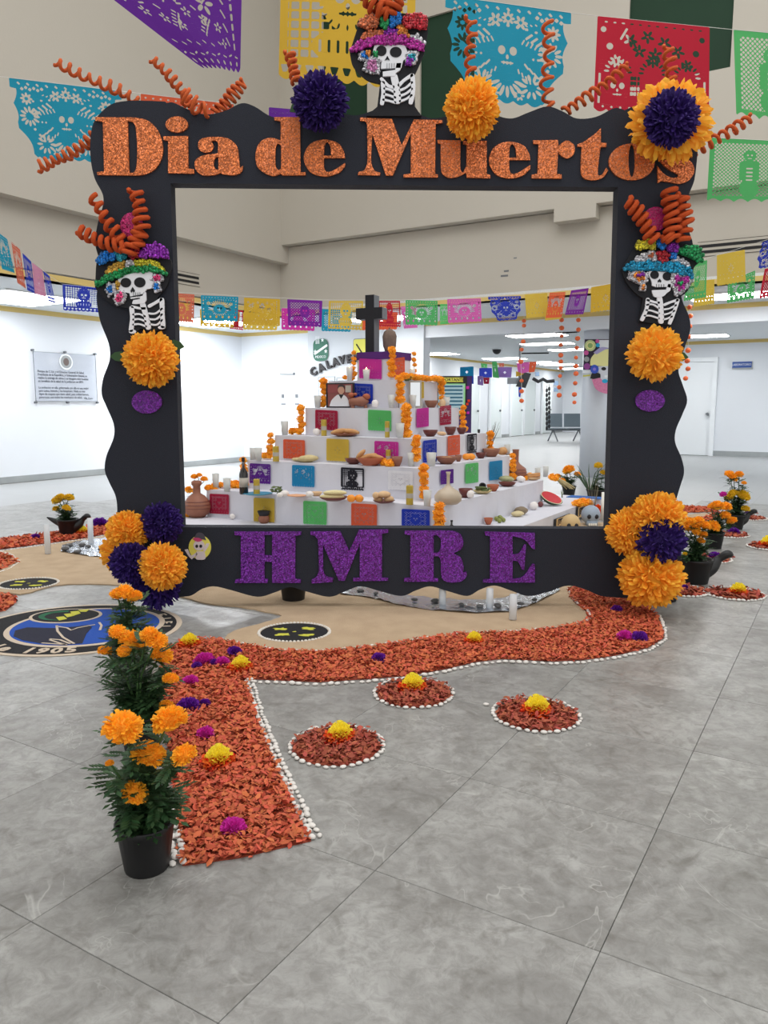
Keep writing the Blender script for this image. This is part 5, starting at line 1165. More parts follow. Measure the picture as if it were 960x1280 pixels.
# cut paper on the faces
GA = 'cut paper sheets on the altar cloth'
LF = [(0, 262, 617, 286, 642, 'crimson', 'diamond', 'lowest tier by the clay jug'), (0, 317, 622, 343, 652, 'gold', 'plain', 'lowest tier behind the mug'), (0, 379, 626, 408, 655, 'lime', 'diamond', 'lowest tier, green'), (0, 439, 629, 471, 660, 'orange', 'diamond', 'lowest tier, orange'), (0, 502, 636, 537, 664, 'royal', 'diamond', 'lowest tier by the corner garland'),
      (1, 312, 579, 338, 604, 'purple', 'rays', 'second tier by the bottle'), (1, 365, 581, 393, 608, 'aqua', 'dance', 'second tier, blue'), (1, 426, 584, 455, 612, 'black', 'gridskull', 'second tier, black'), (1, 485, 588, 516, 612, 'white', 'diamond', 'second tier near the corner'),
      (2, 354, 549, 381, 573, 'orange', 'diamond', 'third tier at its left'), (2, 408, 548, 436, 576, 'gold', 'plain', 'third tier, middle'), (2, 468, 551, 498, 577, 'magenta', 'dance', 'third tier near the corner'),
      (3, 394, 512, 422, 537, 'crimson', 'diamond', 'fourth tier by the candle'), (3, 460, 512, 489, 538, 'lime', 'plain', 'fourth tier near the corner'), (4, 442, 479, 466, 504, 'royal', 'diamond', 'fifth tier right of the portrait'),
      (5, 449, 448, 477, 473, 'magenta', 'plain', 'top tier, left face')]
for k, u0, v0, u1, v1, c, kind, lb in LF:
    pl = CB-TS[k]/2-.014; q = [RP(u0, v0, eb=pl), RP(u1, v0+(u1-u0)*.05, eb=pl), RP(u1, v1+(u1-u0)*.05, eb=pl), RP(u0, v1, eb=pl)]
    banner('altar_paper', kind, c, q, 1.0, 26, '%s cut paper sheet on the left face of the %s' % (c, lb), GA, cat='paper banner')
RF = [(1, 551, 588, 567, 606, 'purple', 'plain', 'second tier behind the gourd vase'), (1, 582, 580, 598, 605, 'lime', 'dance', 'second tier, green'), (1, 612, 577, 628, 601, 'aqua', 'plain', 'second tier, by the clay bottle'), (2, 529, 551, 546, 579, 'royal', 'diamond', 'third tier by the garland'), (2, 560, 545, 575, 570, 'orange', 'diamond', 'third tier, orange'), (2, 584, 543, 596, 567, 'black', 'gridskull', 'third tier behind a bottle'),
      (3, 521, 511, 536, 535, 'magenta', 'plain', 'fourth tier, magenta'), (3, 550, 508, 564, 532, 'crimson', 'rays', 'fourth tier, crimson'), (4, 521, 478, 530, 499, 'gold', 'plain', 'fifth tier, yellow'), (5, 491, 448, 506, 472, 'orange', 'diamond', 'top tier, orange')]
for k, u0, v0, u1, v1, c, kind, lb in RF:
    pl = CA+TS[k]/2+.014; q = [RP(u0, v0, ea=pl), RP(u1, v0-(u1-u0)*.12, ea=pl), RP(u1, v1-(u1-u0)*.12, ea=pl), RP(u0, v1, ea=pl)]
    banner('altar_paper', kind, c, q, 1.0, 26, '%s cut paper sheet on the right face of the %s' % (c, lb), GA, cat='paper banner')

# marigold garlands
m_mari = mat('marigold orange', (255, 182, 40), rough=.75, var=.14, hue=.008, trans=.15); m_mari2 = mat('marigold yellow', (236, 200, 40), rough=.75, var=.12, hue=.01, trans=.15)
m_garl = mat('orange garland petals', (255, 182, 52), rough=.75, var=.14, hue=.012, trans=.15)
MAR = [ruffle_mesh('marigold', 10+k, 110, hemi=True, inner=.72, w0=.12, w1=.2) for k in range(2)]
GARL = ruffle_mesh('garland_flower', 20, 44, hemi=False, inner=.7, w0=.22, w1=.34)
def garland(path, label, r=.045, step=.052, seed=0):
    P = [Vector(p) for p in path]; rnd = random.Random(seed); t = empty('marigold_garland', P[-1], label, 'garland', 'marigold garlands on the altar'); d = 0; nxt = .02; n = 0
    st = MB(); st.tube(P, .004, 5); st.build('thread', m_str, t)
    for i in range(1, len(P)):
        L = (P[i]-P[i-1]).length
        while nxt <= d+L:
            c = P[i-1].lerp(P[i], (nxt-d)/L)
            o = link_mesh('flower', GARL, t, c-P[-1]+Vector((rnd.uniform(-.008, .008), rnd.uniform(-.008, .008), rnd.uniform(-.005, .005))), m_garl)
            s = r*rnd.uniform(.85, 1.15); o.scale = (s, s, s*.8); o.rotation_euler = (rnd.uniform(-.5, .5), rnd.uniform(-.5, .5), rnd.uniform(0, 6)); nxt += step*rnd.uniform(.85, 1.15)
        d += L
def cor(k, z, dx=.0): w = TS[k]/2+.03; return W(CA+w+dx, CB-w-dx, z)
def lef(k, z): w = TS[k]/2+.03; return W(CA-w, CB-w, z)
def rig(k, z): w = TS[k]/2+.03; return W(CA+w, CB+w, z)
NM = ['lowest', 'second', 'third', 'fourth', 'fifth', 'top']
for k in range(6):
    zt, zb = TZ[k]+.03, zs[k]+.04; rr = .05 if k < 5 else .04
    garland([cor(k, zt), cor(k, zb)], 'marigold garland down the front corner of the %s tier' % NM[k], r=rr+.002, step=.056, seed=k)
    if k > 0:
        w0, w1 = TS[k]/2, TS[k-1]/2
        garland([lef(k, zt-.01), lef(k, zb+.0), W(CA-w0-.12, CB-w0, zs[k]+.04), W(CA-w1+.02, CB-w0, zs[k]+.04)], 'marigold garland stepping down the left edge from the %s tier' % NM[k], r=rr-.008, seed=10+k)
        garland([rig(k, zt-.01), rig(k, zb+.0), W(CA+w0, CB+w0+.1, zs[k]+.04), W(CA+w0, CB+w1-.03, zs[k]+.04)], 'marigold garland stepping down the right edge from the %s tier' % NM[k], r=rr-.01, seed=20+k)
garland([rig(4, TZ[4]+.03), W(CA+TS[4]/2, CB+.1, TZ[4]+.035), cor(4, TZ[4]+.04)], 'marigold garland along the top edge of the fifth tier on the right', r=.038, seed=41)
garland([W(CA-TS[0]/2, CB-TS[0]/2+.1, TZ[0]+.03), W(CA-TS[0]/2+.26, CB-TS[0]/2+.25, TZ[0]+.03)], 'marigold heads lying on the left end of the lowest tier behind the glasses', r=.045, seed=31)
for u, v in ((234, 642), (236, 612)):
    p = FL(u, v, PZ+.03); o = link_mesh('marigold_bloom', GARL, None, p, m_garl); o.scale = (.055, .055, .045); tag(o, 'single orange marigold head %s' % ('at the foot of the clay jug' if v > 630 else 'left of the clay jug neck'), 'flower')

# ---------------------------------------------------------------- things on the altar
m_wax = mat('white candle glass', (226, 226, 222), rough=.35, trans=.3); m_gwax = mat('candle wax', (240, 238, 228), rough=.6); m_gold = mat('golden wrapped candle', (196, 168, 66), rough=.4, metal=.3, noise=(30, .5, (150, 130, 50)))
m_clay = mat('brown clay', (150, 98, 76), rough=.6, noise=(9, .5, (116, 66, 48))); m_clay2 = mat('dark red clay', (104, 44, 36), rough=.4, noise=(12, .4, (80, 34, 28))); m_terra = mat('orange terracotta', (170, 92, 62), rough=.7)
m_bread = mat('bread crust', (206, 158, 104), rough=.7, noise=(14, .6, (170, 112, 66))); m_bread2 = mat('pale bread', (222, 190, 150), rough=.8, noise=(14, .5, (196, 150, 104)))
m_glassd = mat('dark bottle glass', (22, 18, 18), rough=.12, coat=.5); m_lab = mat('bottle label', (176, 170, 160), rough=.7); m_skull = mat('white sugar', (232, 226, 222), rough=.7); m_orf = mat('orange fruit skin', (240, 150, 40), rough=.45, bump=(120, .2))
m_corn = mat('pale corn', (226, 214, 160), rough=.6, bump=(90, .6)); m_husk = mat('dry husk', (204, 188, 140), rough=.85, noise=(25, .5, (170, 150, 104))); m_gr = mat('green fruit', (132, 140, 70), rough=.5); m_grl = mat('dried green leaf', (96, 110, 68), rough=.8)
m_flame = mat('candle flame', (255, 200, 120), emit=((255, 190, 110), 14)); m_wm = mat('watermelon flesh', (196, 36, 52), rough=.5, noise=(30, .4, (170, 30, 44))); m_rind = mat('watermelon rind', (46, 70, 40), rough=.5); m_wr = mat('watermelon pale rim', (220, 214, 180), rough=.6)
def on(u, v, z):                          # spot on the ledge at height z; the high ledges are seen edge on, so use their middle line
    if z < .9: return FL(u, v, z)
    k = TZ.index(z); off = (TS[k]/2+TS[k+1]/2)/2; cu = {2: 516, 3: 508, 4: 497}[k]
    p = RP(u, v, eb=CB-off) if u < cu else RP(u, v, ea=CA+off)
    return Vector((p.x, p.y, z))
def clear(c, z, r):                       # keep a thing standing on a ledge clear of the next tier
    if z not in TZ[:5]: k = -1
    else: k = TZ.index(z)
    w = TS[k+1]/2+r+.012; a = c.dot(E1)-CA; b = c.dot(E2)-CB
    if abs(a) < w and abs(b) < w:
        c = c-Vector((0, min((w-a)/E2.x, (w+b)/E2.y), 0))
    return c+Vector((0, 0, .002))
def sc(c): return (c-Vector((0, 0, CAM_H))).dot(CF)/FPX          # metres per pixel there
def one(name, mb, m, c, label, cat, group=None, smooth=True):
    return tag(mb.build(name, m, None, org=c, smooth=smooth), label, cat, group)
def glass_candle(u, v, z, w, h, label, flame=False):
    c = on(u, v, z); q = sc(c); r = w*q/2; H_ = h*q; c = clear(c, z, r); t = empty('glass_candle', c, label, 'candle', 'candles in white glasses')
    mb = MB(); mb.lathe([(r*.72, 0), (r, H_), (r*.9, H_), (r*.66, .01), (0, .01)], c, 16); mb.build('glass', m_wax, t, smooth=True)
    mb = MB(); mb.lathe([(r*.60, .012), (r*.8, H_*.75), (0, H_*.76)], c, 14); wx = mb.build('wax', m_gwax, t, smooth=True)
    mb = MB(); mb.tube([c+Vector((0, 0, H_*.76)), c+Vector((0, 0, H_*.76+.012))], .0015, 4); mb.build('wick', m_ink, wx)
    if flame: mb = MB(); mb.ell(c+Vector((0, 0, H_*.76+.028)), (.007, .007, .018), 8, 6); mb.build('flame', m_flame, wx)
GCL = [(270, 611, 0, 9, 19, 'left white glass candle at the left end of the lowest tier'), (284, 615, 0, 10, 17, 'right white glass candle at the left end of the lowest tier'), (316, 575, 1, 8, 15, 'left white glass candle at the left end of the second tier'), (323, 576, 1, 10, 16, 'right white glass candle at the left end of the second tier'),
       (356, 545, 2, 10, 17, 'white glass candle at the left end of the third tier'), (397, 508, 3, 9, 15, 'white glass candle left of the portrait'), (489, 508, 3, 9, 16, 'white glass candle left of the corner garland on the fourth tier'), (516, 507, 3, 9, 16, 'white glass candle before the mirror on the fourth tier'), (500, 549, 2, 11, 18, 'white glass candle left of the corner garland on the third tier'),
       (514, 583, 1, 10, 17, 'white glass candle left of the corner garland on the second tier'), (539, 583, 1, 13, 17, 'white glass candle right of the corner garland on the second tier'), (534, 633, 0, 11, 20, 'white glass candle left of the corner garland on the lowest tier'), (562, 627, 0, 11, 18, 'white glass candle before the gourd vase'), (672, 597, 0, 8, 12, 'left white glass candle at the right end of the lowest tier'),
       (682, 596, 0, 8, 13, 'right white glass candle at the right end of the lowest tier'), (558, 506, 3, 9, 13, 'white glass candle right of the clay bowl on the fourth tier'), (634, 569, 1, 8, 13, 'white glass candle at the right end of the second tier')]
for u, v, k, w, h, lb in GCL: glass_candle(u, v, TZ[k], w, h, lb)
glass_candle(437, 477, TZ[4], 8, 17, 'lit glass candle left of the top tier', True); glass_candle(458, 476, TZ[4], 9, 14, 'lit glass candle before the magenta paper of the top tier', True); glass_candle(515, 476, TZ[4], 8, 15, 'lit glass candle right of the top tier', True)
def pillar(u, v, z, w, h, label, m=None):
    c = on(u, v, z); q = sc(c); r = w*q/2; c = clear(c, z, r); t = empty('pillar_candle', c, label, 'candle', 'golden wrapped candles')
    mb = MB(); mb.lathe([(r, 0), (r, h*q*.96), (r*.9, h*q), (0, h*q*.97)], c, 16); wx = mb.build('wrapped_body', m or m_gold, t, smooth=False)
    mb = MB(); mb.lathe([(r*1.02, h*q*.35), (r*1.02, h*q*.6)], c, 16); mb.build('band', m_lab, wx)
    mb = MB(); mb.tube([c+Vector((0, 0, h*q*.96)), c+Vector((0, 0, h*q+.012))], .0018, 4); mb.build('wick', m_ink, t)
for a in ((321, 619, 0, 8, 20, 'golden wrapped candle beside the dark bottle on the lowest tier'), (345, 577, 1, 8, 19, 'golden wrapped candle on the second tier at the left'), (405, 546, 2, 7, 20, 'golden wrapped candle before the crimson paper on the third tier'), (484, 548, 2, 6, 20, 'slim golden wrapped candle before the green paper on the third tier'),
          (485, 577, 1, 6, 18, 'golden wrapped candle rising from marigolds on the second tier'), (512, 631, 0, 9, 24, 'golden wrapped candle near the front corner of the lowest tier')): pillar(a[0], a[1], TZ[a[2]], *a[3:])
def bottle(u, v, z, w, h, label, m=m_glassd, lab=True, cap=m_ink):
    c = on(u, v, z); q = sc(c); r = w*q/2; H_ = h*q; c = clear(c, z, r); t = empty('bottle', c, label, 'bottle')
    mb = MB(); mb.lathe([(r*.9, 0), (r, .01), (r, H_*.55), (r*.85, H_*.62), (r*.32, H_*.72), (r*.3, H_*.93), (0, H_*.93)], c, 18); gb = mb.build('glass_body', m, t, smooth=True)
    mb = MB(); mb.lathe([(r*.38, H_*.9), (r*.38, H_), (0, H_)], c, 12); mb.build('cap', cap, t)
    if lab: mb = MB(); mb.lathe([(r*1.02, H_*.2), (r*1.02, H_*.45)], c, 18); mb.build('label', m_lab, gb, smooth=True)
bottle(305, 618, TZ[0], 11, 46, 'tall dark wine bottle at the left end of the lowest tier')
bottle(541, 652, PZ, 8, 32, 'dark red sauce bottle beside the blue paper at the front corner', m=mat('red brown bottle', (84, 34, 26), rough=.15))
bottle(598, 569, TZ[1], 9, 32, 'dark liquor bottle with black cap before the black paper on the second tier', m=mat('smoky bottle', (60, 52, 46), rough=.15))
bottle(556, 654, PZ, 7, 18, 'small dark bottle at the foot of the corner garland')
def vase(u, v, z, prof, h, label, m, cat='vase', name='clay_vase', nband=0):
    c = on(u, v, z); q = sc(c)*h; c = clear(c, z, .22*q); t = empty(name, c, label, cat)
    mb = MB(); mb.lathe([(a*q, b*q) for a, b in prof], c, 24); mb.build('body', m, t, smooth=True)
    for k in range(nband):
        mb = MB(); b0 = .25+.09*k; rr = np.interp(b0, [b for a, b in prof[:6]], [a for a, b in prof[:6]]); mb.lathe([(rr*q*1.005, b0*q), (rr*q*1.02, (b0+.01)*q), (rr*q*1.0, (b0+.02)*q)], c, 24); mb.build('band', m_clay2, t)
    return t, c, q
PJ = [(a*.74, b) for a, b in [(.25, 0), (.44, .12), (.5, .28), (.46, .42), (.3, .58), (.14, .66), (.13, .85), (.19, .9), (.19, .97), (.14, 1.0), (.1, .98), (.1, .7), (0, .66)]]
t_, c_, q_ = vase(249.5, 645, PZ, PJ, 45, 'big ribbed clay jug at the left front of the altar', m_clay, name='clay_jug', nband=3)
for u, v, r in ((243, 596, 5), (249, 594, 4), (255, 599, 5), (235, 611, 4), (244, 615, 4), (261, 610, 6), (269, 613, 5)):
    p = DP(u, v, c_.y+.05); o = link_mesh('marigold', MAR[0], t_, p-c_, m_mari); w = r*sc(p); o.scale = (w, w, w*.8)
mb = MB(); 
for u, v in ((243, 597), (249, 595), (255, 600), (235, 611)): mb.tube([c_+Vector((0, 0, q_*.8)), DP(u, v+2, c_.y+.05)], .003, 5)
mb.build('stems', m_grl, t_)
vase(644, 600, TZ[0], [(.2, 0), (.33, .1), (.38, .25), (.34, .38), (.15, .52), (.1, .6), (.1, .95), (.12, 1.0), (.08, .98), (.07, .6), (0, .5)], 38, 'brown banded clay bottle vase near the right end of the lowest tier', m_clay, nband=2)
vase(560, 630, TZ[0], [(.3, 0), (.42, .1), (.43, .25), (.32, .4), (.12, .52), (.05, .62), (.05, .9), (.08, 1.0), (.05, .98), (0, .9)], 40, 'pale gourd shaped vase with narrow neck by the front corner', mat('pale gourd', (196, 180, 158), rough=.5, noise=(5, .5, (150, 136, 116))), name='gourd_vase')
def bowl(u, v, z, w, h, label, m=m_clay2, fill_=None, cat='bowl', name='clay_bowl'):
    c = on(u, v, z); q = sc(c); r = w*q/2; H_ = h*q; c = clear(c, z, r*.9); t = empty(name, c, label, cat)
    mb = MB(); mb.lathe([(r*.5, 0), (r*.85, H_*.5), (r, H_), (r*.93, H_), (r*.78, H_*.55), (0, H_*.35)], c, 20); mb.build('body', m, t, smooth=True)
    if fill_:
        rnd = random.Random(int(u*7+v)); 
        mb = MB()
        for i in range(9): a = rnd.uniform(0, 6.28); d = r*.5*math.sqrt(rnd.random()); mb.ell(c+Vector((d*math.cos(a), d*math.sin(a), H_*.7)), (r*.3, r*.25, H_*.3), 8, 6)
        mb.build('contents', fill_, t, smooth=True)['kind'] = 'stuff'
    return t, c, q
def blob(name, u, v, z, w, h, m, label, cat, group=None, seed=0, d=None, lift=0):
    c = on(u, v, z); q = sc(c); c = clear(c, z, w*q*.45); rnd = random.Random(seed+int(u)); f1, f2 = rnd.uniform(-.15, .15), rnd.uniform(-.15, .15)
    mb = MB(); mb.ell(c+Vector((0, 0, h*q/2+lift*q)), (w*q/2, (d or w*.8)*q/2, h*q/2), 14, 9, f=lambda p: 1+f1*p.x*p.z+f2*p.y+.05*math.sin(p.x*7+p.y*5)); return one(name, mb, m, c, label, cat, group)
# lowest tier, left face
bowl(396, 620, TZ[0], 14, 5, 'small white dish with orange rice cake on the lowest tier', m=m_bread2)
blob('bread_skull', 387, 622, TZ[0], 10, 8, m_skull, 'small white sugar skull left of the corn plate', 'sugar skull')
def leafpile(u, v, z, w, h, m, label, cat, seed, n=24):
    c = on(u, v, z); q = sc(c); rnd = random.Random(seed); mb = MB()
    for i in range(n):
        a = rnd.uniform(0, 6.28); L = w*q*.4*rnd.uniform(.6, 1); x0 = c+Vector((rnd.uniform(-.3, .3)*w*q, rnd.uniform(-.2, .2)*w*q, rnd.uniform(.1, .75)*h*q)); dd = Vector((math.cos(a), math.sin(a), rnd.uniform(-.2, .4))).normalized(); s = dd.orthogonal().normalized()*L*.25
        mb.add([x0-dd*L*.5, x0+s, x0+dd*L*.6, x0-s, x0+Vector((0, 0, L*.18))], [(0, 1, 4), (1, 2, 4), (2, 3, 4), (3, 0, 4), (0, 3, 2, 1)])
    one('leaf_bundle', mb, m, c, label, cat, smooth=False)['kind'] = 'stuff'
leafpile(346, 619, TZ[0], 22, 14, m_grl, 'bundle of dried herbs on the lowest tier right of the bottle', 'herbs', 3)
blob('garlic_bulb', 356, 621, TZ[0], 11, 8, m_skull, 'white garlic bulb beside the dried herbs', 'garlic'); blob('garlic_bulb', 350, 622, TZ[0], 8, 6, m_skull, 'small garlic bulb in front of the dried herbs', 'garlic')
mb = MB(); c = on(322, 618, TZ[0]); mb.lathe([(.10, 0), (.14, .012), (.12, .014), (0, .008)], c, 20); one('blue_plate', mb, mat('blue plate', (60, 140, 170), rough=.4), c, 'blue plate under the golden candle on the lowest tier', 'plate')
blob('rice_cake', 371, 621, TZ[0], 26, 3, mat('peach crepe', (214, 160, 124), rough=.8), 'flat peach coloured pastry on the lowest tier', 'pastry')
t_, c_, q_ = bowl(417, 626, TZ[0], 36, 5, 'brown clay plate with two ears of white corn', m=m_clay2, name='corn_plate', cat='plate')
for (du, dv, L_, lb) in ((2, -6, 30, 'upper ear of white corn on the clay plate'), (-2, -1, 32, 'lower ear of white corn on the clay plate')):
    c = c_+Vector((du*q_, dv*q_*.2-.01, (-dv+4)*q_)); mb = MB(); mb.ell(c, (L_*q_/2, 3.6*q_, 3.6*q_), 18, 10, M=Matrix.Rotation(PI/2, 3, 'X')); one('corn_ear', mb, m_corn, c, lb, 'corn', 'ears of white corn')
for u, lb in ((439, 'left orange fruit on the lowest tier'), (449, 'right orange fruit on the lowest tier')): blob('orange_fruit', u, 628, TZ[0], 11, 9.5, m_orf, lb, 'fruit', 'oranges on the lowest tier')
t_, c_, q_ = bowl(480, 629, TZ[0], 28, 3.5, 'dark plate of round breads on the lowest tier', m=m_clay2, cat='plate', name='bread_plate')
for k, (du, dz, w) in enumerate(((-7, 5, 12), (6, 5, 13), (0, 11, 17), (-10, 10, 9))):
    c = c_+Vector((du*q_, -.01*k, dz*q_)); mb = MB(); mb.ell(c, (w*q_/2, w*q_*.4, 4.5*q_), 12, 8); one('bread_roll', mb, m_bread2, c, ['left', 'right', 'topmost', 'far left'][k]+' bread roll on the dark plate of the lowest tier', 'bread', 'bread rolls on the dark plate')
# black rimmed mug and small pieces on the platform
t_, c_, q_ = vase(330, 654, PZ, [(.3, 0), (.45, .2), (.46, .45), (.36, .65), (.42, .75), (.52, 1.0), (.46, 1.0), (.3, .7), (0, .6)], 15, 'small clay mug with black rim in front of the yellow paper', m_clay, cat='mug', name='clay_mug')
mb = MB(); mb.lathe([(.38*q_, .62*q_), (.44*q_, .75*q_), (.535*q_, 1.0*q_), (.535*q_, 1.02*q_), (.45*q_, 1.02*q_)], c_, 20); mb.build('black_rim', m_ink, t_, smooth=True)
blob('sugar_skull', 294, 647, PZ, 7, 7, m_skull, 'tiny white sugar skull on the platform under the crimson paper', 'sugar skull')
# second tier left
bowl(442, 580, TZ[1], 22, 7, 'dark red clay bowl on the second tier left of the bread bowl'); t_, c_, q_ = bowl(463, 582, TZ[1], 34, 10, 'wide clay bowl heaped with bread on the second tier', m=m_terra)
for k, (du, dz, w, a) in enumerate(((-4, 11, 26, .25), (6, 11, 24, -.2), (-12, 14, 16, .8))):
    c = c_+Vector((du*q_, -.01, dz*q_)); mb = MB(); mb.ell(c, (w*q_/2, 4*q_, 3.2*q_), 12, 8, M=Matrix.Rotation(-a, 3, 'Y')); one('long_bread', mb, m_bread, c, ['lower left', 'lower right', 'upper'][k]+' long bread in the wide clay bowl of the second tier', 'bread', 'long breads in the wide bowl')
bowl(496, 583, TZ[1], 15, 12, 'brown clay pot beside the marigold candle on the second tier', m=m_clay)
for u, v in ((480, 578), (487, 579), (484, 573)):
    p = FL(u, v, TZ[1]+.03); o = link_mesh('marigold_bloom', GARL, None, p, m_garl); o.scale = (.045, .045, .04); tag(o, 'marigold head %s at the foot of the golden candle on the second tier' % {480: 'on the left', 487: 'on the right', 484: 'behind'}[u], 'flower')
blob('corn_husk_loaf', 385, 578, TZ[1], 26, 9, m_husk, 'pale husk wrapped tamale on the second tier under the yellow paper', 'tamale'); blob('corn_husk_loaf', 374, 577, TZ[1], 20, 5, m_husk, 'flat husk wrapped tamale on the second tier at the left', 'tamale')
# third tier left
t_, c_, q_ = bowl(431, 548, TZ[2], 34, 4, 'clay plate of oval breads on the third tier', m=m_clay, cat='plate', name='bread_plate')
for k, (du, w) in enumerate(((-7, 22), (8, 22))):
    c = c_+Vector((du*q_, -.01, 6*q_)); mb = MB(); mb.ell(c, (w*q_/2, 4.4*q_, 3.6*q_), 12, 8, M=Matrix.Rotation((-.2, .15)[k], 3, 'Y')); one('oval_bread', mb, m_bread, c, ['left', 'right'][k]+' oval bread on the third tier plate', 'bread', 'oval breads on the third tier')
blob('sugar_skull', 396, 546, TZ[2], 10, 9, m_skull, 'white sugar skull left of the golden candle on the third tier', 'sugar skull')
# fourth tier left: portrait, clay pig dish, white figure
m_photo = mat('photo of a seated person, wall red', (134, 74, 70), rough=.3); m_coat = mat('photo white coat', (222, 222, 226), rough=.4); m_skin = mat('photo skin', (196, 150, 128), rough=.4)
pf = on(424, 510, TZ[3]); pf = RP(424, 510, eb=CB-TS[4]/2-.10); pfl = CB-TS[4]/2-.09
A_, B_ = RP(408, 479, eb=pfl), RP(443, 511, eb=pfl); t = empty('portrait_frame', W((A_.dot(E1)+B_.dot(E1))/2, pfl, TZ[3]), 'black framed portrait of a person in a white coat on the fourth tier', 'picture')
a0, a1, z1, z0 = A_.dot(E1), B_.dot(E1), A_.z, TZ[3]+.002
def pbox(name, x0, x1, y0, y1, dy, m, th=.004):
    mb = MB(); mb.box(W(a0+(a1-a0)*(x0+x1)/2, pfl-dy, z0+(z1-z0)*(y0+y1)/2), ((a1-a0)*(x1-x0), th, (z1-z0)*(y1-y0)), BROT); return mb.build(name, m, t)
for x0, x1, y0, y1 in ((0, 1, 0, .05), (0, 1, .95, 1), (0, .05, .05, .95), (.95, 1, .05, .95)): pbox('frame_bar', x0, x1, y0, y1, 0, m_ink, .016)
pbox('photo', .05, .95, .05, .95, 0, m_photo, .006); pbox('photo_wall', .05, .95, .6, .95, .004, mat('photo wall red', (140, 66, 66), rough=.4)); pbox('photo_paper', .7, .9, .62, .9, .006, m_lab)
def ppoly(name, pts, dy, m):
    f = lambda d: (lambda p: W(a0+(a1-a0)*p[0], pfl-d, z0+(z1-z0)*p[1])); mb = MB(); mb.prism([S_(pts)], f(dy), f(dy-.003)); return mb.build(name, m, t)
ppoly('photo_coat', [(.12, .06), (.2, .3, 1), (.38, .5, 1), (.5, .55), (.64, .52, 1), (.78, .36, 1), (.84, .06)], .009, m_coat); ppoly('photo_face', [(.44, .66, 1), (.46, .84, 1), (.56, .88, 1), (.65, .82, 1), (.66, .64, 1), (.56, .54, 1)], .011, m_skin)
ppoly('photo_collar', [(.46, .54), (.64, .53), (.55, .36)], .011, m_ink); ppoly('photo_hair', [(.43, .76), (.46, .9, 1), (.57, .94, 1), (.67, .88, 1), (.67, .74), (.62, .84, 1), (.5, .84, 1)], .013, mat('photo hair', (60, 48, 46), rough=.6))
c = on(449, 508, TZ[3]); q = sc(c); t = empty('clay_pig_dish', c, 'reddish clay animal dish right of the portrait', 'dish'); mb = MB()
mb.ell(c+Vector((0, 0, 8*q)), (13*q, 6*q, 6*q), 16, 10, f=lambda p: 1+.12*math.sin(p.x*6)); mb.build('body', m_clay, t, smooth=True)
for du, dz, w in ((-10, 16, 4), (9, 14, 5), (-5, 17, 2.5)): mb = MB(); mb.ell(c+Vector((du*q, 0, dz*q)), (w*q, 4*q, w*q*.8), 10, 7); mb.build('lump', m_terra, t, smooth=True)
for du in (-8, 8): mb = MB(); mb.lathe([(2.5*q, 0), (2*q, 4*q)], c+Vector((du*q, 0, 0)), 8); mb.build('foot', m_clay, t)
blob('white_figurine', 469, 510, TZ[3], 9, 10, m_skull, 'small white figurine on the fourth tier left of the candle', 'figurine')
# right faces
c = RP(521, 505, eb=CB-TS[4]/2-.06); cm_ = on(519, 507, TZ[3]); t = empty('standing_mirror', cm_, 'upright mirror in silvery frame at the corner of the fourth tier', 'mirror'); q = sc(cm_)
mb = MB(); mb.box(cm_+Vector((0, .02, 17*q)), (16*q, .012, 34*q), 0); mb.build('mirror_frame', m_lab, t); mb = MB(); mb.box(cm_+Vector((0, .012, 17*q)), (12*q, .006, 29*q), 0); mb.build('mirror_glass', mat('mirror glass', (225, 230, 235), rough=.05, metal=1), t)
for k, (u, v, lb) in enumerate(((506, 474, 'left green cactus pad on the mirror'), (508, 471, 'right green cactus pad above the mirror'))):
    c = DP(u, v, cm_.y+.02); mb = MB(); mb.ell(c, (8*q, .03, 2.6*q), 12, 7); one('cactus_pad', mb, m_grl, c, lb, 'cactus')
bowl(539, 508, TZ[3], 17, 9, 'brown clay bowl on the fourth tier right of the mirror', m=m_clay); blob('spool_box', 525, 508, TZ[3], 7, 8, m_lab, 'small striped box beside the mirror', 'box')
blob('white_packet', 553, 506, TZ[3], 8, 11, m_bread2, 'cream packet on the fourth tier beside the candle', 'packet')
bowl(538, 546, TZ[2], 19, 8, 'dark red clay bowl on the third tier right of the corner'); bowl(563, 543, TZ[2], 15, 10, 'dark brown clay pot on the third tier, front one', m=m_clay2); bowl(577, 541, TZ[2], 13, 8, 'dark brown clay pot on the third tier, rear one', m=m_clay2)
blob('pale_loaf', 552, 545, TZ[2], 12, 5, m_bread2, 'pale bread between the bowls of the third tier', 'bread')
t_, c_, q_ = bowl(558, 580, TZ[1], 27, 9, 'brown clay dish with bread on the second tier right of the corner', m=m_clay, fill_=m_bread); bowl(573, 577, TZ[1], 9, 8, 'small brown clay pot on the second tier', m=m_clay)
for u, lb in ((583, 'left orange fruit on the second tier'), (589, 'right orange fruit on the second tier')): blob('orange_fruit', u, 575, TZ[1], 11, 8, m_orf, lb, 'fruit', 'oranges on the second tier')
bowl(601, 573, TZ[1], 14, 7, 'dark clay bowl behind the oranges of the second tier'); t_, c_, q_ = bowl(614, 571, TZ[1], 22, 10, 'round clay casserole with bread on the second tier', m=m_clay, fill_=m_bread); blob('round_bread', 628, 569, TZ[1], 14, 10, m_bread, 'round bread on the second tier near its right end', 'bread')
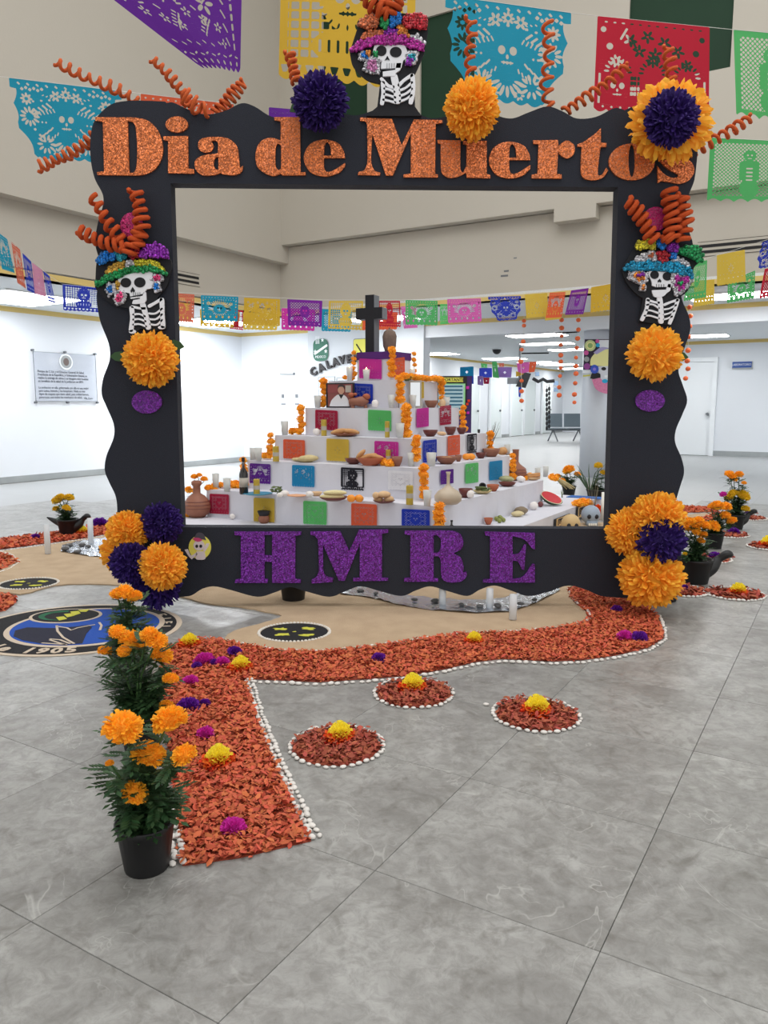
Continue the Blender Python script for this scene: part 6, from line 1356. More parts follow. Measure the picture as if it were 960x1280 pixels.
def twigs(u, v, z, h, label, seed, n=9, m=m_grl, lean=.0, spread=.25):
    c = on(u, v, z); q = sc(c); rnd = random.Random(seed); mb = MB()
    for i in range(n):
        a = rnd.uniform(0, 6.28); s = rnd.uniform(.05, spread); tip = c+Vector((math.cos(a)*s*h*q+lean*h*q, math.sin(a)*s*h*q*.5, h*q*rnd.uniform(.7, 1))); mid = c.lerp(tip, .5)+Vector((lean*h*q*.1, 0, .01))
        mb.tube([c+Vector((rnd.uniform(-.01, .01), 0, 0)), mid, tip], [.004, .003, .001], 5)
    one('grass_stalks', mb, m, c, label, 'stalks', 'dry stalks on the altar')
twigs(528, 570, TZ[1], 46, 'green stalks leaning right of the corner garland on the second tier', 5, lean=-.15); twigs(607, 570, TZ[1], 45, 'dry brown stalks standing by the liquor bottle', 6, m=mat('dry stalk', (92, 84, 70), rough=.9), lean=.2)
twigs(703, 622, PZ, 12, 'thin green stalks at the right end of the platform', 7, n=5)
# lowest tier right face
bowl(582, 622, TZ[0], 18, 11, 'dark red clay jar on the lowest tier right of the gourd vase'); blob('sugar_skull', 588, 623, TZ[0], 9, 10, m_skull, 'white sugar skull before the dark red jar', 'sugar skull'); 
t_, c_, q_ = bowl(603, 617, TZ[0], 24, 4, 'woven plate with dark chillies on the lowest tier', m=m_husk, cat='plate', name='woven_plate')
mb = MB(); rnd = random.Random(8)
for i in range(10): a = rnd.uniform(0, 6.28); mb.ell(c_+Vector((rnd.uniform(-8, 8)*q_, rnd.uniform(-.06, .06), rnd.uniform(4, 8)*q_)), (5*q_, .012, 1.6*q_), 8, 5, M=Matrix.Rotation(a, 3, 'Z'))
mb.build('chillies', m_grl, t_, smooth=True)['kind'] = 'stuff'
mb = MB(); c = c_+Vector((0, 0, 9*q_)); mb.lathe([(3*q_, 0), (4.5*q_, 0), (4.5*q_, 1.5*q_), (3*q_, 1.5*q_), (3*q_, 0)], c, 16, Matrix.Rotation(.9, 3, 'X')); one('dark_ring', mb, m_ink, c, 'dark round ring lying on the woven plate', 'ring')
bowl(616, 614, TZ[0], 16, 8, 'orange terracotta bowl on the lowest tier', m=m_terra); t_, c_, q_ = bowl(634, 608, TZ[0], 22, 5, 'clay plate with a pale green patterned gourd', m=m_clay2, cat='plate', name='clay_plate')
blob('pale_gourd', 633, 606, TZ[0], 19, 8, mat('pale green gourd', (176, 174, 130), rough=.6, noise=(20, .6, (110, 116, 80))), 'pale green patterned gourd on the clay plate', 'gourd', lift=3); blob('white_roll', 651, 603, TZ[0], 11, 8, m_skull, 'white rounded bun right of the banded vase', 'bun')
t_, c_, q_ = bowl(666, 600, TZ[0], 20, 3, 'board with sticks of cinnamon near the right end of the lowest tier', m=m_bread2, cat='plate', name='cinnamon_board')
for k in range(5): c = c_+Vector((0, 0, (4+k % 2*2)*q_)); mb = MB(); mb.tube([c+Vector((-9*q_, .01*k-.02, 0)), c+Vector((9*q_, .012*k, 1.5*q_))], 1.4*q_, 7); one('cinnamon_stick', mb, m_bread, c, 'brown cinnamon stick on the board', 'cinnamon', 'cinnamon sticks')
for k, (u, v) in enumerate(((655, 597), (662, 595), (690, 596), (694, 597))):
    p = FL(u, v, TZ[0]+.03); o = link_mesh('marigold_bloom', GARL, None, p, m_garl); o.scale = (.045, .045, .04); tag(o, ['left marigold head behind the cinnamon', 'right marigold head behind the cinnamon', 'marigold head at the right end of the lowest tier, inner', 'marigold head at the right end of the lowest tier, outer'][k], 'flower')
# platform right part
c = on(606, 650, PZ); bowl(608, 653, PZ, 11, 8, 'amber clay cup on the platform', m=m_terra); 
for k, (u, v) in enumerate(((620, 651), (626, 651), (623, 648), (629, 653), (624, 654))): blob('green_tomatillo', u, v, PZ, 6, 6, m_gr, ['leftmost', 'middle', 'rear', 'rightmost', 'nearest'][k]+' green tomatillo in the small heap on the platform', 'tomatillo', 'green tomatillos', lift=0)
blob('brown_squash', 648, 641, PZ, 17, 10, mat('brown squash', (128, 112, 90), rough=.6, bump=(20, .3)), 'brown round squash on the platform', 'squash'); blob('pale_squash', 647, 646, PZ, 16, 7, mat('pale squash', (206, 190, 146), rough=.6), 'pale oval squash in front of the brown one', 'squash')
blob('white_gourd', 662, 634, PZ, 11, 10, m_skull, 'whitish gourd behind the squashes', 'gourd'); blob('onion', 674, 633, PZ, 7, 7, mat('red onion', (110, 54, 58), rough=.4), 'small red onion beside the watermelon', 'onion')
c = on(689, 632, PZ); q = sc(c); t = empty('watermelon_slice', c, 'cut watermelon showing its red flesh on the platform', 'watermelon'); Mw = Matrix.Rotation(.35, 3, 'Y') @ Matrix.Rotation(.5, 3, 'X')
for nm, m, r, z0, z1 in (('rind', m_rind, 1.0, -.05, .0), ('pale_rim', m_wr, .95, 0, .003), ('flesh', m_wm, .88, .003, .006)):
    mb = MB(); mb.lathe([(0, z0) if nm == 'rind' else (r*15*q, z0), (r*15*q*(.6 if nm == 'rind' else 1), z0+.001), (r*15*q, z1), (0, z1)] if nm == 'rind' else [(r*15*q, z0), (r*15*q, z1), (0, z1)], c+Vector((0, 0, 10*q)), 24, Mw @ Matrix.Diagonal((1, .8, 1))); mb.build(nm, m, t, smooth=False)
c = on(706, 612, PZ); q = sc(c); t = empty('corn_husk_bundle', c, 'dry corn husks hanging over the right end of the lowest tier', 'husks'); rnd = random.Random(12); mb = MB()
for i in range(14):
    a = rnd.uniform(-.5, .8); p0 = DP(697, 598, c.y-.1); p1 = c+Vector((rnd.uniform(-2, 12)*q, rnd.uniform(-.08, .08), rnd.uniform(0, 6)*q)); mb.tube([p0, p0.lerp(p1, .5)+Vector((-.02, 0, .01)), p1], [.012, .016, .006], 5)
mb.build('husk', m_husk, t)['kind'] = 'stuff'
for k, (u, v) in enumerate(((722, 629), (734, 628), (728, 627))):
    p = FL(u, v, PZ+.03); o = link_mesh('marigold_bloom', GARL, None, p, m_garl); o.scale = (.07, .06, .045); tag(o, ['left', 'right', 'middle'][k]+' orange flower head on the blue cloth at the right end of the platform', 'flower')
mb = MB(); c = on(733, 622, PZ); mb.box(c+Vector((0, 0, .004)), (.42, .2, .006), BROT); one('blue_cloth', mb, mat('blue cloth', (40, 96, 170), rough=.8), c, 'folded blue cloth at the rear right end of the platform', 'cloth', smooth=False)
# on the floor beyond the platform
def skullhead(u, v, z, w, m, label):
    c = on(u, v, z); q = sc(c); r = w*q/2; t = empty('skull', c, label, 'skull'); mb = MB(); mb.ell(c+Vector((0, 0, r*1.15)), (r, r*.95, r), 16, 10); mb.box(c+Vector((0, -r*.3, r*.32)), (r*1.05, r*1.0, r*.6)); cr = mb.build('cranium', m, t, smooth=True)
    for s in (-1, 1): mb = MB(); mb.ell(c+Vector((s*r*.38, -r*.85, r*1.05)), (r*.22, r*.15, r*.24), 10, 6); mb.build('eye_socket', m_ink, cr, smooth=True)
    for k in range(4): mb = MB(); mb.box(c+Vector(((k-1.5)*r*.22, -r*.82, r*.25)), (r*.16, .02, r*.22)); mb.build('tooth', m_gwax, cr)
skullhead(738, 657, 0, 24, mat('grey painted skull', (150, 164, 180), rough=.5), 'grey blue skull on the floor right of the platform'); skullhead(713, 668, .0, 24, mat('tan skull', (198, 170, 122), rough=.6), 'tan skull on the floor between the step pattern cards')
for k, (u, v, cc, lb) in enumerate(((746, 640, m_oc, 'orange crepe bow on the floor right of the platform'), (752, 634, m_mag, 'magenta crepe bow on the floor right of the platform'))):
    c = FL(u, v, .015); o = link_mesh('paper_flower', RUF[k], None, c, cc); o.scale = (.13, .1, .09); tag(o, lb, 'paper flower')
twigs(740, 655, 0, 60, 'dry reeds standing on the floor near the right post', 15, n=8, m=mat('dry reed', (120, 112, 92), rough=.9), spread=.15)
c = FL(753, 650); mb = MB(); mb.lathe([(.02, 0), (.02, .30), (0, .30)], c, 12); one('white_candle', mb, m_gwax, c, 'slim white candle on the floor at the right post', 'candle')
# top: cross and clay head
c = Vector(DP(466, 440, 7.9)); c = W(CA-.04, CB-.02, TZ[5]+.004); q = sc(c); t = empty('black_cross', c, 'black cross with grey sides on the purple top of the altar', 'cross')
m_cr = mat('black card', (22, 23, 30), rough=.8); m_crs = mat('grey card edge', (120, 124, 130), rough=.7)
xc = (DP(464.5, 440, c.y)).x; H_ = (DP(464, 369, c.y).z-c.z); cx0 = xc; q = sc(c); D_ = .12
def cbx(name, u0, u1, v0, v1, m):
    A_, B_ = DP(u0, v0, c.y), DP(u1, v1, c.y); z0 = max(B_.z, c.z); mb = MB(); mb.box(((A_.x+B_.x)/2, c.y, (A_.z+z0)/2), (B_.x-A_.x, D_, A_.z-z0)); o = mb.build(name, m, t); return o
for nm, a in (('post', (458.5, 470.5, 369, 441)), ('arm', (445.5, 458.5, 385, 399)), ('arm', (470.5, 481.5, 385, 399))):
    cbx(nm, *a, m_crs); A_, B_ = DP(a[0]-.2, a[2]-.2, c.y-D_/2), DP(a[1]+.2, a[3]+.1, c.y-D_/2)
    P_, Q_ = DP(a[0], a[2], c.y), DP(a[1], a[3], c.y); mb = MB(); mb.box(((P_.x+Q_.x)/2, c.y-D_/2-.003, (P_.z+max(Q_.z, c.z))/2), (Q_.x-P_.x, .006, P_.z-max(Q_.z, c.z))); mb.build(nm+'_face', m_cr, t)
c = DP(487, 440, 8.35); c.z = TZ[5]; c = W(CA+.13, CB+.1, TZ[5]+.004); q = sc(c); t = empty('clay_figure', c, 'brown clay figure seen from behind on the altar top right of the cross', 'figure')
bpy.data.objects[[o.name for o in bpy.data.objects if o.name.startswith('black_cross')][0]].rotation_euler = (0, 0, -.42)
dxh = DP(487, 430, c.y).x-c.x; c2 = c+Vector((dxh, 0, 0)); mb = MB(); mb.lathe([(6*q, 0), (6.5*q, 5*q), (8*q, 8*q), (8.5*q, 16*q), (9*q, 20*q), (7*q, 26*q), (3*q, 29*q), (0, 29.5*q)], c2, 20, Matrix.Diagonal((1, .6, 1))); mb.build('body', mat('grey brown clay', (132, 112, 100), rough=.9, noise=(18, .6, (104, 88, 78)), bump=(60, .5)), t, smooth=True)
mb = MB(); mb.tube([c2+Vector((0, 0, 29*q)), c2+Vector((0, 0, 31*q))], .01, 6); mb.build('knob', m_clay, t)
# ================================================================== THINGS ON THE WALLS AND IN THE HALL
def onwall(plane, axis, a, z, d=0.0):      # axis 'a': wall a = plane facing +a ; 'b': wall b = plane facing -b
    return W(plane+d, a, z) if axis == 'a' else W(a, plane-d, z)
def wbox(name, plane, axis, p0, p1, z0, z1, d0, d1, m, parent=None):
    mb = MB(); mp = (p0+p1)/2; 
    if axis == 'a': mb.box(W(plane+(d0+d1)/2, mp, (z0+z1)/2), (abs(d1-d0), abs(p1-p0), z1-z0), BROT)
    else: mb.box(W(mp, plane-(d0+d1)/2, (z0+z1)/2), (abs(p1-p0), abs(d1-d0), z1-z0), BROT)
    return mb.build(name, m, parent)
def wtextM(plane, axis, a, z, d, rot=0):
    if axis == 'b': R = Matrix((( E1.x, 0, -E2.x, 0), (E1.y, 0, -E2.y, 0), (0, 1, 0, 0), (0, 0, 0, 1)))
    else: R = Matrix(((E2.x, 0, E1.x, 0), (E2.y, 0, E1.y, 0), (0, 1, 0, 0), (0, 0, 0, 1)))
    return Matrix.Translation(onwall(plane, axis, a, z, d)) @ R @ Matrix.Rotation(rot, 4, 'Z')
def flatpoly(name, plane, axis, pts, d, m, parent):
    mb = MB(); mb.prism([[Vector(p) for p in pts]], lambda p: onwall(plane, axis, p[0], p[1], d), lambda p: onwall(plane, axis, p[0], p[1], d-.003)); return mb.build(name, m, parent)
# acrylic plaque on the left wall
PL = -11.35
t = empty('wall_plaque', onwall(PL, 'a', 8.54, 1.3), 'clear acrylic plaque with printed text and round seal on the left wall', 'plaque')
wbox('acrylic_sheet', PL, 'a', 7.94, 9.14, 1.28, 2.07, .03, .036, mat('clear acrylic', (214, 220, 230), rough=.08, alpha=.5), t)
for b in (7.94, 8.54, 9.14):
    for z in (1.26, 2.09):
        mb = MB(); p = onwall(PL, 'a', b, z, .0); mb.tube([p, p+E1*.05], .018, 10); mb.build('standoff_bolt', m_grey, t)
for z0, z1, b0, b1 in ((1.28, 1.285, 7.94, 9.14), (2.065, 2.07, 7.94, 9.14)): wbox('sheet_edge', PL, 'a', b0, b1, z0, z1, .028, .038, m_grey, t)
wbox('sheet_edge', PL, 'a', 7.94, 7.945, 1.28, 2.07, .028, .038, m_grey, t); wbox('sheet_edge', PL, 'a', 9.135, 9.14, 1.28, 2.07, .028, .038, m_grey, t)
mb = MB(); p = onwall(PL, 'a', 8.54, 1.93, .037); MR = Matrix(((E2.x, 0, E1.x), (E2.y, 0, E1.y), (0, 1, 0)))
mb.lathe([(.13, 0), (.13, .006), (0, .006)], p, 28, MR); mb.build('seal_disc', m_white, t)
mb = MB(); mb.lathe([(.055, .006), (.055, .009), (0, .009)], p, 20, MR @ Matrix.Diagonal((1, 1.15, 1))); mb.build('seal_emblem', mat('brown seal', (110, 96, 92), rough=.7), t)
mb = MB(); mb.lathe([(.10, .0065), (.105, .008), (.098, .008)], p, 28, MR); mb.build('seal_ring', m_base, t)
m_txt = mat('grey print', (70, 74, 84), rough=.7)
for k, tx in enumerate(('Porque de C. Lic. y el Director General de Salud', 'Presidente de la Republica, y Gobernador Estatal, se', 'realizo la entrega de obras y se inaugura este hospital', 'en beneficio de la salud de la poblacion en 2021.', '', 'La poblacion en ella, gobernada con ella es una mejor', 'para todos, historia y los hospitales. Nada es mas', 'digno de respeto que tiene salud, para solidarizarnos,', 'generosos, con todos los mexicanos de salud.')):
    if tx: text_mesh('text_line', tx, .052, m_txt, t, wtextM(PL, 'a', 8.0, 1.76-.052*k, .037), .0005, align='LEFT', offset=.0008, sx=.86)
text_mesh('text_line', 'Villa, Enero', .05, m_txt, t, wtextM(PL, 'a', 8.86, 1.33, .037), .0005, align='LEFT', offset=.0008, sx=.8)
# back wall: switches, small signs
for k, (a, lb) in enumerate(((-10.24, 'left light switch plate on the back wall'), (-9.88, 'right light switch plate on the back wall'))):
    t = empty('switch_plate', onwall(12.96, 'b', a, 1.33), lb, 'switch', 'switch plates'); wbox('plate', 12.96, 'b', a-.06, a+.06, 1.33, 1.47, 0, .012, m_white, t); wbox('rocker', 12.96, 'b', a-.035, a+.035, 1.36, 1.44, .012, .02, m_grey, t)
    wbox('label_strip', 12.96, 'b', a-.06, a+.06, 1.22, 1.25, 0, .006, m_grey, t)
t = empty('wall_rail', onwall(12.96, 'b', -10.1, 1.86), 'thin grey rail with switches below on the back wall', 'rail'); wbox('rail', 12.96, 'b', -10.3, -9.95, 1.84, 1.87, 0, .03, m_base, t); wbox('end_cap', 12.96, 'b', -9.95, -9.93, 1.83, 1.88, 0, .035, m_grey, t)
# green emblem, letters and posters on the panel
GP = 12.90
def rr_(cx, cz, hw, hz, r, n=6):
    out = []
    for (sx, sz, a0) in ((1, 1, 0), (-1, 1, PI/2), (-1, -1, PI), (1, -1, 1.5*PI)):
        for i in range(n+1): a = a0+PI/2*i/n; out.append((cx+sx*(hw-r)+r*math.cos(a), cz+sz*(hz-r)+r*math.sin(a)))
    return out
c0, c1 = RP(392, 424, eb=GP), RP(411, 451, eb=GP); ga, gb, gz1, gz0 = c0.dot(E1), c1.dot(E1), c0.z, c1.z; gc, gzc = (ga+gb)/2, (gz0+gz1)/2
t = empty('green_emblem', onwall(GP, 'b', gc, gz0), 'dark green rounded emblem with white diagonal and stars on the wall', 'emblem')
flatpoly('shield', GP, 'b', rr_(gc, gzc, (gb-ga)/2, (gz1-gz0)/2, .12), .02, mat('emblem green', (20, 100, 76), rough=.5), t)
flatpoly('diagonal_bar', GP, 'b', [(ga+.02, gz0+.16), (ga+.04, gz0+.12), (gb-.01, gz1-.15), (gb-.03, gz1-.11)], .026, m_white, t)
for (dx, dz) in ((.05, .19), (.13, -.03), (-.13, -.03)):
    st_ = []
    for i in range(10): r = .045 if i % 2 == 0 else .018; a = PI/2+i*PI/5; st_.append((gc+dx+r*math.cos(a), gzc+dz+r*math.sin(a)))
    flatpoly('star', GP, 'b', st_, .026, m_white, t)
for k in range(3): flatpoly('stripe', GP, 'b', [(ga+.07+.035*k, gzc+.12), (ga+.085+.035*k, gzc+.12), (ga+.085+.035*k, gzc+.27), (ga+.07+.035*k, gzc+.27)], .026, m_white, t)
text_mesh('small_lettering', 'MEXICO', .07, m_white, t, wtextM(GP, 'b', gc, gz0+.08, .026), .001)
m_let = mat('dark grey wall letters', (52, 50, 52), rough=.6)
wl = empty('wall_lettering', onwall(GP, 'b', -8.6, 1.9), 'arched dark lettering reading CALAVERAS on the wall left of the altar top', 'lettering')
pts = [(393, 465, 28), (403, 460, 24), (412, 456, 20), (420.5, 453, 16), (429, 450.5, 11), (437.5, 449, 7), (446, 448.5, 2), (455, 449, -3), (464, 450, -8)]
for ch, (u, v, r) in zip('CALAVERAS', pts):
    p = RP(u, v, eb=GP); text_mesh('letter', ch, .215, m_let, wl, wtextM(GP, 'b', p.dot(E1), p.z, .03, math.radians(r)), .02, offset=.010)
def poster(u0, v0, u1, v1, m, label, name='poster', lines=0):
    A_, B_ = RP(u0, v0, eb=GP), RP(u1, v1, eb=GP); t = empty(name, onwall(GP, 'b', (A_.dot(E1)+B_.dot(E1))/2, B_.z), label, name.replace('_', ' '))
    a0, a1, z1, z0 = A_.dot(E1), B_.dot(E1), A_.z, B_.z; wbox('sheet', GP, 'b', a0, a1, z0, z1, 0, .008, m, t)
    for (x0, x1, y0, y1) in ((a0, a1, z1-.012, z1), (a0, a1, z0, z0+.012), (a0, a0+.012, z0, z1), (a1-.012, a1, z0, z1)): wbox('border', GP, 'b', x0, x1, y0, y1, .006, .014, m_base, t)
    for k in range(lines): z = z1-(k+1.2)*(z1-z0)/(lines+1.4); wbox('print_line', GP, 'b', a0+.04, a1-.04, z, z+.012, .008, .010, m_base, t)
poster(398, 471, 419, 500, mat('pale poster', (214, 222, 232), rough=.5), 'pale blue paper notice on the wall left of the altar garlands', lines=5); poster(421, 472, 440, 498, mat('pale poster', (214, 222, 232), rough=.5), 'pale paper notice on the wall behind the portrait', lines=6)
A_ = RP(444, 427, eb=GP); B_ = RP(462, 441, eb=GP)
t = empty('warning_sign', onwall(GP, 'b', A_.dot(E1)+.15, B_.z), 'yellow green rounded sign on the wall behind the cross', 'sign'); flatpoly('sign_face', GP, 'b', rr_((A_.dot(E1)+B_.dot(E1))/2, A_.z-.13, .19, .17, .04), .02, mat('sign yellow', (212, 208, 84), rough=.5), t)
flatpoly('sign_edge', GP, 'b', rr_((A_.dot(E1)+B_.dot(E1))/2, A_.z-.13, .205, .185, .045), .012, m_grey, t); flatpoly('diagonal_mark', GP, 'b', [(A_.dot(E1)+.03, A_.z-.06), (A_.dot(E1)+.05, A_.z-.04), (A_.dot(E1)+.2, A_.z-.24), (A_.dot(E1)+.18, A_.z-.26)], .024, m_ink, t)
# air slots in the upper band
def slots(name, plane, axis, p0, p1, z, label):
    t = empty(name, onwall(plane, axis, (p0+p1)/2, z-.09), label, 'air vent', 'air slots'); wbox('vent_plate', plane, axis, p0, p1, z-.09, z+.09, 0, .006, m_beige, t)
    for k, dz in enumerate((-.035, .035)): wbox('slot', plane, axis, p0+.02, p1-.02, z+dz-.018, z+dz+.018, .004, .010, m_dark, t)
    for dz in (-.09, .087): wbox('plate_edge', plane, axis, p0, p1, z+dz, z+dz+.004, .005, .009, m_dark, t)
slots('air_vent', -8.55, 'a', 7.2, 8.86, 3.06, 'double black air slot in the upper wall right of the left post'); slots('air_vent', 10.8, 'b', -1.85, .6, 3.17, 'double black air slot in the upper wall at the right edge')
for (u0, v0, u1, v1) in ((626, 344, 635, 345.5), (630, 338, 636, 339.5), (642, 322, 646, 323)):
    A_, B_ = RP(u0, v0, eb=10.8), RP(u1, v1, eb=10.8); wbox('wall_scuff', 10.8, 'b', A_.dot(E1), B_.dot(E1), B_.z, A_.z, 0, .002, m_grey, bpy.data.objects['wall_upper_back'])
# blue sign by the right door
t = empty('door_sign', onwall(20.2, 'b', -2.33, 2.07), 'small blue sign with white lettering beside the right hand door', 'sign'); wbox('sign_face', 20.2, 'b', -2.54, -2.12, 2.08, 2.22, .02, .035, mat('sign blue', (32, 76, 156), rough=.4), t); wbox('sign_lip', 20.2, 'b', -2.54, -2.10, 2.05, 2.08, .0, .05, m_base, t)
wbox('sign_edge', 20.2, 'b', -2.12, -2.10, 2.05, 2.22, .0, .05, m_base, t); text_mesh('sign_text', 'LABORATORIO', .075, m_white, t, wtextM(20.2, 'b', -2.34, 2.15, .036), .001, sx=.8)
# skull poster on the partition
SPL = 13.2; A_, B_ = RP(731, 424, eb=SPL-.3), RP(768, 458, eb=SPL-.3)
t = empty('skull_poster', onwall(SPL-.3, 'b', (A_.dot(E1)+B_.dot(E1))/2, 1.4), 'colourful sugar skull cut-out on a dark flowered board by the column', 'poster'); Q = SPL-.3
def qp(u, v): p = RP(u, v, eb=Q); return (p.dot(E1), p.z)
def qpoly(name, pts, d, m): return flatpoly(name, Q, 'b', [qp(*p[:2]) for p in S_(pts)], d, m, t)
def qcirc(name, u, v, r, d, m, ry=None): return flatpoly(name, Q, 'b', [qp(p.x, p.y) for p in circ(u, v, r, ry or r, 18)], d, m, t)
qpoly('board', [(731, 424), (790, 424), (790, 463), (729, 462)], .0, mat('dark violet board', (40, 30, 56), rough=.6))
qpoly('white_area', [(749, 425), (790, 425), (790, 440), (757, 438, 1), (748, 433)], .006, m_white); qcirc('pale_flower', 738, 432, 7, .010, mat('pale green card', (200, 214, 150), rough=.7)); qcirc('flower_ring', 738, 432, 4.6, .012, mat('cream yellow card', (236, 232, 160), rough=.7)); qcirc('flower_core', 738, 432, 3.2, .014, mat('soft green card', (150, 180, 110), rough=.7))
qcirc('pink_flower', 733, 441, 3, .01, mat('pink card', (214, 90, 160), rough=.7)); qcirc('pink_flower', 747, 426.5, 2.4, .011, mat('pink card', (214, 90, 160), rough=.7)); qcirc('cyan_flower', 747.5, 431.5, 2.6, .012, mat('cyan card', (40, 170, 214), rough=.7)); qcirc('mauve_flower', 734, 458, 4, .01, mat('mauve card', (150, 70, 150), rough=.7)); qcirc('grey_flower', 733.5, 449, 3.4, .01, m_base)
qpoly('head_cloth', [(738, 457), (739, 448, 1), (746, 440, 1), (755, 436, 1), (770, 440, 1), (775, 457, 1)], .014, mat('cream yellow card', (236, 232, 160), rough=.7)); qpoly('head_band', [(742, 441), (752, 434, 1), (764, 436, 1), (757, 437, 1), (746, 443)], .016, mat('lavender card', (170, 164, 206), rough=.7))
qpoly('skull_face', [(748, 458), (775, 457), (775, 480), (757, 478, 1), (750, 470, 1)], .015, mat('pale skull card', (214, 218, 226), rough=.6)); qcirc('eye', 755, 461, 3, .018, m_ink, 2.2); qcirc('eye', 764, 463.5, 3, .018, m_ink, 2.2); qcirc('blue_rose', 743.5, 461.5, 5.2, .02, mat('blue card', (60, 90, 200), rough=.7), 5.5); qcirc('rose_core', 743.5, 461.5, 2, .022, mat('lilac card', (150, 130, 220), rough=.7))
qpoly('teeth', [(756, 469), (764, 469), (764, 472), (756, 472)], .02, m_white); qpoly('dark_ruff', [(738, 473), (741, 466, 1), (750, 467, 1), (751, 472), (742, 474)], .017, m_ink); qpoly('pink_dress', [(740, 474), (747, 471, 1), (757, 477, 1), (775, 478), (775, 492), (757, 492, 1), (745, 486, 1)], .016, mat('soft pink card', (222, 140, 176), rough=.8, noise=(40, .5, (196, 96, 140)))); qcirc('cyan_bow', 756.5, 476.5, 3.6, .02, mat('cyan card', (40, 170, 214), rough=.7), 2.6)
qpoly('yellow_strip', [(729, 469), (738, 468), (738, 470), (729, 471)], .006, mat('sign yellow', (212, 208, 84), rough=.5)); qpoly('sheet', [(729, 463), (738, 463), (738, 466), (729, 466)], .006, m_white)
# standing information banner behind the altar
IB = W(-6.35, 12.6); p0 = DP(547, 470, IB.y)
Yb = 12.0
def ibox(name, u0, v0, u1, v1, d, m, th=.006):
    A_, B_ = DP(u0, v0, Yb), DP(u1, v1, Yb); mb = MB(); mb.box(((A_.x+B_.x)/2, Yb-d, (A_.z+B_.z)/2), (B_.x-A_.x, th, A_.z-B_.z)); return mb.build(name, m, ib)
ib = empty('info_board', (DP(566, 500, Yb).x, Yb, .004), 'standing information board with yellow header and blue text lines behind the altar', 'board')
zb_ = DP(560, 540, Yb).z
A_, B_ = DP(545, 470, Yb), DP(589, 540, Yb); mb = MB(); mb.box(((A_.x+B_.x)/2, Yb+.02, (A_.z+.02)/2), (B_.x-A_.x, .02, A_.z-.02)); mb.build('board_panel', mat('deep violet board', (56, 24, 92), rough=.6), ib)
mb = MB(); mb.box(((A_.x+B_.x)/2, Yb+.02, .01), (B_.x-A_.x+.1, .35, .02)); mb.build('stand_foot', m_grey, ib)
ibox('black_edge', 545, 470, 583, 520, .0, m_ink); ibox('header', 548, 472, 579, 477.5, .008, mat('header yellow', (230, 226, 90), rough=.6)); ibox('chart_border', 548, 479.5, 581, 519, .004, mat('light green edge', (150, 214, 150), rough=.6)); ibox('chart', 548, 481, 579, 518, .008, mat('chart pale blue', (176, 206, 214), rough=.6))
text_mesh('header_text', 'IMPORTANTE', .065, m_ink, ib, Matrix.Translation(DP(564, 474.8, Yb)+Vector((0, -.014, 0))) @ Matrix.Rotation(PI/2, 4, 'X'), .001, offset=.001)
for k in range(8): ibox('text_bar', 549, 482+k*4.6, 578, 484+k*4.6, .013, mat('text blue', (46, 104, 130), rough=.6), .003)
for u, v, cc, r in ((584.5, 484.5, m_mag, 1.8), (586, 501, m_oc, 1.5), (584, 505, m_oc, 1.5), (585, 516, m_mag, 1.5)): ibox('paper_ornament', u-r, v-r, u+r, v+r, .0, cc, .02)
# hanging papers in the hall
HG = 'cut paper hanging in the far hall'
for k, (c, px, Y, lb) in enumerate((('aqua', [(575, 459), (592, 458), (592, 471), (575, 472)], 16, 'light blue paper banner in the hall left of the others'), ('royal', [(582, 470), (592, 470), (592, 480), (582, 480)], 15, 'dark blue paper banner over the information board'), ('blue', [(599, 460), (615, 460), (615, 472), (599, 472)], 18, 'blue paper banner third from the hall corner'), ('lime', [(601, 454), (609, 455), (609, 460), (602, 461)], 20, 'small green paper banner above the blue one in the hall'),
        ('lilac', [(597, 470), (604, 470), (604, 482), (597, 481)], 17, 'mauve paper banner under the blue one in the hall'), ('crimson', [(604, 472), (612, 472), (611, 480), (605, 480)], 17, 'crimson paper banner under the blue one in the hall'), ('green', [(615, 452), (621, 452), (624, 473), (616, 472)], 17, 'tall green paper strip in the hall'), ('lilac', [(622, 459), (640, 459), (639, 472), (623, 472)], 17, 'lilac paper banner in the hall'),
        ('salmon', [(624, 454), (630, 454), (630, 460), (624, 460)], 19, 'salmon paper banner above the lilac one in the hall'), ('pink', [(646, 454), (662, 452), (661, 465), (648, 468)], 16, 'pink paper banner above the hanging screen'), ('orange', [(662, 452), (671, 452), (668, 465), (661, 466)], 16, 'orange paper banner right of the pink one above the screen'), ('yellow', [(645, 464), (655, 467), (652, 469), (645, 471)], 16, 'scrap of yellow paper above the screen'), ('royal', [(648, 484), (652, 484), (650.5, 497), (648.5, 496)], 16, 'blue paper strip hanging under the screen'))):
    banner('hall_paper', 'plain', c, pxq(px, Y), 1.2, 18, lb, HG, wav=.01)
string([DP(574, 458, 16), DP(592, 458, 16), DP(600, 460, 18), DP(616, 458, 17), DP(640, 459, 17), DP(648, 453, 16), DP(672, 452, 16)], 'string of the papers in the far hall', .004)
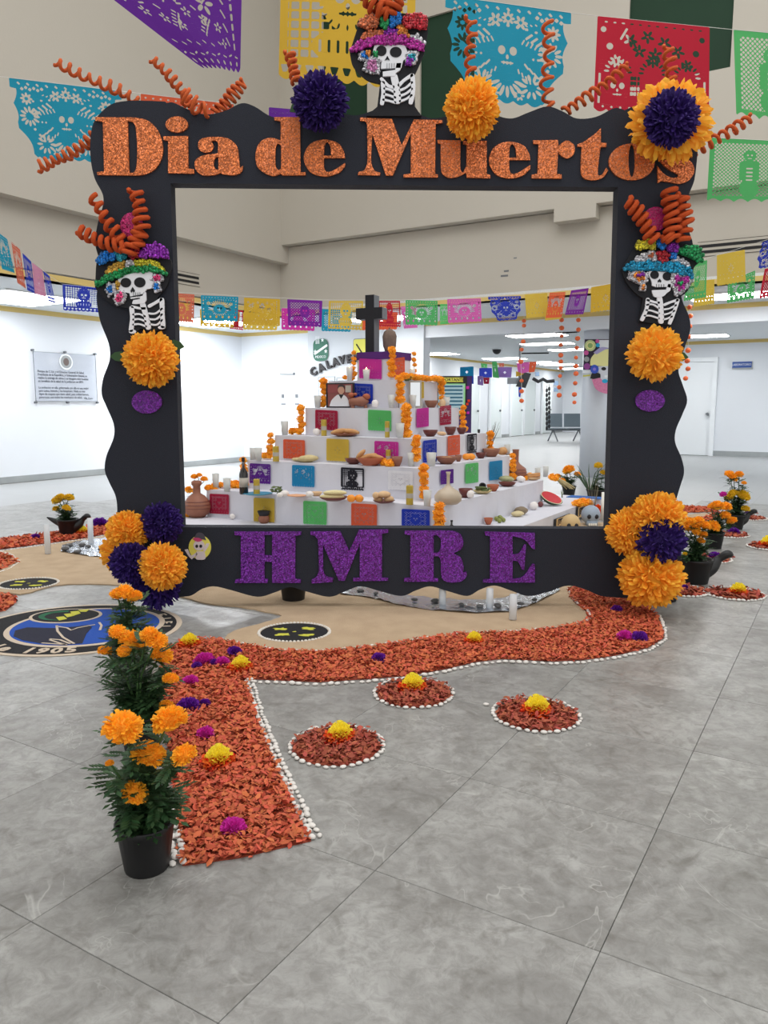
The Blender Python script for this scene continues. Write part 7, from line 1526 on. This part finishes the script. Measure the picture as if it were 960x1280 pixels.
# hanging screen
sx = 20.5; A_ = DP(655, 468, sx); B_ = DP(660, 484, sx); cc_ = DP(652.5, 476, sx)
t = empty('hanging_screen', DP(657, 460, sx), 'black flat screen hanging from the hall ceiling', 'screen'); mb = MB(); vs = [DP(645, 483, sx), DP(654, 465, sx), DP(664, 467, sx+.3), DP(657, 485, sx+.3)]; mb.prism([[(0, 0), (1, 0), (1, 1), (0, 1)]], lambda p: (vs[0].lerp(vs[1], p[1])).lerp(vs[3].lerp(vs[2], p[1]), p[0]), lambda p: (vs[0].lerp(vs[1], p[1])).lerp(vs[3].lerp(vs[2], p[1]), p[0])+Vector((0, .06, 0))); mb.build('display', m_black, t)
pz = DP(650, 476, sx+.1); mb = MB(); mb.box(pz+Vector((-.14, .1, 0)), (.35, .1, .16)); mb.build('bracket', m_grey, t); mb = MB(); mb.tube([Vector((pz.x, pz.y+.1, CEIL)), pz+Vector((0, .1, 0))], .03, 8); mb.build('ceiling_pole', m_grey, t)
# dome camera and linear slots in the hall ceiling
c = FL(621, 435.5, CEIL); t = empty('dome_camera', c, 'small dark dome camera on the hall ceiling', 'camera'); mb = MB(); mb.ell(c-Vector((0, 0, .04)), (.12, .12, .12), 12, 8); mb.build('dome', m_black, t, smooth=True); mb = MB(); mb.lathe([(.15, -.03), (.15, 0)], c, 16); mb.build('ring', m_white, t)
for k, (u0, v0, u1, v1) in enumerate(((650, 441, 686, 440.5), (694, 415, 724, 413.5), (742, 386, 760, 388))):
    if k > 1: break
    A_, B_ = FL(u0, v0, CEIL), FL(u1, v1, CEIL); mb = MB(); mb.tube([A_-Vector((0, 0, .01)), B_-Vector((0, 0, .01))], .03, 4); tag(mb.build('ceiling_slot', m_dark, None), ['thin dark air slot in the hall ceiling left of the column', 'thin dark air slot in the hall ceiling touching the column'][k], 'air vent', 'ceiling air slots')
# strings of orange balls
m_ball = mat('orange felt ball', (228, 106, 58), rough=.8, ob=.12)
bm_ = MB(); bm_.ell((0, 0, 0), (1, 1, .9), 10, 7); ballm = bm_.mesh('ball', smooth=True); ballm.materials.append(m_ball)
def balls(pxs, Y, label, grp='strings of orange balls', m=None):
    top = DP(pxs[0][0], pxs[0][1], Y); t = empty('ball_garland', Vector((top.x, Y, CEIL if top.z < CEIL else top.z)), label, 'garland', grp); o0 = worg(t); pp = [DP(u, v, Y) for u, v in pxs]
    mb = MB(); mb.tube([o0]+pp, .003, 4); mb.build('thread', m_str, t)
    for p, (u, v) in zip(pp, pxs): o = link_mesh('ball', ballm, t, p-o0, m); s = .032+.008*((u*7+v) % 3)/2; o.scale = (s, s, s)
balls([(655, 401), (655, 407), (654, 427), (652, 437), (651, 452), (652, 476), (652, 489), (652, 501)], 11.8, 'string of orange balls hanging left of the chairs'); balls([(702, 400), (702, 410), (702, 420), (701, 431), (701, 444), (701, 452), (701, 460), (700, 470), (699, 484), (699, 494)], 11.9, 'string of orange balls hanging over the chairs')
balls([(723, 400), (723, 412), (722, 423), (721, 435), (720, 447), (720, 458), (720, 467), (719, 479), (718, 493), (718, 503)], 11.9, 'string of orange balls hanging beside the column'); balls([(863, 372), (862, 384), (863, 395), (862, 408), (861, 421), (860, 438), (859, 451), (860, 461), (857, 473)], 11.0, 'string of orange balls hanging right of the right post')
# black bats and beads at the hall end
t = empty('bead_garland', DP(684, 482, 22), 'black bead garlands hanging in the far hall', 'garland'); 
for u, v0, v1 in ((683.5, 488, 535), (686.5, 486, 533)):
    for k in range(9): p = DP(u, v0+(v1-v0)*k/8, 22); mb = MB(); mb.ell(p, (.035, .035, .06), 8, 6); mb.build('bead', m_ink, t)
    mb = MB(); mb.tube([DP(u, v0-6, 22), DP(u, v1, 22)], .006, 4); mb.build('thread', m_ink, t)
mb = MB(); mb.tube([DP(666, 473, 22), DP(673, 477, 22), DP(679, 474, 22), DP(684, 477, 22), DP(693, 476, 22)], .05, 5); tag(mb.build('bat_garland', m_ink, None), 'dark wavy garland strung at the end of the hall', 'garland')
for k, (u, v) in enumerate(((671.5, 467.5), (695, 479), (695, 487))): 
    p = DP(u, v, 30); mb = MB(); mb.box(p, (.16, .02, .16)); tag(mb.build('wall_sign', mat('slate sign', (96, 116, 140), rough=.5), None), ['small slate sign above the far doors', 'upper small sign on the end wall', 'lower small sign on the end wall'][k], 'sign')
# row of steel chairs
m_steel = mat('perforated steel', (120, 132, 140), rough=.45, metal=.5)
ch0 = DP(700, 540, 25.5); by = 26.0
ch = empty('waiting_bench', (DP(706, 551, by).x, by, 0), 'row of grey steel waiting chairs at the end of the hall', 'bench'); o0 = worg(ch)
for k in range(3):
    x = o0.x-.33+.60*k
    mb = MB(); mb.box((x, by-.05, .43), (.54, .5, .025)); mb.build('seat', m_steel, ch); mb = MB(); mb.box((x, by+.22, .70), (.54, .03, .45), 0, Matrix.Rotation(-.15, 3, 'X')); mb.build('backrest', m_steel, ch)
for x in (o0.x-.4, o0.x+.45, o0.x+1.3):
    for s in (-1, 1): mb = MB(); mb.tube([(x, by, .4), (x+s*.12, by-.2*s, .012)], .022, 6); mb.build('leg', m_grey, ch)
mb = MB(); mb.box((o0.x+.3, by, .39), (1.9, .06, .05)); mb.build('beam', m_grey, ch)
# ================================================================== POTTED MARIGOLDS
m_lf = mat('marigold leaf', (52, 84, 48), rough=.6, var=.3, hue=.02, trans=.15); m_lf2 = mat('grey green leaf', (78, 104, 76), rough=.6, var=.25, trans=.15); m_soil = mat('dark soil', (44, 36, 30), rough=1, bump=(80, .6)); m_stem = mat('green stem', (70, 104, 56), rough=.6)
def add_leaf(mb, base, d, up, L, n=5, wr=.24):
    d = d.normalized(); side = d.cross(up).normalized(); nn = side.cross(d).normalized()
    def leaflet(p, dd, l):
        s = dd.cross(nn).normalized()*l*wr; m_ = p+dd*l*.5-nn*l*.05
        mb.add([p, m_+s+nn*l*.04, p+dd*l-nn*l*.12, m_-s+nn*l*.04, m_], [(0, 1, 4), (1, 2, 4), (2, 3, 4), (3, 0, 4)])
    for k in range(n):
        f = .25+.65*k/n; p = base+d*L*f-nn*L*.10*f*f; l = L*.42*(1-.35*abs(f-.5))
        for s in (-1, 1): leaflet(p, (d*.75+side*s*.9+nn*.1).normalized(), l)
    e = base+d*L*.9-nn*L*.1; leaflet(e, d, L*.42)
    mb.add([base-side*L*.008, base+side*L*.008, e+side*L*.006, e-side*L*.006], [(0, 1, 2, 3)])
def spl(P, R, n=5):
    out, rr = [], []
    for i in range(len(P)-1):
        p0, p1, p2, p3 = P[max(i-1, 0)], P[i], P[i+1], P[min(i+2, len(P)-1)]
        for k in range(n):
            s = k/n; out.append(.5*((2*p1)+(p2-p0)*s+(2*p0-5*p1+4*p2-p3)*s*s+(3*p1-p0-3*p2+p3)*s**3)); rr.append(R[i]+(R[i+1]-R[i])*s)
    return out+[P[-1]], rr+[R[-1]]
def plant(u, v, H_, R_, flowers, label, seed, pot_r=.075, pot_h=.13, fcol=None, leafm=None, nl=110, low=.0, z=0.0, base=None, bird=None, pot=True, cat='potted plant', lsz=.062):
    """flowers: (pixel x, pixel y, pixel radius, colour key) at about the plant's distance"""
    c = base or FL(u, v, z); rnd = random.Random(seed); t = empty('potted_marigold', c, label, cat, 'potted marigolds around the carpet'); q = sc(c)
    if pot:
        mb = MB(); pr = [(a*1.0, b) for a, b in pot_prof(pot_r, pot_h)]
        mb.lathe(pr, c, 26); pp = mb.build('pot', m_pot, t, smooth=True)
        mb = MB(); mb.lathe([(pot_r*.88, pot_h*.86), (pot_r*.5, pot_h*.9), (0, pot_h*.91)], c, 16); mb.build('soil', m_soil, pp)
    mb = MB(); st = MB(); top = c+Vector((0, 0, pot_h*.88))
    tips = []
    for (fu, fv, fr, k) in flowers:
        p = DP(fu, fv, c.y-.09+rnd.uniform(-.05, .03)); tips.append((p, fr, k))
    stems = [p for p, _, _ in tips]+[c+Vector((rnd.uniform(-R_, R_)*.65, rnd.uniform(-R_, R_)*.65, H_*rnd.uniform(.6, .95))) for _ in range(5)]
    for p in stems:
        b = top+Vector((rnd.uniform(-.2, .2)*pot_r, rnd.uniform(-.2, .2)*pot_r, 0)); m1 = b.lerp(p, .5)+Vector(((p.x-b.x)*-.15, 0, .02)); st.tube([b, m1, p], [.0045, .004, .003], 5)
    for i in range(int(nl*2.6)):
        s = stems[rnd.randrange(len(stems))]; f = rnd.uniform(low, .93); b = top.lerp(s, f); a = rnd.uniform(0, 2*PI); zz = rnd.uniform(-.35, .7)
        d = Vector((math.cos(a), math.sin(a), zz)); add_leaf(mb, b+Vector((rnd.uniform(-1, 1), rnd.uniform(-1, 1), 0))*R_*.18, d, Vector((0, 0, 1)), lsz*rnd.uniform(.7, 1.25))
    st.build('stems', m_stem, t); f_ = mb.build('foliage', leafm or m_lf, t); f_['kind'] = 'stuff'
    for p, fr, k in tips:
        w = fr*q*1.12; o = link_mesh('flower', MAR[rnd.randrange(2)], t, p-c-Vector((0, 0, w*.2)), {'o': m_mari, 'y': m_mari2, 'p': m_mag}[k])
        o.scale = (w, w, w*.8); o.rotation_euler = (rnd.uniform(.1, .55), rnd.uniform(-.3, .3), rnd.uniform(0, 6)); o['label'] = {'o': 'orange marigold head', 'y': 'yellow marigold head', 'p': 'dark pink flower head'}[k]
    if bird:
        s = bird; mb = MB(); r = pot_r
        hd = c+Vector((s*r*1.75, -.01, pot_h*1.18)); mb.tube(*spl([c+Vector((s*r*.5, 0, pot_h*.5)), c+Vector((s*r*.95, 0, pot_h*.66)), c+Vector((s*r*1.35, 0, pot_h*.98)), hd, hd+Vector((s*r*.22, 0, -.004)), hd+Vector((s*r*.34, 0, -.012))], [r*.55, r*.42, r*.22, r*.25, r*.2, r*.06]), 14); mb.build('bird_head', m_black, t, smooth=True)
        mb = MB(); mb.tube(*spl([c+Vector((-s*r*.6, 0, pot_h*.7)), c+Vector((-s*r*1.3, 0, pot_h*.9)), c+Vector((-s*r*1.9, 0, pot_h*1.1))], [r*.4, r*.22, r*.05]), 12); mb.build('bird_tail', m_black, t, smooth=True)
        mb = MB(); mb.tube([hd+Vector((s*r*.2, 0, -.01)), hd+Vector((s*r*.5, 0, -.02))], [r*.12, r*.02], 8); mb.build('beak', mat('red beak', (170, 60, 48), rough=.6), t)
    return t
plant(184, 1083, .36, .11, [(153, 905, 21, 'o'), (212, 897, 20, 'o'), (185, 939, 19, 'o'), (230, 941, 14, 'o'), (168, 988, 15, 'o'), (137, 953, 5, 'o')], 'nearest potted marigold in a black pot beside the petal path', 1, pot_r=.080, pot_h=.135, nl=120)
plant(177, 935, .34, .10, [(165, 798, 15, 'o'), (147, 788, 10, 'o'), (186, 791, 10, 'o'), (196, 799, 12, 'o'), (202, 816, 13, 'o'), (131, 812, 8, 'o'), (155, 812, 8, 'o'), (213, 847, 9, 'o'), (208, 880, 8, 'o')], 'middle potted marigold of the row at the left of the petal path', 2, pot_r=.080, pot_h=.135, nl=150)
plant(163, 848, .32, .11, [(156, 738, 10, 'o'), (146, 741, 8, 'o'), (168, 744, 9, 'o')], 'farthest potted marigold of the row, under the purple pompons', 3, pot_r=.085, pot_h=.135, nl=150, lsz=.06)
plant(892, 685, .30, .10, [(892, 656, 8, 'o'), (897, 631, 8, 'o'), (907, 632, 7, 'o'), (907, 643, 6, 'o'), (915, 650, 6, 'o'), (889, 632, 4, 'o')], 'potted marigold in a round black pot between two bird pots at the right', 4, pot_r=.085, pot_h=.14, leafm=m_lf, nl=110)
plant(868, 728, .30, .10, [(869, 661, 7, 'o'), (876, 675, 5, 'o'), (879, 667, 5, 'o'), (881, 656, 7, 'o'), (872, 651, 8, 'o'), (856, 658, 6, 'o'), (861, 651, 7, 'o'), (856, 692, 3, 'y')], 'potted marigold in a black bird shaped pot right behind the frame foot', 5, pot_r=.12, pot_h=.17, nl=120, bird=1)
plant(918, 661, .42, .12, [(912, 592, 6, 'o'), (924, 592, 5, 'o'), (917, 597, 5, 'o'), (930, 603, 3, 'o'), (904, 617, 4, 'p'), (916, 616, 6, 'y'), (929, 618, 8, 'y'), (911, 621, 5, 'y'), (932, 635, 5, 'y')], 'tall potted marigold with orange and yellow heads in a black bird pot', 6, pot_r=.10, pot_h=.15, nl=160, bird=1)
plant(86, 668, .30, .10, [(71, 624, 6, 'y'), (76, 620, 5, 'y'), (86, 621, 6, 'y'), (83, 634, 5, 'y'), (70, 635, 4, 'y')], 'yellow potted marigold in a black bird pot at the far left', 7, pot_r=.105, pot_h=.15, nl=90, bird=1)
plant(711, 619, .32, .11, [(711, 586, 7, 'o'), (722, 592, 4, 'o'), (703, 600, 4, 'o'), (698, 594, 3, 'o')], 'orange potted marigold behind the right end of the altar platform', 8, pot_r=.10, pot_h=.13, nl=110)
t = plant(747, 628, .30, .10, [(748, 581, 5, 'y'), (754, 590, 4, 'y')], 'yellow potted marigold beside spiky leaves next to the right post', 9, pot_r=.15, pot_h=.17, nl=70)
c = worg(t); mb = MB(); rnd = random.Random(2)
for i in range(16): a = rnd.uniform(0, 6.28); tip = c+Vector((-.12+math.cos(a)*.2, math.sin(a)*.1, rnd.uniform(.3, .5))); mb.tube([c+Vector((-.1, 0, .12)), c.lerp(tip, .6)+Vector((-.05, 0, .1)), tip], [.008, .006, .001], 4)
mb.build('spiky_leaves', m_lf2, t)['kind'] = 'stuff'
